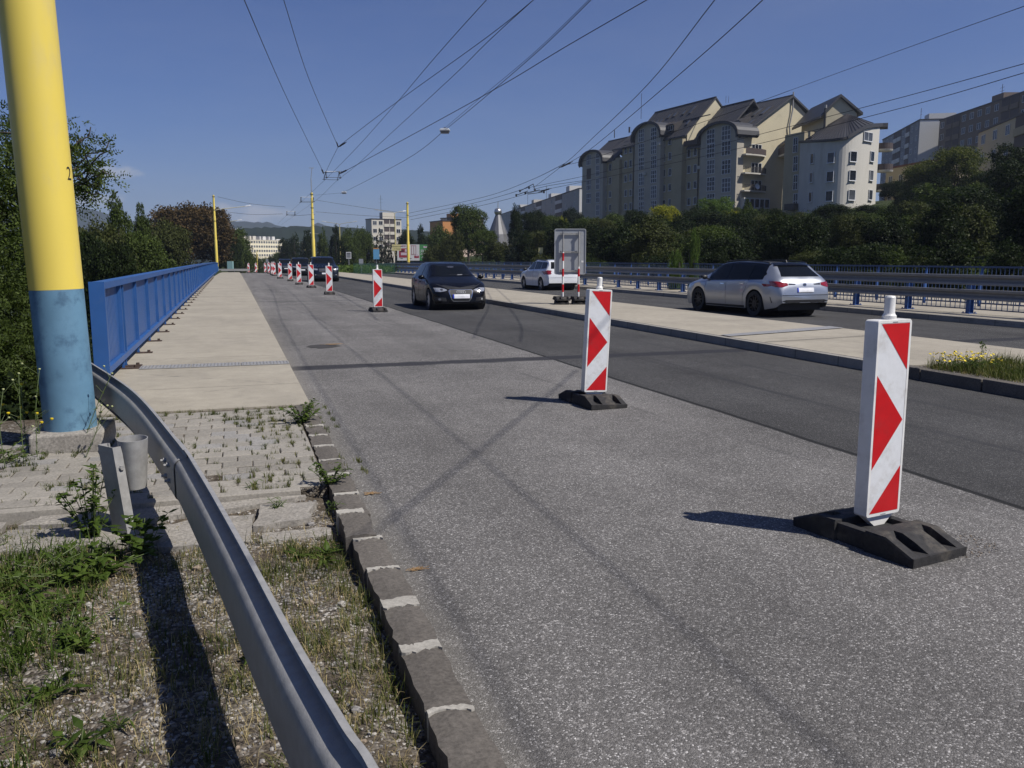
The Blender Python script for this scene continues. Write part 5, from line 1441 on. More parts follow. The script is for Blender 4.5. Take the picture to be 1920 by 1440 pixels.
c2.patch('windscreen_sticker', M['plate'], [(-.30, 1.02), (-.14, 1.02), (-.14, 1.035), (-.30, 1.035)], 'y', 1, .007, n=2)
c2.patch('wiper', M['trim'], [(-.50, 1.015), (.10, 1.03), (.10, 1.038), (-.50, 1.023)], 'y', 1, .009, n=2)
c2.root.location = (6.42, 26.6, zr(26)); c2.root.rotation_euler = (0, 0, R(180 - 1))

# small white estate behind the sign
wes = dict(W=1.73, Rw=.305, wheels=(-1.24, 1.22), roofw=.74, spokes=5, rimm='rim', shoulder=.985,
    top=[(-2.10, .58), (-2.09, .80), (-2.04, .98), (-1.93, 1.20), (-1.82, 1.40), (-1.70, 1.455), (-1.0, 1.48), (-.1, 1.47), (.25, 1.40), (1.0, 1.03), (1.2, .97), (1.7, .86), (1.95, .74), (2.08, .58), (2.12, .45)],
    belt=[(-2.10, .56), (-2.0, .98), (-1.2, .98), (0, .95), (1.0, .90), (1.5, .84), (2.0, .66), (2.12, .40)],
    bottom=[(-2.10, .36), (-2.0, .26), (-1.6, .21), (1.6, .19), (2.12, .22)],
    plan=[(-2.10, .84), (-2.03, .92), (-1.8, .97), (-1.2, 1.0), (1.0, 1.0), (1.6, .97), (1.95, .86), (2.12, .66)])
c3 = Car(wes, 'white estate car driving away, half hidden behind the grey sign', 'estate_car', 'whitecar')
c3.sides('side_window', M['glass'], [(.68, .975), (-.16, 1.0), (-.18, 1.38), (.10, 1.36), (.40, 1.24)]); c3.sides('side_window', M['glass'], [(-.23, 1.0), (-1.08, 1.02), (-1.10, 1.36), (-.25, 1.38)]); c3.sides('side_window', M['glass'], [(-1.14, 1.02), (-1.78, 1.06), (-1.72, 1.30), (-1.60, 1.35), (-1.14, 1.36)])
c3.patch('windscreen', M['glass'], [(-.60, 1.05), (.60, 1.05), (.52, 1.38), (-.52, 1.38)], 'y', 1); c3.patch('rear_window', M['glass'], [(-.60, 1.04), (.60, 1.04), (.54, 1.36), (-.54, 1.36)], 'y', -1)
for sd in (-1, 1):
    c3.patch('tail_light', M['tail'], [(sd * .85, .98), (sd * .60, .96), (sd * .62, .78), (sd * .84, .76)], 'y', -1, .006); c3.patch('tail_light', M['tail'], [(-2.06, .96), (-1.80, .95), (-1.86, .80), (-2.06, .76)], 'x', sd, .008)
    b = MB(); b.tube([(sd * .60, -1.55, 1.45), (sd * .60, .1, 1.47)], .018, 6); b.build('roof_rail', M['trim'], c3.root)
c3.patch('number_plate', M['plate'], [(-.26, .87), (.26, .87), (.26, .77), (-.26, .77)], 'y', -1, .012)
c3.patch('bumper_trim', M['trim'], [(-.75, .36), (.75, .36), (.70, .28), (-.70, .28)], 'y', -1, .006); c3.patch('bumper_line', M['trim'], [(-.75, .62), (.75, .62), (.75, .61), (-.75, .61)], 'y', -1, .004, n=2)
c3.seam([(.78, .92), (.80, .60), (.74, .28)]); c3.seam([(-.20, .98), (-.20, .27)]); c3.seam([(-1.12, 1.0), (-.95, .70), (-.80, .30)])
c3.mirror(.72, 1.0, M['trim'])
c3.root.location = (15.0, 40.6, zr(40)); c3.root.rotation_euler = (0, 0, R(1))

# dark oncoming cars
suv = dict(W=1.88, Rw=.36, wheels=(-1.32, 1.34), roofw=.76, spokes=7, rimm='rim', shoulder=.99,
    top=[(-2.25, .75), (-2.22, 1.0), (-2.1, 1.25), (-1.95, 1.55), (-1.8, 1.66), (-1.0, 1.70), (0, 1.69), (.35, 1.62), (1.0, 1.20), (1.2, 1.12), (1.9, 1.02), (2.12, .90), (2.2, .70), (2.22, .50)],
    belt=[(-2.25, .72), (-2.1, 1.15), (0, 1.10), (1.0, 1.07), (1.8, .95), (2.1, .80), (2.22, .45)],
    bottom=[(-2.25, .42), (-2.0, .30), (2.0, .26), (2.22, .28)],
    plan=[(-2.25, .85), (-2.1, .95), (-1.5, 1.0), (1.5, 1.0), (1.9, .95), (2.1, .86), (2.22, .72)])
def suvcar(label, col, px, py0, py1, px_w, d, badge=False):
    c = Car(suv, label, 'oncoming_car', col)
    c.patch('windscreen', M['glass'], [(-.70, 1.22), (.70, 1.22), (.60, 1.60), (-.60, 1.60)], 'y', 1)
    c.sides('side_window', M['glass'], [(.60, 1.14), (-.1, 1.16), (-.12, 1.58), (.1, 1.57), (.36, 1.44)]); c.sides('side_window', M['glass'], [(-.18, 1.16), (-1.6, 1.2), (-1.6, 1.5), (-.2, 1.58)])
    for sd in (-1, 1):
        c.patch('headlight', M['headlamp'], [(sd * .86, .92), (sd * .52, .86), (sd * .55, .77), (sd * .84, .80)], 'y', 1, .006)
        c.patch('fog_light', M['headlamp'], ell(sd * .68, .47, .05, .03), 'y', 1, .008, n=2)
    c.patch('grille', M['trim'], [(-.46, .88), (.46, .88), (.42, .66), (-.42, .66)], 'y', 1, .008); c.patch('grille_bar', M['chrome'], [(-.45, .79), (.45, .79), (.45, .77), (-.45, .77)], 'y', 1, .014, n=2)
    c.patch('air_intake', M['trim'], [(-.62, .50), (.62, .50), (.55, .36), (-.55, .36)], 'y', 1, .008)
    c.patch('number_plate', M['plate'], [(-.26, .60), (.26, .60), (.26, .51), (-.26, .51)], 'y', 1, .016)
    c.mirror(.70, 1.20, M[col])
    p = Dp(px, 482, d); y = p.y; c.root.location = (p.x, y + 2.2, zr(y)); c.root.rotation_euler = (0, 0, R(180)); return c
suvcar('nearest of the dark oncoming cars, behind the fourth and fifth beacons', 'darkcar', 610, 484, 527, 0, 57.5)
suvcar('middle dark oncoming car, behind the sixth beacon', 'blackcar', 566, 488, 517, 0, 80)
suvcar('farthest dark oncoming car, left of the seventh beacon', 'darkcar', 536.5, 488, 512, 0, 103)
c4 = Car(hat, 'tiny white car appearing over the crest between two far beacons', 'oncoming_car', 'whitecar')
c4.patch('windscreen', M['glass'], [(-.62, 1.0), (.62, 1.0), (.52, 1.33), (-.52, 1.33)], 'y', 1)
for sd in (-1, 1): c4.patch('headlight', M['headlamp'], [(sd * .76, .66), (sd * .44, .64), (sd * .46, .57), (sd * .74, .57)], 'y', 1, .006)
c4.patch('grille', M['trim'], [(-.36, .58), (.36, .58), (.3, .38), (-.3, .38)], 'y', 1, .01)
p = Dp(471, 500, 165); c4.root.location = (p.x, p.y, Dp(471, 513.5, 165).z); c4.root.rotation_euler = (0, 0, R(180))
# ---------------------------------------------------------------- buildings
M['plaster_grey'] = paint('grey_plaster', (0.40, 0.365, 0.30), 0.9, var=.06, scale=.4, dirt=(.20, .20, .19), dscale=.5, damt=.3)
M['plaster_yellow'] = paint('dull_yellow_plaster', (0.37, 0.315, 0.205), 0.9, var=.06, scale=.4, dirt=(.22, .19, .13), dscale=.5, damt=.3)
M['plaster_cream'] = paint('cream_plaster', (0.50, 0.445, 0.31), 0.9, var=.05, scale=.4, dirt=(.34, .31, .20), dscale=.35, damt=.35)
M['plaster_white'] = paint('white_plaster', (0.50, 0.48, 0.43), 0.9, var=.06, scale=.4, dirt=(.36, .33, .27), dscale=.35, damt=.5, stretch=(1, 1, .4))
M['roof'] = paint('grey_metal_roof', (0.040, 0.040, 0.043), 0.55, 0.0, .12, .6, dirt=(.035, .035, .038), dscale=1.5, damt=.5)
M['roof_trim'] = paint('dark_roof_edge', (0.030, 0.026, 0.026), 0.6)
M['win_frame'] = paint('window_frame_white', (0.60, 0.61, 0.62), 0.5)
M['win_glass'] = paint('window_glass', (0.010, 0.013, 0.020), 0.2, var=.5, scale=.6, spec=.3)
M['win_glass2'] = paint('window_glass_curtained', (0.065, 0.072, 0.085), 0.3, var=.4, scale=.6, spec=.3)
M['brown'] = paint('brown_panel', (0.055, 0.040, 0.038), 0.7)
M['awning'] = paint('beige_awning', (0.30, 0.22, 0.10), 0.8)
M['stone'] = paint('plinth_stone', (0.20, 0.19, 0.17), 0.9)

class Bld:
    def __init__(s, A, B, label, name='apartment_building', cat='building'):
        A = Vector(A); B = Vector(B); u = B - A; u.z = 0; s.L = u.length; u.normalize()
        s.A = A; s.u = u; s.v = Vector((-u.y, u.x, 0)); s.rz = math.atan2(u.y, u.x)
        s.root = empty(name, A, s.rz, label, cat); s.cache = {}
    def loc(s, p): d = Vector(p) - s.A; return Vector((d @ s.u if False else d.dot(s.u), d.dot(s.v), d.z))
    def on_y(s, px, py, y=0.0):
        """pixel -> local (x, z) on the plane local y"""
        r_ = Vector(ray(px, py)); o = Vector(EYE) - s.A
        t = (y - o.dot(s.v)) / r_.dot(s.v); p = o + r_ * t; return p.dot(s.u), p.z
    def on_x(s, px, py, x=0.0):
        r_ = Vector(ray(px, py)); o = Vector(EYE) - s.A
        t = (x - o.dot(s.u)) / r_.dot(s.u); p = o + r_ * t; return p.dot(s.v), p.z
    def win(s, x0, z0, x1, z1, y=0.0, cols=2, rows=1, glass=0, face='y', fr=.07, name='window', sill=True):
        w, h = round(abs(x1 - x0), 1), round(z1 - z0, 1); key = (w, h, cols, rows, glass, fr, sill)
        if key not in s.cache:
            b = MB()
            b.box((0, -.02, h / 2), (w, .02, h), m=1)
            for i in range(cols + 1): b.box((-w / 2 + w * i / cols, -.05, h / 2), (fr, .06, h), m=0)
            for j in range(rows + 1): b.box((0, -.052, h * j / rows), (w + fr, .062, fr), m=0)
            if sill: b.box((0, -.10, -.08), (w + .25, .22, .05), m=0)
            o = b.build(name, [M['win_frame'], M['win_glass2' if glass else 'win_glass']], s.root); s.cache[key] = o.data
        else:
            o = bpy.data.objects.new(name, s.cache[key]); link(o, s.root)
        if face == 'y': o.location = ((x0 + x1) / 2, y - .01, z0)
        else: o.location = (y + .01, (x0 + x1) / 2, z0); o.rotation_euler = (0, 0, R(90))
        return o
    def win_px(s, px, py, w, h, y=0.0, **k):
        """window centred on a pixel of the plane local y; w, h in metres"""
        x, z = s.on_y(px, py, y); return s.win(x - w / 2, z - h / 2, x + w / 2, z + h / 2, y, **k)
    def win_gx(s, px, py, w, h, x, **k):
        v, z = s.on_x(px, py, x); return s.win(v - w / 2, z - h / 2, v + w / 2, z + h / 2, x, face='x', **k)
    def wall(s, x0, x1, y0, y1, z0, z1, mat, name='wall'):
        b = MB(); b.box(((x0 + x1) / 2, (y0 + y1) / 2, (z0 + z1) / 2), (x1 - x0, y1 - y0, z1 - z0)); return b.build(name, M[mat], s.root)

def roof_px(bl, px, py, y): return bl.on_y(px, py, y)
Aw = Dp(1091, 404, 197); Bw = Dp(1382, 395, 150); Aw.z = Bw.z = 8.0
hb = Bld(Aw, Bw, 'long stepped apartment block with arched bays, grey roofs and cream gable on the hillside')
def X(px): return hb.on_y(px, 400, 0)[0]
Z0 = -6
# walls ------------------------------------------------------
z1e = hb.on_y(1140, 299, 0)[1]; z2e = hb.on_y(1177, 271, 0)[1]; z2f = hb.on_y(1250, 250, 0)[1]; z3e = hb.on_y(1297, 272, 0)[1]
zr1 = hb.on_y(1118, 270, 6.5)[1]; zr2 = hb.on_y(1157, 250, 6.5)[1]; zr3 = hb.on_y(1335, 183.5, 6.5)[1]
hb.wall(X(1092), X(1165), 0.02, 13, Z0, z1e, 'plaster_yellow'); hb.wall(X(1165), X(1284), 0, 13, Z0, z2e - .0, 'plaster_yellow'); hb.wall(X(1284) + .01, X(1382), 0, 16, Z0, z3e, 'plaster_yellow')
def roofprism(x0, x1, ye, ze, yr, zr_, yb, zb, t=.28, over=.5, name='roof'):
    """gable roof: eave front, ridge, back eave; a solid with a wall gable beneath"""
    b = MB()
    P = [(ye - over, ze - over * (zr_ - ze) / (yr - ye)), (yr, zr_), (yb + over, zb), (yb + over, zb - t), (yr, zr_ - t * 1.3), (ye - over, ze - over * (zr_ - ze) / (yr - ye) - t)]
    b.prism(P, x0, x1, 'x'); o = b.build(name, M['roof'], hb.root)
    # standing seams
    sm = MB(); n = max(3, int((x1 - x0) / .9))
    for i in range(n + 1):
        x = x0 + .15 + (x1 - x0 - .3) * i / n; sm.bar((x, P[0][0], P[0][1] + .02), (x, P[1][0], P[1][1] + .02), .05, .06)
    sm.bar((x0 + .02, P[1][0], P[1][1] + .03), (x1 - .02, P[1][0], P[1][1] + .03), .3, .08)
    sm.build('roof_seams', M['roof_trim'], o)
    return o
def gable(x0, x1, ye, ze, yr, zr_, yb, zb, mat='plaster_cream'):
    b = MB(); b.prism([(ye, Z0), (yb, Z0), (yb, zb - .4), (yr, zr_ - .42), (ye, ze - .25)], x0, x1, 'x'); return b.build('gable_wall', M[mat], hb.root)
roofprism(X(1094), X(1152), 0, z1e, 6.5, zr1, 13, z1e)
roofprism(X(1149), X(1185), 0, (z1e + z2e) / 2 + 1, 6.5, zr2, 13, z1e)
roofprism(X(1176), X(1285), 0, z2e, 6.5, zr3, 13, z2e)
gable(X(1284) - .2, X(1284) + .02, .02, z2e, 6.5, zr3, 12.98, z2e)
XG = X(1382)
vr, zr4 = hb.on_x(1483, 179, XG)
ve, ze4 = hb.on_x(1395, 247, XG)
vb, zb4 = hb.on_x(1512, 207, XG)
kx0 = X(1300)
slope = (zr4 - ze4) / (vr - ve)
roofprism(X(1322), XG + .6, 0, zr4 - slope * vr, vr, zr4, vr + 7, zr4 - 4.5, over=.6)
roofprism(X(1287), X(1345), 0, z3e, 7.5, hb.on_y(1366, 194, 7.5)[1] - .3, 14, z3e)
gable(XG - .3, XG + .03, .02, zr4 - slope * vr, vr, zr4, vr + 6.4, zr4 - 4.3)
hb.wall(X(1322), XG - .3, 1, vr + 6, Z0, zr4 - slope * vr + .5, 'plaster_yellow')
# skylights: panes lying on the roof slope, slightly proud
def skylight(px, py, ye, ze, yr, zr_, w=.8, l=1.3):
    # intersect view ray with the roof plane
    k = (zr_ - ze) / (yr - ye); r_ = Vector(ray(px, py)); o = Vector(EYE) - hb.A
    oy, oz, ry, rz_ = o.dot(hb.v), o.z, r_.dot(hb.v), r_.z
    t = (ze + k * (oy - ye) - oz) / (rz_ - k * ry); p = o + r_ * t; x, y, z = p.dot(hb.u), p.dot(hb.v), p.z
    a = math.atan(k); T = Matrix.Translation((x, y, z + .12)) @ Matrix.Rotation(a, 4, 'X')
    b = MB(); b.box((0, 0, 0), (w, l, .14), m=0, M=T); b.box((0, 0, .075), (w * .75, l * .8, .01), m=1, M=T); b.build('skylight', [M['roof_trim'], M['win_glass2']], hb.root)
for px, py in ((1222, 231), (1232, 230), (1240, 228), (1255, 219), (1266, 216), (1283, 212), (1296, 210), (1262, 237), (1290, 231), (1302, 203)): skylight(px, py, 0, z2e, 6.5, zr3)
for px, py in ((1404, 214), (1421, 211), (1437, 208)): skylight(px, py, 0, zr4 - slope * vr, vr, zr4, .9, 3.0)
for px, py in ((1410, 229), (1372, 212), (1367, 222), (1350, 214)): skylight(px, py, 0, zr4 - slope * vr, vr, zr4, .9, 1.4)
def dormer(px, py, ye, ze, yr, zr_, w=2.2, h=1.1):
    k = (zr_ - ze) / (yr - ye); r_ = Vector(ray(px, py)); o = Vector(EYE) - hb.A
    t = (ze + k * (o.dot(hb.v) - ye) - o.z) / (r_.z - k * r_.dot(hb.v)); p = o + r_ * t; x, y, z = p.dot(hb.u), p.dot(hb.v), p.z
    b = MB(); b.prism([(y - 1.3, z - 1.0), (y - 1.3, z + h - .9), (y - 1.6, z + h - .9), (y - 1.6, z + h - .7), (y + 1.0, z + h + .15), (y + 1.0, z)], x - w / 2, x + w / 2, 'x'); b.build('dormer', M['roof_trim'], hb.root)
    hb.win(x - w * .35, z - .75, x + w * .35, z + h - 1.0, y - 1.31, cols=2, sill=False)
for px, py in ((1252, 240), (1268, 238)): dormer(px, py, 0, z2e, 6.5, zr3)
for px, py in ((1390, 232), (1338, 232)): dormer(px, py, 0, zr4 - slope * vr, vr, zr4, 2.6)
for px, py in ((1300, 226), (1215, 240)):
    b = MB(); x0, z = hb.on_y(px, py, 2.6); b.bar((x0 - 6, 2.6, z2e + (zr3 - z2e) * 2.6 / 6.5 + .14), (x0 + 5, 2.6, z2e + (zr3 - z2e) * 2.6 / 6.5 + .14), .1, .18); b.build('snow_guard', M['roof_trim'], hb.root)
# arched bays -------------------------------------------------
def bay(pxl, pxr, py_l, py_c, py_r, proj, mat='plaster_grey'):
    xl, xr = hb.on_y(pxl, 300, -proj)[0], hb.on_y(pxr, 300, -proj)[0]
    zl = hb.on_y(pxl, py_l, -proj)[1]; zc = hb.on_y((pxl + pxr) / 2, py_c, -proj)[1]; zrr = hb.on_y(pxr, py_r, -proj)[1]; zs = (zl + zrr) / 2
    n = 16; cx = (xl + xr) / 2; hw = (xr - xl) / 2
    arc = [(cx + hw * math.cos(math.pi * (1 - i / n)), zs + (zc - zs) * math.sin(math.pi * i / n) ** .8) for i in range(n + 1)]
    b = MB(); b.prism([(xl, Z0)] + arc + [(xr, Z0)], -proj, .5, 'y'); b.build('bay', M[mat], hb.root)
    b = MB(); o_ = [(cx + (hw + .8) * math.cos(math.pi * (1 - i / n)), zs - .4 + (zc - zs + .6) * math.sin(math.pi * i / n) ** .8) for i in range(n + 1)]
    i_ = [(cx + (hw + .3) * math.cos(math.pi * (1 - i / n)), zs - .75 + (zc - zs + .70) * math.sin(math.pi * i / n) ** .8) for i in range(n + 1)]
    m = n + 1; vs = [(p[0], y, p[1]) for y in (-proj - .6, 3.2) for p in o_ + i_]
    fs = []
    for i in range(n): fs += [(i, i + 1, m + i + 1, m + i), (2 * m + i, 2 * m + i + 1, 3 * m + i + 1, 3 * m + i), (i, i + 1, 2 * m + i + 1, 2 * m + i), (m + i, m + i + 1, 3 * m + i + 1, 3 * m + i)]
    b.add(vs, fs); b.build('barrel_roof', M['roof'], hb.root)
    b = MB(); vs = [(p[0], y, p[1] + .02) for y in (-proj - .66, -proj - .45) for p in o_ + [(q[0], q[1] - .2) for q in i_]]; b.add(vs, fs); b.build('roof_edge', M['roof_trim'], hb.root)
bay(1092, 1131, 306, 283, 300, .9); bay(1190, 1238, 262, 231, 248, 1.0); bay(1313, 1381, 262, 231, 248, 1.0)
fl = 2.85
def column(px, pys, w, h, y, **k):
    for i, py in enumerate(pys): hb.win_px(px, py, w, h, y, glass=(i + int(px)) % 3 == 0, **k)
column(1104, (300, 347, 372), 1.9, 2.2, -.9, cols=3, rows=2, sill=False, fr=.09); column(1121, (297, 320, 345, 370, 394), 1.5, 2.3, -.9, cols=3, rows=2, sill=False, fr=.09)
b = MB(); x, z = hb.on_y(1104, 326, -.92); b.box((x, -.93, z), (1.8, .05, 2.3)); b.build('blind', M['brown'], hb.root)
column(1203, (254, 281, 307, 336, 364, 390), 1.8, 2.4, -1.0, cols=3, rows=3, sill=False, fr=.09); column(1226, (251, 277, 304, 331, 360, 388), 1.8, 2.4, -1.0, cols=3, rows=3, sill=False, fr=.09)
column(1333, (256, 283, 313, 345, 376), 2.1, 2.4, -1.0, cols=3, rows=3, sill=False, fr=.09); column(1362, (249, 278, 313, 347, 380), 2.3, 2.4, -1.0, cols=3, rows=3, sill=False, fr=.09)
for px, rows in ((1135, (316, 341, 366, 390)), (1144.5, (314, 339, 364, 389)), (1173.5, (282, 309, 335, 362, 387)), (1183, (280, 307, 333, 361, 386)), (1245, (267, 296, 325, 353, 381)), (1256.5, (264, 293, 323, 351, 379)), (1292, (288, 318, 348, 378)), (1304, (285, 316, 346, 376))):
    column(px, rows, .9, 1.35, 0.0, cols=1)
for px, py in ((1210, 326), (1237, 270), (1313, 314), (1160, 310), (1160, 324)):
    x, z = hb.on_y(px, py, -1.1 if px in (1210, 1237) else -.05); b = MB(); b.box((x, -.3 - (1.0 if px in (1210, 1237) else 0), z), (.8, .35, .6)); b.build('air_conditioner', M['plaster_white'], hb.root, bevel=.03)
# rain pipes
for px, pt, y in ((1132, 299, -.05), (1149.5, 290, -.05), (1189.5, 262, -.05), (1238, 248, -.05), (1262.5, 262, -.05), (1311.5, 262, -.05)):
    x, z = hb.on_y(px, pt, y); b = MB(); b.tube([(x, y - .08, z), (x, y - .08, -3)], .09, 6); b.build('rain_pipe', M['roof_trim'], hb.root)
# deep return between the sections
hb.wall(X(1264), X(1283), -.9, .02, Z0, z2e - 1.2, 'plaster_yellow', 'pier'); hb.wall(X(1150), X(1164), -.6, .03, Z0, z1e - .6, 'plaster_yellow', 'pier')
# small terrace recess with dark parapet
b = MB(); x0, z = hb.on_y(1286, 270, -.1); x1 = X(1311); b.box(((x0 + x1) / 2, -.3, z), (x1 - x0, .5, .9)); b.build('terrace', M['brown'], hb.root)
# chimneys, aerials
def pin(px, py, y, h, r_=.04):
    x, z = hb.on_y(px, py, y); b = MB(); b.tube([(x, y, z - .3), (x, y, z + h)], r_, 5); b.build('aerial', M['roof_trim'], hb.root)
pin(1202, 220, 6.5, 5.0, .05); pin(1180, 246, 6.5, .9, .2); pin(1152, 256, 6.5, 1.4, .1); pin(1361, 190, 6.5, 1.0, .03); pin(1366, 190, 6.5, 1.0, .03)
b = MB(); v, z = hb.on_x(1487, 190, XG + .35); b.tube([(XG + .35, v, z - 8), (XG + .35, v - .6, z - 4.3), (XG + .35, v, z - 1.5), (XG + .35, v, z + 1.6)], .13, 8); b.build('flue', M['galv'], hb.root)
# balconies on the gable side
for i, (py, full) in enumerate(((290, 1), (325, 0), (358, 0))):
    v0, z = hb.on_x(1380, py, XG); v1, _ = hb.on_x(1434, py, XG); v0 = .15
    b = MB(); n = 10; pts = [(XG, v0), (XG + 1.5, v0)] + [(XG + 1.5 - 1.2 * (k / n) ** 3, v0 + (v1 - v0) * k / n) for k in range(1, n + 1)] + [(XG, v1)]
    b.prism(pts, z - .12, z + .12, 'z'); sl = b.build('balcony', M['plaster_white'], hb.root)
    b = MB(); 
    for (p, q) in zip(pts[1:-1], pts[2:]):
        if full: b.bar((p[0], p[1], z + .62), (q[0], q[1], z + .62), .05, .95)
        else:
            b.bar((p[0], p[1], z + 1.05), (q[0], q[1], z + 1.05), .05, .05)
            for k in range(5): a = k / 5; b.bar((p[0] + (q[0] - p[0]) * a, p[1] + (q[1] - p[1]) * a, z + .1), (p[0] + (q[0] - p[0]) * a, p[1] + (q[1] - p[1]) * a, z + 1.05), .03, .03, upv=(1, 0, 0))
    b.build('balustrade', M['brown' if full else 'roof_trim'], sl)
    hb.win(v0 + (v1 - v0) * .45, z + .15, v0 + (v1 - v0) * .85, z + 2.0, XG, cols=3, rows=1, face='x', sill=False)
v0, z = hb.on_x(1380, 384, XG); v1, _ = hb.on_x(1432, 384, XG)
hb.wall(XG, XG + 1.5, .15, v1, z - 2.6, z + 1.2, 'plaster_white', 'winter_garden')
for k in range(5): hb.win(.35 + (v1 - .4) * k / 5, z - .5, .35 + (v1 - .4) * (k + .85) / 5, z + 1.0, XG + 1.5, cols=1, face='x', sill=False)
v, z = hb.on_x(1418, 350, XG + 1.6); b = MB(); T = Matrix.Translation((XG + 1.75, v, z)) @ Matrix.Rotation(R(75), 4, 'Y'); b.lathe([(0, 0), (.3, .04), (.5, .14)], 18, T); b.build('satellite_dish', M['lampwhite'], hb.root)
for px, py in ((1387, 333),): v, z = hb.on_x(px, py, XG); b = MB(); b.box((XG + .3, v, z), (.4, .8, .6)); b.build('air_conditioner', M['plaster_white'], hb.root)

# ---- upper block with the lit wall behind the round house
A2 = Dp(1500, 300, 150); B2 = Dp(1545, 300, 139); A2.z = B2.z = 8
ub = Bld(A2, B2, 'tall narrow cream block with steep grey roof behind the round white house')
vR, zR = ub.on_x(1575, 177, ub.L); vE, zE = ub.on_x(1528, 232, ub.L); vB, zB = ub.on_x(1607, 208, ub.L)
b = MB(); b.prism([(0, Z0), (vB, Z0), (vB, zB - .4), (vR, zR - .4), (0, zR - .4 - vR * (zR - zE) / max(.5, vR - vE) * .85)], 0, ub.L, 'x'); b.build('wall', M['plaster_cream'], ub.root)
kk = (zR - zE) / max(.5, vR - vE)
b = MB(); b.prism([(-1.2, zR - kk * (vR + 1.2) * .88), (vR, zR), (vB + .8, zB - .3), (vB + .8, zB - .7), (vR, zR - .45), (-1.2, zR - kk * (vR + 1.2) * .88 - .4)], -1.5, ub.L + .5, 'x'); b.build('roof', M['roof'], ub.root)
b = MB(); x, z = ub.L * .55, zE - 1.4
b.box((ub.L * .4, -1.4, z - 2.2), (ub.L * 1.6, 3.4, .3)); sl = b.build('balcony', M['plaster_white'], ub.root)
b = MB(); b.box((ub.L * .4, -3.0, z - 1.5), (ub.L * 1.6, .08, 1.2)); b.box((ub.L * 1.19, -1.4, z - 1.5), (.08, 3.2, 1.2)); b.build('balustrade', M['brown'], sl)
b = MB(); b.add([(-ub.L * .3, -.2, z + 1.0), (ub.L * .6, -.2, z + 1.0), (ub.L * .6, -2.9, z - .4), (-ub.L * .3, -2.9, z - .4)], [(0, 1, 2, 3)]); o = b.build('awning', M['awning'], ub.root); q = o.modifiers.new('s', 'SOLIDIFY'); q.thickness = .05
b = MB(); v, z = ub.on_x(1547, 215, ub.L + .6); b.tube([(ub.L + .6, v, z - 3.4), (ub.L + .6, v, z + 1.0)], .17, 8); b.tube([(ub.L + .6, v, z + 1.0), (ub.L + .6, v, z + 1.5)], .25, 8, 1); b.build('chimney', [M['roof_trim'], M['galv']], ub.root)
# recess wall with tall windows between the gable and the round house
A3 = Dp(1470, 300, 143.5); B3 = Dp(1506, 300, 139); A3.z = B3.z = 8
rb = Bld(A3, B3, 'narrow shaded stair wing with stacked tall windows left of the round white house', 'stair_wing')
zt = rb.on_y(1490, 250, 0)[1]; rb.wall(0, rb.L, 0, 4, Z0, zt, 'plaster_yellow')
for py in (272, 307, 342, 377): x, z = rb.on_y(1492, py, 0); rb.win(x - .55, z - 1.2, x + .55, z + 1.2, 0, cols=2, rows=2, sill=False)
x, z = rb.on_y(1488, 388, -.1); b = MB(); b.box((x, -.5, z), (2.6, 1.0, 1.0)); b.build('balcony', M['roof_trim'], rb.root)

# ---- round white house with conical roof and swept parapet
rw = empty('round_house', Dp(1580, 388, 128), label='curved white house with conical grey roof and sweeping dark parapet', cat='building')
pxs = list(range(1497, 1651, 6)) + [1650]
def dcol(px): t = (px - 1585) / 88.0; return 127.5 + (13.0 * t * t if t < 0 else 9.0 * t * t)
def ytop(px):
    P = [(1490, 268), (1560, 264), (1590, 260), (1600, 255), (1612, 247), (1625, 241), (1640, 238), (1665, 237)]
    return smooth(P, px)
b = MB(); k = 4; vs = []
zb = Dp(1580, 500, 128).z
for px in pxs:
    t = Dp(px, ytop(px), dcol(px)); d = Vector((t.x, t.y, 0)).normalized() * 1.0
    vs += [(t.x, t.y, zb), (t.x, t.y, t.z), (t.x + d.x * 3, t.y + d.y * 3, t.z), (t.x + d.x * 3, t.y + d.y * 3, zb)]
n = len(pxs); b.add(vs, [(i * 4 + j, (i + 1) * 4 + j, (i + 1) * 4 + j + 1, i * 4 + j + 1) for i in range(n - 1) for j in range(3)] + [(0, 1, 2, 3), (4 * n - 4, 4 * n - 3, 4 * n - 2, 4 * n - 1)])
rwall = b.build('wall', M['plaster_white'], rw, world=True)
bm = bmesh.new(); bm.from_mesh(rwall.data); rbvh = BVHTree.FromBMesh(bm); bm.free()
def on_wall(px, py):
    o_ = Vector(EYE) - Vector(rw.location); h = rbvh.ray_cast(o_, Vector(ray(px, py)).normalized())
    return (h[0] if h[0] is not None else Dp(px, py, dcol(px)) - Vector(rw.location)) + Vector(rw.location)
def edge(px0, px1, th0, th1, mat, name, push=-.7, lift=0.0):
    b = MB(); vs = []; cols = list(range(px0, px1 + 1, 5))
    for px in cols:
        t = Dp(px, ytop(px), dcol(min(px, 1655))); d = Vector((t.x, t.y, 0)).normalized(); a = t + d * push; c = t + d * 2.5
        vs += [(a.x, a.y, t.z + lift + th1), (c.x, c.y, t.z + lift + th1 + .3), (c.x, c.y, t.z + lift - th0), (a.x, a.y, t.z + lift - th0)]
    n = len(cols); b.add(vs, [(i * 4 + j, (i + 1) * 4 + j, (i + 1) * 4 + (j + 1) % 4, i * 4 + (j + 1) % 4) for i in range(n - 1) for j in range(4)] + [(0, 1, 2, 3), (4 * n - 4, 4 * n - 3, 4 * n - 2, 4 * n - 1)])
    b.build(name, M[mat], rw, world=True)
edge(1590, 1665, .1, .45, 'roof', 'parapet'); edge(1495, 1592, .1, .22, 'roof_trim', 'eave', -.6)
ap = Dp(1588, 214, 137); b = MB(); n = 22; vs = [ap]
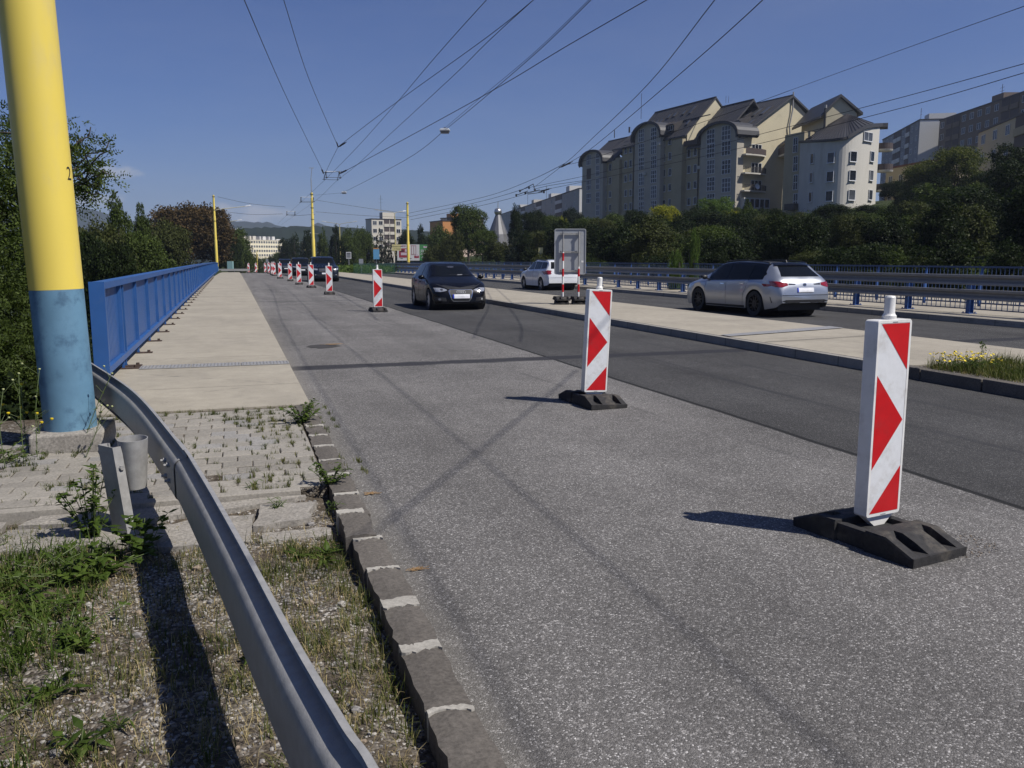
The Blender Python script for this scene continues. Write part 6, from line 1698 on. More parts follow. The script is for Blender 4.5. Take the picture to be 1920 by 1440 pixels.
for i in range(n + 1):
    px = 1497 + (1640 - 1497) * i / n; py = ytop(px) - (0 if px < 1592 else (px - 1592) * .12); t = Dp(px, min(py, 268), dcol(px) - .4); vs.append(t)
b.add(vs, [(0, 1 + i, 2 + i) for i in range(n)]); cn = b.build('cone_roof', M['roof'], rw, world=True)
b = MB()
for i in range(0, n + 1): 
    q = Vector(vs[1 + i]); q2 = ap + (q - ap) * .96; b.bar(ap + Vector((0, 0, .05)), q2 + Vector((0, 0, .05)), .07, .07)
b.build('roof_seams', M['roof_trim'], cn, world=True, loc=Vector(rw.location))
def cwin(px, py, w, h, glass=0, wide=False):
    t = on_wall(px, py); a = on_wall(px - 5, py); c = on_wall(px + 5, py); dd = c - a; rz_ = math.atan2(dd.y, dd.x)
    key = (w, h, glass)
    if key not in cw:
        b = MB(); b.box((0, -.02, 0), (w, .02, h), m=1)
        for i in range(2 + wide): b.box((-w / 2 + w * i / (1 + wide), -.06, 0), (.08, .08, h), m=0)
        for z in (-h / 2, h / 2): b.box((0, -.062, z), (w + .1, .082, .08), m=0)
        b.box((0, -.12, -h / 2 - .08), (w + .2, .2, .05), m=0)
        o = b.build('window', [M['win_frame'], M['win_glass2' if glass else 'win_glass']], rw); cw[key] = o.data
    else: o = bpy.data.objects.new('window', cw[key]); link(o, rw)
    nrm = Vector((math.sin(rz_), -math.cos(rz_), 0)); o.location = t - Vector(rw.location) + nrm * .04; o.rotation_euler = (0, 0, rz_)
cw = {}
for j, py in enumerate((295.5, 331, 367.5)):
    for i, (px, w) in enumerate(((1521, 1.15), (1556, 1.25), (1597, 1.35), (1632, 1.25))): cwin(px + (2.5 - j * 1.6), py + (0 if i else 2) - (i > 1) * 2, w, 1.5, (i + j) % 3 == 1)
cwin(1627, 256.5, 2.6, 1.3, 1, True)
for i, py in enumerate((282, 321, 358)):
    p = Dp(1657, py, 136); b = MB(); b.lathe([(0, -.15), (1.3, -.15), (1.4, .12), (0, .12)], 20, Matrix.Translation(p)); bo = b.build('balcony', M['plaster_white'], rw, world=True)
    b = MB(); b.lathe([(1.32, .12), (1.32, 1.05), (1.28, 1.05), (1.28, .12)], 20, Matrix.Translation(p)); b.build('balustrade', M['brown'], bo, world=True)

# ---- panel blocks
def block(label, A, B, storeys, wmat, ncols, py_top=None, depth=12, base=-8, fh=2.9, pattern=None, loggia=(), roofboxes=(), end=None, ww=1.5, hh=1.4, aerials=(), name='apartment_building', cap='roof_trim', band=None):
    """A, B: far-left and right end of the facade roofline in world space"""
    bl = Bld(A, B, label, name); W = bl.L; bl.root.location.z = A.z; D_ = depth
    top = 0.0; b = MB(); b.box((W / 2, D_ / 2, base / 2), (W, D_, -base)); b.build('wall', M[wmat], bl.root)
    if end: 
        b = MB(); b.box((W + .04, D_ / 2, base / 2 - .01), (.08, D_ - .02, -base)); b.build('end_wall', M[end], bl.root)
        b = MB(); b.box((-.04, D_ / 2, base / 2 - .01), (.08, D_ - .02, -base)); b.build('end_wall', M[end], bl.root)
    b = MB(); b.box((W / 2, D_ / 2, .15), (W + .3, D_ + .3, .3)); b.build('roof_edge', M[cap], bl.root)
    cw_ = W / ncols
    for c_ in range(ncols):
        lg = c_ in loggia
        if lg:
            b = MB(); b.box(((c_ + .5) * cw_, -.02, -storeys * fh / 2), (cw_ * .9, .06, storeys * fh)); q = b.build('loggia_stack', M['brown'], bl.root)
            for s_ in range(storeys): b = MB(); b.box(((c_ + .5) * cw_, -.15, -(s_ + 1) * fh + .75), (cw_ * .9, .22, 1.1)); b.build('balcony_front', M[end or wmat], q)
        for s_ in range(storeys):
            if band and not lg and c_ % 1 == 0: pass
            if lg: continue
            bl.win((c_ + .5) * cw_ - ww / 2, -(s_ + 1) * fh + .9, (c_ + .5) * cw_ + ww / 2, -(s_ + 1) * fh + .9 + hh, 0, cols=2, glass=(c_ * 7 + s_ * 3) % 4 == 0, sill=False)
    for u0, w, h, mt in roofboxes:
        b = MB(); b.box((u0 * W, D_ * .45, h / 2 + .3), (w, D_ * .5, h)); q = b.build('roof_house', M[mt], bl.root)
    for u0, h in aerials:
        b = MB(); b.tube([(u0 * W, D_ * .4, .2), (u0 * W, D_ * .4, h)], .06, 5)
        for z in (.7, .85): b.bar((u0 * W - .9, D_ * .4, h * z), (u0 * W + .9, D_ * .4, h * z), .05, .05)
        b.build('aerial', M['roof_trim'], bl.root)
    return bl
flat('block_long', (.36, .35, .33), .9); flat('slab_cream', (.78, .70, .50), .9); flat('block_beige', (.55, .51, .43), .9); flat('block_pink', (.50, .40, .33), .9); flat('block_white', (.60, .59, .56), .9); flat('block_brown', (.17, .13, .10), .9); flat('block_grey', (.24, .25, .27), .9); flat('block_orange', (.50, .22, .07), .9); flat('block_cream', (.46, .40, .28), .9); flat('roof_red', (.13, .05, .035), .8); flat('block_yellow', (.58, .50, .28), .9)
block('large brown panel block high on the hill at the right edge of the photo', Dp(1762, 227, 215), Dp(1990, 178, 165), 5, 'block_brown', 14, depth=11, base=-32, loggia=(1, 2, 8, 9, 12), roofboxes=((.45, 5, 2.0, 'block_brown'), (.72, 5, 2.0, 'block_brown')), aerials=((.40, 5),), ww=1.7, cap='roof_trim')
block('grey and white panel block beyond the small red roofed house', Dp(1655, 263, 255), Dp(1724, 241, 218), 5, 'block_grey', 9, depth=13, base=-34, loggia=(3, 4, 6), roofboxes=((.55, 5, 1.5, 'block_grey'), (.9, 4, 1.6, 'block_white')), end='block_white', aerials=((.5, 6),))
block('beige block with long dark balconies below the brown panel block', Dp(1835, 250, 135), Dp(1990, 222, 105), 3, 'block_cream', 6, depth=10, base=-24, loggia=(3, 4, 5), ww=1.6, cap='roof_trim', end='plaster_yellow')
sh_ = block('small peach house with a flat red roof right of the round white house', Dp(1662, 318, 150), Dp(1742, 318, 138), 2, 'block_cream', 4, depth=9, base=-14, ww=1.0, hh=1.2, fh=3.4, cap='roof_red', end='block_cream')
block('long pale slab block with many small windows and rooftop boxes, far down the road', Dp(421, 449, 540), Dp(533, 449, 580), 6, 'slab_cream', 24, depth=14, base=-30, fh=2.85, ww=1.3, hh=1.4, roofboxes=((.15, 5, 2.6, 'block_cream'), (.29, 1.4, 2.4, 'block_beige'), (.36, 2.9, 2.5, 'block_beige'), (.465, 1.1, 2.4, 'block_beige'), (.53, 2.4, 2.4, 'block_beige'), (.63, .8, 2.3, 'block_white'), (.70, 2.5, 2.3, 'block_white'), (.785, .8, 2.3, 'block_white'), (.86, 2.2, 2.3, 'block_white'), (.95, 3.8, .7, 'block_white')), end='block_white', cap='block_beige')
block('beige tower block with central loggias above the trees left of the billboard mast', Dp(697, 411, 318), Dp(752, 411, 324), 4, 'block_beige', 5, depth=6, base=-30, loggia=(2, 3), roofboxes=((.62, 5, 2.4, 'block_beige'),), aerials=((.4, 9),), end='block_beige')
block('orange gabled block end above the trees', Dp(806, 417, 300), Dp(830, 417, 288), 3, 'block_orange', 1, depth=12, base=-8, loggia=(), ww=.1, hh=.1, cap='roof_trim')
block('pale block behind the orange one, partly behind a tall tree', Dp(826, 410, 330), Dp(862, 409, 322), 4, 'block_pink', 3, depth=12, base=-26, loggia=(1,), roofboxes=((.2, 3, 1.6, 'block_orange'),))
block('long white block on the skyline left of the arched apartment block', Dp(938, 403, 420), Dp(1086, 383.5, 260), 3, 'block_long', 14, depth=12, base=-26, loggia=(5, 8, 11), roofboxes=((.25, 5, 2.2, 'block_white'), (.45, 5, 2.2, 'block_beige'), (.66, 5, 2.2, 'block_white'), (.84, 5, 2.6, 'block_white'), (.97, 4, 2.6, 'block_beige')), end='block_white', aerials=((.3, 7), (.55, 7)), ww=1.4)
# ---- metal cone church roof
cp = Dp(934, 470, 190)
ch = empty('church', cp, label='metal clad conical church roof topped by a shining ball', cat='church')
flat('metal_clad', (.20, .20, .21), .35); M['metal_clad'] = paint('metal_cladding', (.15, .15, .155), .45, .5, .1, .5); M['metal_ball'] = paint('metal_ball', (.50, .49, .47), .3, .85, .06)
s_ = 190 / F
b = MB(); zt = (470 - 404) * s_; b.lathe([(26 * s_, (470 - 470) * s_), (19 * s_, (470 - 440) * s_), (5 * s_, zt)], 14); b.build('cone_roof', M['metal_clad'], ch)
b = MB(); b.lathe([(7.2 * s_ * math.sin(math.pi * i / 14), zt + 5.5 * s_ - 7.2 * s_ * math.cos(math.pi * i / 14)) for i in range(15)], 24); b.build('ball', M['metal_ball'], ch, auto=60)
b = MB(); b.tube([(0, 0, zt + 12 * s_), (0, 0, zt + 24 * s_)], .07, 6); b.build('spire', M['galv'], ch)
b = MB(); b.box((0, -1.5, -.6), (34 * s_, 4, 2.8)); b.build('wall', M['block_white'], ch)
# ---------------------------------------------------------------- vegetation
def mesh_quads(name, V, nq, mat):
    """V: (nq*4, 3)"""
    me = bpy.data.meshes.new(name); me.vertices.add(nq * 4); me.vertices.foreach_set('co', V.astype(np.float32).ravel())
    me.loops.add(nq * 4); me.loops.foreach_set('vertex_index', np.arange(nq * 4, dtype=np.int32))
    me.polygons.add(nq); me.polygons.foreach_set('loop_start', np.arange(0, nq * 4, 4, dtype=np.int32))
    try: me.polygons.foreach_set('loop_total', np.full(nq, 4, dtype=np.int32))
    except Exception: pass
    me.update(calc_edges=True); me.materials.append(mat); return me
def unit(a): return a / np.maximum(np.linalg.norm(a, axis=1, keepdims=True), 1e-9)
def leaves_at(P, N, size, rg, jitter=.9, aspect=.55):
    """diamond leaves at points P with rough normals N"""
    n = len(P); nn = unit(unit(N) + rg.normal(0, jitter, (n, 3)))
    a = unit(np.cross(nn, rg.normal(0, 1, (n, 3)))); c = np.cross(nn, a)
    s = size * rg.uniform(.6, 1.35, (n, 1))
    V = np.empty((n, 4, 3)); V[:, 0] = P - a * s; V[:, 1] = P - c * s * aspect + nn * s * .12; V[:, 2] = P + a * s; V[:, 3] = P + c * s * aspect + nn * s * .12
    return V.reshape(-1, 3)
def crown_points(blobs, n, rg, clump=.22, nclump=40, flat_=.75):
    """blobs (x, y, z, rx, ry, rz): foliage in clumps scattered over the shells of a few blobs"""
    B_ = np.array(blobs); vol = (B_[:, 3] * B_[:, 4] * B_[:, 5]) ** (2 / 3); pr = vol / vol.sum()
    k = nclump * len(blobs); bi = rg.choice(len(blobs), k, p=pr); d = unit(rg.normal(0, 1, (k, 3))); d[:, 2] = np.where(d[:, 2] < -.5, -d[:, 2], d[:, 2])
    rr = rg.uniform(.45, 1.08, (k, 1)) ** .6
    cc = B_[bi, :3] + d * rr * B_[bi, 3:6]
    cs = np.mean(B_[bi, 3:6], axis=1, keepdims=True) * clump * rg.uniform(.55, 1.5, (k, 1))
    w = (cs[:, 0] ** 2); li = rg.choice(k, n, p=w / w.sum())
    g = unit(rg.normal(0, 1, (n, 3))) * rg.uniform(0, 1, (n, 1)) ** .45
    g[:, 2] *= flat_
    P = cc[li] + g * cs[li]
    N = (cc[li] - B_[bi[li], :3]) / B_[bi[li], 3:6] + g * .9 + np.array([0, 0, .25])
    return P, N
CROWN = {}
def crown_mesh(kind, seed=0):
    key = (kind, seed)
    if key in CROWN: return CROWN[key]
    rg = np.random.default_rng(seed * 31 + sum(map(ord, kind)))
    # unit crown: about 1 high (z 0..1), 1 wide
    if kind == 'round':
        bl = [(0, 0, .58, .40, .40, .36)] + [(.27 * math.cos(a), .27 * math.sin(a), z, .22, .22, .20) for a, z in zip(rg.uniform(0, 6.3, 7), rg.uniform(.28, .84, 7))] + [(.33 * math.cos(a), .33 * math.sin(a), z, .16, .16, .15) for a, z in zip(rg.uniform(0, 6.3, 6), rg.uniform(.16, .6, 6))]; n, s, ncl = 20000, .0155, 34
    elif kind == 'tall':
        bl = [(0, 0, .35, .30, .30, .28), (0, 0, .62, .26, .26, .26), (.02, 0, .86, .16, .16, .16)] + [(.18 * math.cos(a), .18 * math.sin(a), z, .15, .15, .15) for a, z in zip(rg.uniform(0, 6.3, 6), rg.uniform(.2, .8, 6))]; n, s, ncl = 15000, .0155, 34
    elif kind == 'conifer':
        bl = []
        for i in range(11): z = .06 + .9 * i / 11; r_ = .34 * (1 - z) ** .8 + .03; bl.append((0, 0, z, r_, r_, .07))
        n, s, ncl = 12000, .014, 26
    elif kind == 'shrub':
        bl = [(x, y, .40, .26, .26, .34) for x, y in rg.uniform(-.24, .24, (4, 2))] + [(x, y, z, .18, .18, .18) for (x, y), z in zip(rg.uniform(-.34, .34, (7, 2)), rg.uniform(.18, .80, 7))]; n, s, ncl = 14000, .019, 30
    elif kind == 'spray':
        bl = [(x, y, z, .10, .10, .20) for (x, y), z in zip(rg.uniform(-.2, .2, (9, 2)), rg.uniform(.25, .85, 9))]; n, s, ncl = 3500, .030, 14
    P, N = crown_points(bl, n, rg, .30, ncl); V = leaves_at(P, N, s, rg)
    CROWN[key] = (V, n); return CROWN[key]
TM = {}
def tree(kind, mat, base, h, w, label, group=None, seed=0, trunk=True, name='tree', cat='tree', trunk_h=.25, leaf=None):
    root = empty(name, base, random.uniform(0, 6.28), label, cat, group)
    V, n = crown_mesh(kind, seed); key = (kind, seed, mat)
    if key not in TM: TM[key] = mesh_quads('crown', V, n, M[mat])
    o = bpy.data.objects.new('crown', TM[key]); link(o, root); th = h * trunk_h
    o.location = (0, 0, th * .8); o.scale = (w, w, h - th * .8)
    if trunk:
        b = MB(); r_ = max(.05, h * .02); b.tube([(0, 0, -1.0), (0, 0, 0), (.03 * h * .3, 0, h * .35), (0, .02 * h, h * .8)], [r_ * 1.3, r_ * 1.1, r_ * .8, r_ * .2], 8)
        for i in range(5):
            a = i * 1.3 + random.random(); z = h * random.uniform(.25, .55); b.tube([(0, 0, z), (w * .18 * math.cos(a), w * .18 * math.sin(a), z + h * .12), (w * .32 * math.cos(a), w * .32 * math.sin(a), z + h * .28)], [r_ * .5, r_ * .3, r_ * .1], 6)
        b.build('trunk', M['bark'], root, auto=60)
    return root
def tree_px(kind, mat, px, py_top, depth, wpx, label, ground=None, **k):
    """crown top at a pixel, at a given distance, standing on the ground there"""
    t = Dp(px, py_top, depth); zg = terr(t.x, t.y) if ground is None else ground
    return tree(kind, mat, (t.x, t.y, zg), t.z - zg, wpx / F * depth * 1.0, label, **k)

# left side, beyond the railing -------------------------------------------------
GL = 'broad green trees below the left side of the bridge'
tree_px('round', 'leaf_copper', 350, 374, 126, 165, 'large reddish brown copper tree behind the far blue railing', seed=0, trunk_h=.2)
tree_px('round', 'leaf_copper', 396, 392, 132, 80, 'smaller copper tree overlapping the right side of the large one', seed=2, trunk_h=.2)
tree_px('tall', 'leaf_mid', 216, 368, 52, 92, 'tall green tree rising above its neighbours right of the near mast', seed=1, trunk_h=.2)
tree_px('tall', 'leaf_mid', 262, 383, 58, 60, 'slimmer green tree just right of the tall one beyond the railing', seed=2, trunk_h=.2)
tree_px('round', 'leaf_olive', 185, 408, 40, 150, 'olive green bushy tree right behind the near mast', seed=3, trunk_h=.15)
tree_px('round', 'leaf_mid', 262, 432, 44, 130, 'bushy green tree left of the copper tree', seed=4, trunk_h=.15)
tree_px('round', 'leaf_olive', 305, 415, 70, 100, 'olive tree in front of the left half of the copper tree', seed=5, trunk_h=.15)
tree_px('round', 'leaf_dark', 130, 440, 34, 150, 'dark green tree half hidden by the near mast', seed=6, trunk_h=.15)
tree_px('round', 'leaf_dark', 200, 455, 30, 120, 'low dark green tree close behind the near end of the railing', seed=7, trunk_h=.1)
tree_px('round', 'leaf_mid', 440, 432, 145, 66, 'dark green tree right of the copper tree beyond the end of the railing', seed=8, trunk_h=.15, ground=-6)
tree_px('round', 'leaf_dark', 424, 450, 140, 60, 'low dark tree behind the pale cabinet', seed=9, trunk_h=.15, ground=-6)
tree_px('round', 'leaf_mid', 455, 462, 150, 50, 'small green tree right of the dark one at the end of the railing', seed=3, trunk_h=.15, ground=-6)
for i, (px, py, d, w, m, kd) in enumerate(((474, 478, 230, 26, 'leaf_dark', 'round'), (481, 468, 260, 14, 'leaf_conifer', 'conifer'), (492, 483, 240, 24, 'leaf_mid', 'round'), (506, 478, 250, 22, 'leaf_dark', 'round'), (520, 472, 240, 30, 'leaf_mid', 'round'), (536, 468, 230, 34, 'leaf_dark', 'round'))):
    tree_px(kd, m, px, py, d, w, ['round dark tree above the far leftmost beacon', 'narrow dark conifer before the pale slab block', 'low green tree above the far beacon by the tiny white car', 'dark tree before the middle of the pale slab block', 'green tree before the right part of the pale slab block', 'dark tree at the right end of the pale slab block'][i], ground=-9, seed=i)
# centre, beyond the crest ------------------------------------------------------
cen = [(553, 425, 205, 52, 'conifer', 'leaf_dark', 'pointed dark tree left of the spiked mast'), (540, 447, 215, 40, 'round', 'leaf_dark', 'dark tree between the pale slab block and the spiked mast'), (575, 432, 190, 46, 'tall', 'leaf_dark', 'tall dark tree directly behind the spiked mast'),
       (604, 430, 170, 44, 'tall', 'leaf_mid', 'green tree just right of the spiked mast'), (628, 426, 165, 46, 'tall', 'leaf_dark', 'tall dark tree left of the lone double lamp'), (655, 430, 155, 52, 'round', 'leaf_mid', 'rounded green tree right of the lone double lamp'),
       (680, 422, 160, 48, 'round', 'leaf_mid', 'green tree left of the dark conifer'), (712, 417, 118 + 22, 60, 'conifer', 'leaf_conifer', 'broad nearly black conifer left of the billboard'), (727, 432, 150, 46, 'conifer', 'leaf_conifer', 'second nearly black conifer just behind the yellow direction sign'),
       (762, 428, 150, 44, 'round', 'leaf_dark', 'dark tree above the billboard'), (790, 425, 160, 40, 'tall', 'leaf_dark', 'dark tree right of the mast at the billboard'), (822, 424, 150, 62, 'round', 'leaf_mid', 'wide green tree below the orange block'),
       (812, 452, 118, 52, 'round', 'leaf_olive', 'drooping olive tree right of the billboard'), (845, 440, 112, 56, 'round', 'leaf_olive', 'olive tree behind the roof of the black hatchback'), (878, 385, 118, 74, 'round', 'leaf_mid', 'tall full green tree left of the church'),
       (866, 400, 128, 50, 'tall', 'leaf_mid', 'green tree at the left of the tall full one'), (905, 430, 104, 60, 'round', 'leaf_mid', 'green bushy tree below the church cone'), (935, 440, 96, 54, 'shrub', 'leaf_olive', 'olive bush right below the church'),
       (968, 383, 104, 46, 'tall', 'leaf_dark', 'slender dark tree right of the church ball'), (962, 420, 84, 54, 'conifer', 'leaf_conifer', 'dark conifer above the white estate car'), (985, 432, 84, 54, 'tall', 'leaf_dark', 'dark bushy tree left of the yellow board'),
       (1005, 392, 118, 60, 'round', 'leaf_dark', 'dark tree below the long white block'), (1040, 402, 112, 56, 'round', 'leaf_mid', 'green tree behind the grey sign back'), (1074, 390, 122, 48, 'round', 'leaf_conifer', 'nearly black tree at the left foot of the arched apartment block'),
       (1052, 398, 106, 20, 'shrub', 'leaf_blossom', 'small yellow blossoming tree above the grey sign back'), (1060, 420, 92, 50, 'shrub', 'leaf_mid', 'green bush under the small yellow blossoming tree')]
for i, (px, py, d, w, kd, mt, lab) in enumerate(cen):
    g_ = None if px > 860 else -7
    tree_px(kd, mt, px, py, d, w, lab, seed=i % 6, ground=g_, trunk_h=.12)
# right slope -------------------------------------------------------------------
named = [(1250, 381, 98, 62, 'round', 'leaf_blossom', 'round yellow blossoming tree below the second arched bay'), (1343, 372, 92, 76, 'round', 'leaf_light', 'fresh green rounded tree below the third arched bay'), (1378, 378, 88, 52, 'shrub', 'leaf_blossom', 'yellow blossoming tree below the balconies of the cream gable'),
         (1402, 374, 84, 34, 'tall', 'leaf_mid', 'green tree between the yellow blossoming tree and the round house'), (1795, 272, 92, 120, 'round', 'leaf_gold', 'big yellowish green tree below the brown panel block'), (1742, 300, 96, 90, 'round', 'leaf_gold', 'smaller yellowish tree beside the peach house'),
         (1858, 318, 78, 90, 'round', 'leaf_dark', 'dark tree below the beige block with long balconies'), (1912, 276, 70, 110, 'round', 'leaf_dark', 'dark tree at the right edge of the photo'), (1682, 338, 104, 62, 'round', 'leaf_dark', 'small dark tree before the peach house'),
         (1150, 398, 104, 66, 'round', 'leaf_mid', 'low green tree at the foot of the first arched bay'), (1195, 392, 98, 56, 'round', 'leaf_dark', 'dark tree at the foot of the second arched bay'), (1300, 388, 90, 60, 'round', 'leaf_dark', 'dark green tree left of the fresh green one'),
         (1105, 404, 100, 54, 'round', 'leaf_mid', 'green tree right of the grey sign top'), (1445, 392, 84, 66, 'round', 'leaf_dark', 'dark tree at the foot of the cream gable'), (1500, 398, 78, 60, 'tall', 'leaf_olive', 'olive tree before the stair wing'),
         (1560, 380, 76, 80, 'round', 'leaf_dark', 'dark tree before the left part of the round white house'), (1630, 384, 80, 70, 'round', 'leaf_dark', 'dark tree before the right part of the round white house'),
         (1303, 430, 40, 34, 'tall', 'leaf_light', 'slim bright green young tree behind the railing left of the silver car'), (1272, 456, 38, 44, 'shrub', 'leaf_light', 'low bright green bush left of the slim young tree')]
for i, (px, py, d, w, kd, mt, lab) in enumerate(named): tree_px(kd, mt, px, py, d, w, lab, seed=i % 6, trunk_h=.10)
SIL = [(1000, 410), (1080, 412), (1120, 408), (1200, 400), (1290, 398), (1340, 384), (1400, 388), (1480, 402), (1560, 396), (1650, 395), (1690, 360), (1740, 335), (1800, 330), (1850, 335), (1920, 300), (2100, 280), (2600, 260)]
rs = random.Random(11); placed = []; GS = 'dense shrubs covering the slope behind the right railing'
tries = 0; mats_ = ['leaf_dark', 'leaf_mid', 'leaf_dark', 'leaf_olive', 'leaf_mid', 'leaf_dark', 'leaf_dark']
names_ = {'leaf_dark': 'dark green shrub in the dense mass on the slope behind the right railing', 'leaf_mid': 'mid green shrub in the dense mass on the slope behind the right railing', 'leaf_olive': 'olive green shrub in the dense mass on the slope behind the right railing'}
while len(placed) < 210 and tries < 9000:
    tries += 1
    x = 24.0 + 62 * rs.random() ** 1.35; y = rs.uniform(-4, 118)
    f = depth_of((x, y, 0))
    if f < 14: continue
    px, _ = toPx((x, y, 2.0))
    if px < 1010 or px > 2150: continue
    zg = terr(x, y); ys_ = smooth(SIL, px); zmax = H + (HZ - ys_ - 6) / F * f
    h = min(rs.uniform(2.0, 5.0) * (1.0 + .012 * (x - 24)), zmax - zg)
    if x < 26.5: h = min(h, 2.6)
    if h < 1.1: continue
    w = max(1.6, h * rs.uniform(.9, 1.35))
    if any((x - a) ** 2 + (y - c) ** 2 < (.36 * (w + r_)) ** 2 for a, c, r_ in placed): continue
    placed.append((x, y, w)); m_ = rs.choice(mats_)
    where = 'left of the grey sign back' if px < 1045 else 'right of the grey sign back' if px < 1125 else 'left of the silver car' if px < 1285 else 'above the silver car bonnet' if px < 1420 else 'above the silver car boot' if px < 1560 else 'above the nearest beacon' if px < 1710 else 'right of the nearest beacon'
    lvl = ('low against the railing' if x < 28 else 'low on the slope' if x < 38 else 'halfway up the slope' if x < 54 else 'high on the slope')
    lab_ = {'leaf_dark': 'dark green', 'leaf_mid': 'mid green', 'leaf_olive': 'olive green'}[m_] + (' tall' if h > 3.4 else ' small' if h < 2.2 else '') + ' shrub ' + lvl + ', ' + where
    tree(rs.choice(['shrub', 'shrub', 'round', 'tall']), m_, (x, y, zg - .1), h + .1, w, lab_, GS, seed=rs.randrange(5), trunk=False, name='shrub', cat='shrub', trunk_h=.02)
# low weeds and scrub covering the slope, as one mass
def scrub(name, label, pts, per, size, h, mat, rg):
    n = len(pts) * per; P0 = np.repeat(np.array(pts), per, axis=0)
    P = P0 + np.stack([rg.normal(0, .55, n), rg.normal(0, .55, n), np.abs(rg.normal(0, h, n))], axis=1)
    V = leaves_at(P, np.tile([0, 0, 1.0], (n, 1)), size, rg, 1.2, .45)
    o = bpy.data.objects.new(name, mesh_quads(name, V, n, M[mat])); C.objects.link(o); tag(o, label, 'undergrowth', kind='stuff'); return o
rg = np.random.default_rng(5); pts = []
for _ in range(5200):
    x = 23.4 + 65 * rg.random() ** 1.8; y = rg.uniform(2, 130); px, py = toPx((x, y, 1))
    if 640 < px < 2100: pts.append((x, y, terr(x, y)))
scrub('undergrowth', 'low green scrub between the shrubs on the right slope', pts, 26, .10, .35, 'leaf_mid', rg)
pts = []
for _ in range(2600):
    x = -3.4 - 13 * rg.random() ** 1.4; y = rg.uniform(8.5, 100); pts.append((x, y, terr(x, y)))
scrub('undergrowth', 'low dark scrub on the bank left of the bridge railing', pts, 24, .09, .5, 'leaf_dark', rg)
pts = []
for _ in range(500):
    px = rg.uniform(486, 505); d = rg.uniform(150, 260); p = Dp(px, 511, d); pts.append((p.x, p.y, zr(p.y) - .2))
for _ in range(900):
    px = rg.uniform(640, 740); d = rg.uniform(96, 150); p = Dp(px, rg.uniform(500, 512), d); pts.append((p.x, p.y, p.z))
scrub('grass_bank', 'bright grass bank beyond the crest of the road', pts, 24, .14, .10, 'leaf_light', rg)['category'] = 'grass'

# the near black locust at the far left ------------------------------------------
def compound(P, D_, rg, L=.20, nl=13, leaf=.022):
    """pinnate leaves: P base points, D_ directions"""
    n = len(P); D_ = unit(D_); side = unit(np.cross(D_, rg.normal(0, 1, (n, 3)))); upn = np.cross(side, D_); out = []
    for k in range(nl):
        t = (k // 2 + 1) / (nl / 2 + .5); s_ = -1 if k % 2 else 1
        if k == nl - 1: s_ = 0
        base = P + D_ * (L * t) - np.array([0, 0, 1]) * (L * .35 * t * t)
        lf = leaf * rg.uniform(.8, 1.2, (n, 1)); ax = unit(side * s_ + D_ * (.45 if s_ else 1) + rg.normal(0, .18, (n, 3))); wv = unit(np.cross(ax, upn + rg.normal(0, .35, (n, 3))))
        c = base + ax * lf * 1.05
        V = np.stack([base, c + wv * lf * .5, base + ax * lf * 2.1, c - wv * lf * .5], axis=1); out.append(V)
    return np.concatenate(out, axis=0).reshape(-1, 3), n * nl
rg = np.random.default_rng(21)
loc0 = Vector((-4.4, 10.2, terr(-4.4, 10.2)))
lt = empty('locust_tree', loc0, label='near dark locust tree with feathery leaves behind the left mast', cat='tree')
P_all, D_all = [], []
branches = MB()
def limb(a, c, r0, r1, k=5, wob=.15):
    a = Vector(a); c = Vector(c); pts_ = [a.lerp(c, i / k) + Vector([random.gauss(0, wob * (0 < i < k)) for _ in range(3)]) for i in range(k + 1)]
    branches.tube(pts_, [r0 + (r1 - r0) * i / k for i in range(k + 1)], 6); return pts_
trunk_top = Vector((-4.2, 10.3, 2.0)); limb(loc0 - Vector((0, 0, .5)), trunk_top, .17, .12)
tips = []
def leafy(pts_, dens, spread):
    for p, q in zip(pts_[:-1], pts_[1:]):
        m = max(1, int((q - p).length * dens))
        for _ in range(m):
            o_ = p.lerp(q, random.random()) + Vector([random.gauss(0, spread) for _ in range(3)]); dr = (q - p).normalized() + Vector([random.gauss(0, .8), random.gauss(0, .8), random.gauss(-.1, .6)])
            P_all.append(o_); D_all.append(dr)
# main mass left of the mast (pixels x < 90), and the sprays right of it
for (px, py, d, n_, sp_) in ((20, 250, 10.2, 26, .45), (40, 330, 10.4, 34, .5), (10, 400, 10.0, 40, .6), (45, 470, 10.6, 40, .55), (0, 540, 9.5, 40, .6), (40, 600, 9.8, 36, .5), (-60, 320, 9.5, 34, .8), (-100, 460, 9.0, 34, .9), (-20, 640, 8.8, 30, .5), (55, 520, 11.5, 30, .5), (60, 390, 11.6, 26, .35), (50, 680, 9.6, 26, .35)):
    c_ = Dp(px, py, d)
    limb(trunk_top + Vector((0, 0, random.uniform(-1.5, .5))), c_, .05, .015)
    for _ in range(n_):
        e = c_ + Vector([random.gauss(0, sp_ * .8), random.gauss(0, sp_), random.gauss(0, sp_ * .7)]); st_ = c_ + (e - c_) * .2; pp = [st_, st_.lerp(e, .5), e]
        leafy(pp, 30, .10)
for (p0, p1) in (((135, 345), (206, 282)), ((135, 350), (216, 330)), ((135, 300), (170, 238)), ((140, 330), (190, 350)), ((150, 320), (205, 265)), ((135, 310), (180, 300)), ((140, 345), (186, 362)), ((132, 285), (158, 262)), ((160, 335), (206, 328)), ((130, 360), (176, 330))):
    a = Dp(p0[0] - 15, p0[1], 9.6); c_ = Dp(p1[0], p1[1], 9.5 + random.uniform(-.3, .3)); pp = limb(a, c_, .014, .006, 6, .03); leafy(pp, 30, .035)
limb(Dp(40, 350, 10), Dp(125, 335, 9.6), .03, .012)
P_all = np.array([list(p) for p in P_all]); D_all = np.array([list(p) for p in D_all])
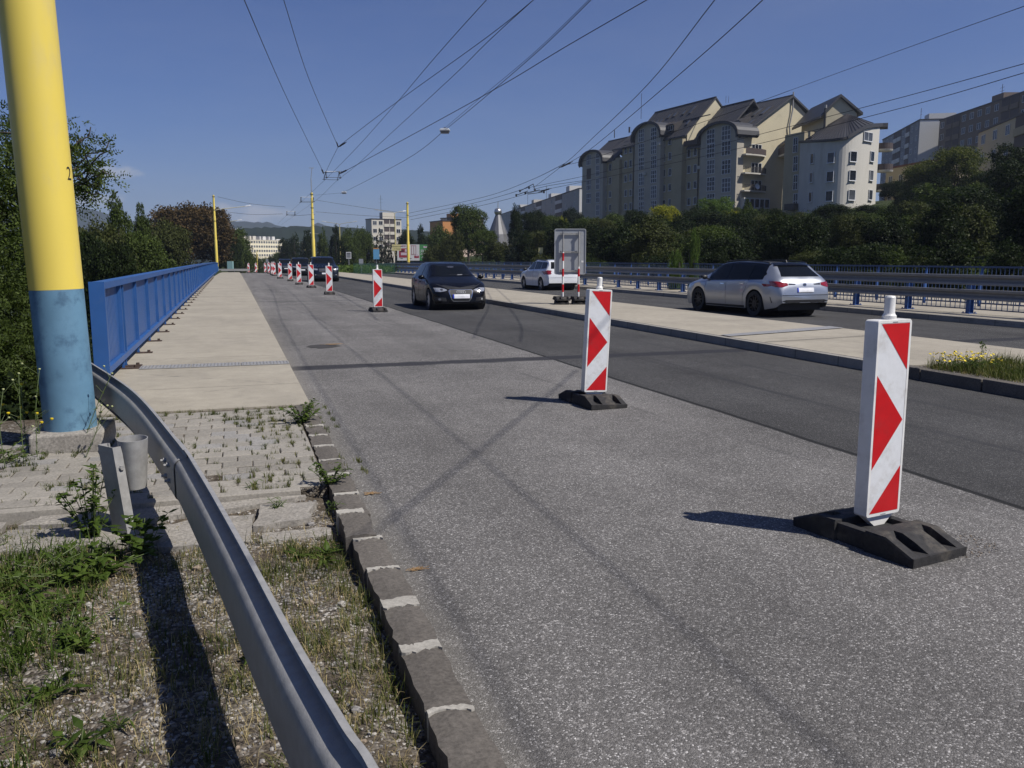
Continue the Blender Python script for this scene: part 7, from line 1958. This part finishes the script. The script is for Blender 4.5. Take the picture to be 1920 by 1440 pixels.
kp = (P_all[:, 0] < -2.0) | (P_all[:, 2] > 2.1); qp = np.array([toPx(p) for p in P_all]); kp &= ~((qp[:, 0] > 95) & (qp[:, 1] < 226)); P_all = P_all[kp]; D_all = D_all[kp]
V, n = compound(P_all, D_all, rg, .20, 11, .020); V = V - np.array(loc0)
o = bpy.data.objects.new('crown', mesh_quads('crown', V, n, M['leaf_mid'])); link(o, lt)
branches.build('trunk', M['bark'], lt, world=True, auto=60)
tree('shrub', 'leaf_dark', (-3.6, 9.6, terr(-3.6, 9.6) - .2), 3.2, 3.6, 'dark bush filling the gap left of the near mast under the locust tree', seed=2, trunk=False, name='shrub', cat='shrub')
tree('shrub', 'leaf_dark', (-4.6, 12.5, -2.5), 5.0, 5.0, 'taller dark bush deeper behind the near mast', seed=4, trunk=False, name='shrub', cat='shrub')
tree('shrub', 'leaf_dark', (-6.5, 9.0, -2.2), 5.5, 5.5, 'dark bush at the left edge of the photo', seed=1, trunk=False, name='shrub', cat='shrub')

# ---------------------------------------------------------------- grass and weeds in the foreground
def blades(P, L, W_, lean, rg, az=None):
    """three-point blades as two quads each"""
    n = len(P); az = rg.uniform(0, 2 * np.pi, n) if az is None else az; d = np.stack([np.cos(az), np.sin(az), np.zeros(n)], axis=1); s = np.stack([-np.sin(az), np.cos(az), np.zeros(n)], axis=1)
    L = L[:, None]; w = W_[:, None]; lean = lean[:, None]; z = np.array([[0, 0, 1.0]])
    p0 = P; p1 = P + z * L * .55 * np.cos(lean * .5) + d * L * .5 * np.sin(lean * .5); p2 = p1 + z * L * .5 * np.cos(lean * 1.5) + d * L * .5 * np.sin(lean * 1.5)
    V = np.stack([p0 - s * w * .5, p0 + s * w * .5, p1 + s * w * .42, p1 - s * w * .42, p1 - s * w * .42, p1 + s * w * .42, p2 + s * w * .06, p2 - s * w * .06], axis=1)
    return V.reshape(-1, 3), n * 2
def weld(me):
    bm = bmesh.new(); bm.from_mesh(me); bmesh.ops.remove_doubles(bm, verts=bm.verts, dist=1e-6); bm.to_mesh(me); bm.free()
def grassfield(name, label, n, region, dens, Lr, Wr, leanr, mat, seed, zf=vz, spread=.022, tuft=9):
    rg = np.random.default_rng(seed); pts = []
    while len(pts) < n // tuft:
        x, y = rg.uniform(region[0], region[1]), rg.uniform(region[2], region[3])
        if rg.random() < dens(x, y): pts.append((x, y))
    c = np.repeat(np.array(pts), tuft, axis=0); m = len(c)
    xy = c + rg.normal(0, spread, (m, 2)); k = (xy[:, 0] < region[1] + .03); xy = xy[k]; m = len(xy)
    P = np.stack([xy[:, 0], xy[:, 1], np.array([zf(a, b_) for a, b_ in xy]) - .003], axis=1)
    V, q = blades(P, rg.uniform(*Lr, m) * rg.uniform(.5, 1.1, m), rg.uniform(*Wr, m), rg.uniform(*leanr, m), rg)
    me = mesh_quads(name, V, q, M[mat]); weld(me)
    o = bpy.data.objects.new(name, me); C.objects.link(o); tag(o, label, 'grass', kind='stuff'); return o
def dgreen(x, y):
    v = .10 + .42 * max(0, hnoise(x * 1.1 + 2, y * 1.1)) + .2 * max(0, hnoise(x * 3, y * 3))
    if x < -.45: v += .5 * min(1, (-.45 - x) / .9) * (1 if y > 2.7 else .6)
    if .38 < x: v += .25
    if y > 4.5: v *= .25
    if x > -.35 and 3.9 < y < 4.3: v += .45
    return min(1, v)
def ddry(x, y): return min(1, .30 + .4 * max(0, hnoise(x * 1.7 + 7, y * 1.5 + 3))) * (.35 if y > 4.45 else 1)
grassfield('grass', 'green grass tufts growing through the verge gravel', 30000, (-2.6, .49, .9, 5.2), dgreen, (.03, .11), (.0022, .0050), (.1, 1.2), 'grass', 1)
grassfield('dry_grass', 'dry straw coloured grass lying on the verge', 15000, (-2.4, .49, .9, 5.0), ddry, (.04, .12), (.0014, .0030), (1.0, 1.6), 'straw', 2, tuft=8, spread=.03)
grassfield('grass', 'taller green grass at the left edge of the verge', 13000, (-3.4, -.62, 1.6, 4.7), lambda x, y: .75 if y > 3.2 else .25, (.05, .16), (.003, .008), (.3, 1.4), 'weed', 3, tuft=12, spread=.03)
def zpave(x, y): return .112
rg = np.random.default_rng(8); pts = []
for _ in range(2600):
    if rg.random() < .5: j = rg.integers(0, 19); y = 5.42 + j * .165 + rg.normal(0, .004); x = rg.uniform(-1.6, .5)
    else:
        i = rg.integers(0, 12); j = rg.integers(0, 19); x = -1.575 + i * .205 + (.1025 if j % 2 else 0); y = 5.42 + (j + rg.random()) * .165; x += rg.normal(0, .004)
    if y > 8.45: continue
    if hnoise(x * 2.2, y * 1.1) + rg.normal(0, .35) + (.55 if x > 0 and y > 7.2 else 0) + (.5 if y > 8.2 else 0) < .25: continue
    pts.append((x, y))
pts = np.repeat(np.array(pts), 9, axis=0); m = len(pts); P = np.concatenate([pts + rg.normal(0, .010, (m, 2)), np.full((m, 1), .105)], axis=1)
V, q = blades(P, rg.uniform(.012, .050, m), rg.uniform(.002, .0045, m), rg.uniform(.1, 1.1, m), rg); me = mesh_quads('joint_grass', V, q, M['grass']); weld(me)
o = bpy.data.objects.new('joint_grass', me); C.objects.link(o); tag(o, 'short weeds growing in the joints of the block paving', 'grass', kind='stuff')

def leafy_plant(name, label, x, y, z, n, L, Wl, h, seed, stems=10, mat='weed', spread=.08, cat='weed', flat_=False):
    """stems with broad pointed leaves"""
    rd = random.Random(seed); root = empty(name, (x, y, z), label=label, cat=cat)
    st_ = MB(); vs = []
    for i in range(stems):
        a = rd.uniform(0, 6.28); r_ = spread * rd.uniform(.2, 1); hh = h * rd.uniform(.5, 1.1); base = Vector((r_ * .3 * math.cos(a), r_ * .3 * math.sin(a), 0)); tip = Vector((r_ * 1.5 * math.cos(a), r_ * 1.5 * math.sin(a), hh)); mid = base.lerp(tip, .5) + Vector((0, 0, hh * .12))
        P_ = catmull([base, mid, tip], 4); st_.tube(P_, .0025, 4)
        for j in range(n // stems):
            t = P_[rd.randrange(1, len(P_))]; b_ = rd.uniform(0, 6.28); el = rd.uniform(-.2, .9); d = Vector((math.cos(b_) * math.cos(el), math.sin(b_) * math.cos(el), math.sin(el))); s_ = d.cross(Vector((0, 0, 1))).normalized(); l = L * rd.uniform(.5, 1.2); w = Wl * rd.uniform(.7, 1.2); nn = s_.cross(d)
            q0, q1, q2, q3 = t, t + d * l * .35 + s_ * w - nn * w * .2, t + d * l - Vector((0, 0, l * .25)), t + d * l * .35 - s_ * w - nn * w * .2
            c_ = t + d * l * .45; vs.append(((q0, q1, c_), (q1, q2, c_), (q2, q3, c_), (q3, q0, c_)))
    b = MB()
    for quad in vs:
        i0 = len(b.v); q0, q1, c_ = quad[0]; q2 = quad[1][1]; q3 = quad[2][1]; b.v += [tuple(q0), tuple(q1), tuple(q2), tuple(q3), tuple(c_)]; b.f += [(i0, i0 + 1, i0 + 4), (i0 + 1, i0 + 2, i0 + 4), (i0 + 2, i0 + 3, i0 + 4), (i0 + 3, i0, i0 + 4)]; b.m += [0] * 4
    b.build('leaves', M[mat], root); st_.build('stem', M['stalk'], root); return root
g = G(566, 790, .12); leafy_plant('weed', 'bushy green weed growing over the kerb at the top of the block paving', g.x, g.y, .11, 300, .055, .013, .17, 1, 22, spread=.13)
g = G(618, 905, .12); leafy_plant('weed', 'green weed on the kerb at the lower corner of the block paving', g.x, g.y, .11, 170, .045, .011, .12, 2, 16, spread=.09)
g = G(150, 1005, .07); leafy_plant('weed', 'tall leafy weed left of the guardrail post', -.78, 4.85, .06, 260, .06, .014, .36, 3, 16, spread=.11)
leafy_plant('weed', 'broad leaved climbing weed at the foot of the guardrail post', -.50, 4.55, .06, 150, .065, .022, .22, 4, 12, spread=.16)
leafy_plant('weed', 'low sprawling weed in front of the guardrail post', -.72, 4.28, .06, 170, .06, .018, .10, 5, 16, spread=.22)
g = G(600, 1045, .06); leafy_plant('weed', 'low dandelion like weed between guardrail and kerb', g.x, g.y, .05, 80, .10, .014, .04, 6, 9, spread=.10)
g = G(70, 860, .1); leafy_plant('weed', 'spreading weed on the rubble left of the mast plinth', -1.75, 6.75, .07, 420, .05, .010, .14, 7, 30, spread=.34)
g = G(120, 1060, .06); leafy_plant('weed', 'thick clump of long leaved weeds at the left of the verge', -1.05, 4.02, .03, 240, .10, .011, .12, 8, 22, spread=.28)
leafy_plant('weed', 'clump of long leaved weeds low at the left edge of the photo', -1.10, 3.35, .0, 180, .09, .010, .10, 9, 20, spread=.26)
for i, (px, py, lab) in enumerate(((45, 1225, 'single broad leaf plantain at the left edge of the verge'), (100, 1300, 'broad leaf plantain left of the guardrail shadow'), (150, 1400, 'plantain rosette at the bottom left corner'), (490, 1230, 'plantain between guardrail and kerb stones'), (470, 925, 'small spiky weed on the lower edging of the paving'), (520, 960, 'small spiky weed on the broken concrete strip'), (620, 965, 'small spiky weed beside the kerb on the broken concrete strip'), (215, 1360, 'low weed just left of the guardrail shadow'))):
    g = G(px, py, .06); leafy_plant('weed', lab, g.x, g.y, .05 if g.y < 4.6 else .09, 26, .075 if i < 4 else .05, .014 if i < 4 else .005, .05, 20 + i, 6, spread=.05)
rq = random.Random(77)
for i in range(34):
    x = rq.uniform(-2.3, -.55); y = rq.uniform(2.0, 4.75)
    if x > -.9 and y < 3.0: x -= .5
    qx, qy = toPx((x, y, .05)); lb = 'leafy weed ' + ('at the left edge of the photo' if qx < 70 else 'left of the guardrail shadow' if qx > 190 else 'in the grass left of the shadow') + (', just below the broken concrete' if y > 4.1 else ', in the upper verge' if y > 3.5 else ', halfway down the verge' if y > 2.8 else ', near the bottom left corner')
    sz = rq.choice(['small ', 'low ', 'spreading ', 'bushy '])
    leafy_plant('weed', sz + lb, x, y, vz(x, y) - .01, rq.choice([50, 80, 110]), rq.uniform(.03, .065), rq.uniform(.005, .013), rq.uniform(.04, .11), 100 + i, rq.choice([8, 12, 16]), spread=rq.uniform(.08, .2))['group'] = 'low leafy weeds on the left of the verge'
# flowering stalks round the mast
rdm = random.Random(4)
for i, (px, py, ptop, bend, kind_, lab) in enumerate(((125, 830, 690, 12, 'bud', 'tall stalk with a pale bud in front of the middle of the blue mast base'), (120, 835, 705, -4, 'bud', 'stalk with a small bud left of the tall one before the mast'), (150, 850, 700, 60, 'bud', 'stalk leaning right past the edge of the blue mast base'),
        (70, 860, 692, 4, 'bud', 'tall straight stalk with a bud just left of the mast'), (45, 870, 700, -10, 'bud', 'tall stalk with a bud left of the mast plinth'), (10, 880, 730, -4, 'bud', 'bud tipped stalk at the left edge of the photo'), (60, 830, 758, -55, 'petal_yellow', 'yellow flowered stalk at the far left'), (75, 850, 775, -6, 'petal_yellow', 'yellow flowered stalk beside the mast plinth'), (50, 840, 720, -10, 'petal_yellow', 'orange yellow flower on a stalk left of the mast'), (160, 860, 760, 30, 'bud', 'short budded stalk right of the mast plinth'))):
    g = G(px, py, .1); d = depth_of(g); top_ = Dp(px + bend, ptop, d); root = empty('wildflower', g, label=lab, cat='wildflower')
    P_ = catmull([g, g.lerp(top_, .5) + Vector((rdm.uniform(-.03, .03), 0, .03)), top_], 5); b = MB(); b.tube(P_, .0028, 5)
    heads = [top_]
    for j in range(4):
        s0 = P_[rdm.randrange(3, len(P_) - 1)]; e = s0 + Vector((rdm.uniform(-.10, .10), rdm.uniform(-.06, .06), rdm.uniform(.04, .12))); b.tube([s0, e], .0016, 4); heads.append(e)
    b.build('stem', M['stalk'], root, world=True)
    for hd in heads[:3]:
        b = MB(); rr = .013 if kind_ == 'petal_yellow' else .009; b.lathe([(0, -rr), (rr, -.2 * rr), (rr * .9, .5 * rr), (0, .7 * rr)], 8, Matrix.Translation(hd)); b.build('flower', M[kind_], root, world=True, auto=60)
    rgq = np.random.default_rng(i); m = 40; idx = rgq.integers(0, len(P_) - 2, m); PP = np.array([list(P_[k_]) for k_ in idx]); V = leaves_at(PP + rgq.normal(0, .006, (m, 3)), rgq.normal(0, 1, (m, 3)), .016, rgq, .5, .18)
    o = bpy.data.objects.new('leaves', mesh_quads('leaves', V - np.array(g), m, M['weed'])); link(o, root)

# planted end of the median --------------------------------------------------------
def zmed(x, y): return .13
grassfield('grass', 'rough grass on the planted end of the median', 20000, (8.45, 10.0, 2.0, 8.9), lambda x, y: .6, (.06, .22), (.004, .008), (.1, 1.0), 'grass', 14, zf=zmed, spread=.05)
grassfield('dry_grass', 'dry grass at the edge of the planted end of the median', 5000, (8.42, 9.9, 2.0, 8.8), lambda x, y: .5, (.04, .12), (.003, .006), (.5, 1.3), 'straw', 15, zf=zmed, spread=.05)
g1 = G(1735, 672, .2)
leafy_plant('yellow_wildflower', 'cushion of small yellow flowers on the corner of the planted median', 8.75, 8.45, .13, 500, .05, .010, .16, 30, 36, spread=.30, cat='wildflower')
yf_ = bpy.data.objects['yellow_wildflower']; b = MB(); rd = random.Random(9)
for _ in range(110):
    a = rd.uniform(0, 6.28); r_ = .46 * math.sqrt(rd.random()); p = (r_ * math.cos(a), r_ * math.sin(a) * .9, .13 + rd.uniform(0, .12) * (1 - r_)); s_ = rd.uniform(.012, .020); b.lathe([(0, 0), (s_, .004), (s_ * .9, .008), (0, .010)], 6, Matrix.Translation(p) @ Matrix.Rotation(rd.uniform(-.7, .7), 4, 'X'))
b.build('blossoms', M['petal_yellow'], yf_)
rd = random.Random(19)
for i in range(11):
    x = rd.uniform(8.6, 9.6); y = 8.6 - i * .42 + rd.uniform(-.15, .15); hgt = rd.uniform(.22, .42); root = empty('seeding_weed', (x, y, .13), label='upright seeding weed stalk in the grass of the planted median', cat='weed', group='seeding weed stalks on the planted median')
    b = MB(); b.tube([(0, 0, 0), (rd.uniform(-.04, .04), 0, hgt * .6), (rd.uniform(-.06, .06), 0, hgt)], .004, 5); b.build('stem', M['stalk'], root)
    rgq = np.random.default_rng(i); m = 60; t_ = rgq.uniform(.35, 1.05, m); PP = np.stack([rgq.normal(0, .022, m), rgq.normal(0, .022, m), t_ * hgt], axis=1); o = bpy.data.objects.new('leaves', mesh_quads('leaves', leaves_at(PP, rgq.normal(0, 1, (m, 3)), .022, rgq, .5, .3), m, M['weed'])); link(o, root)
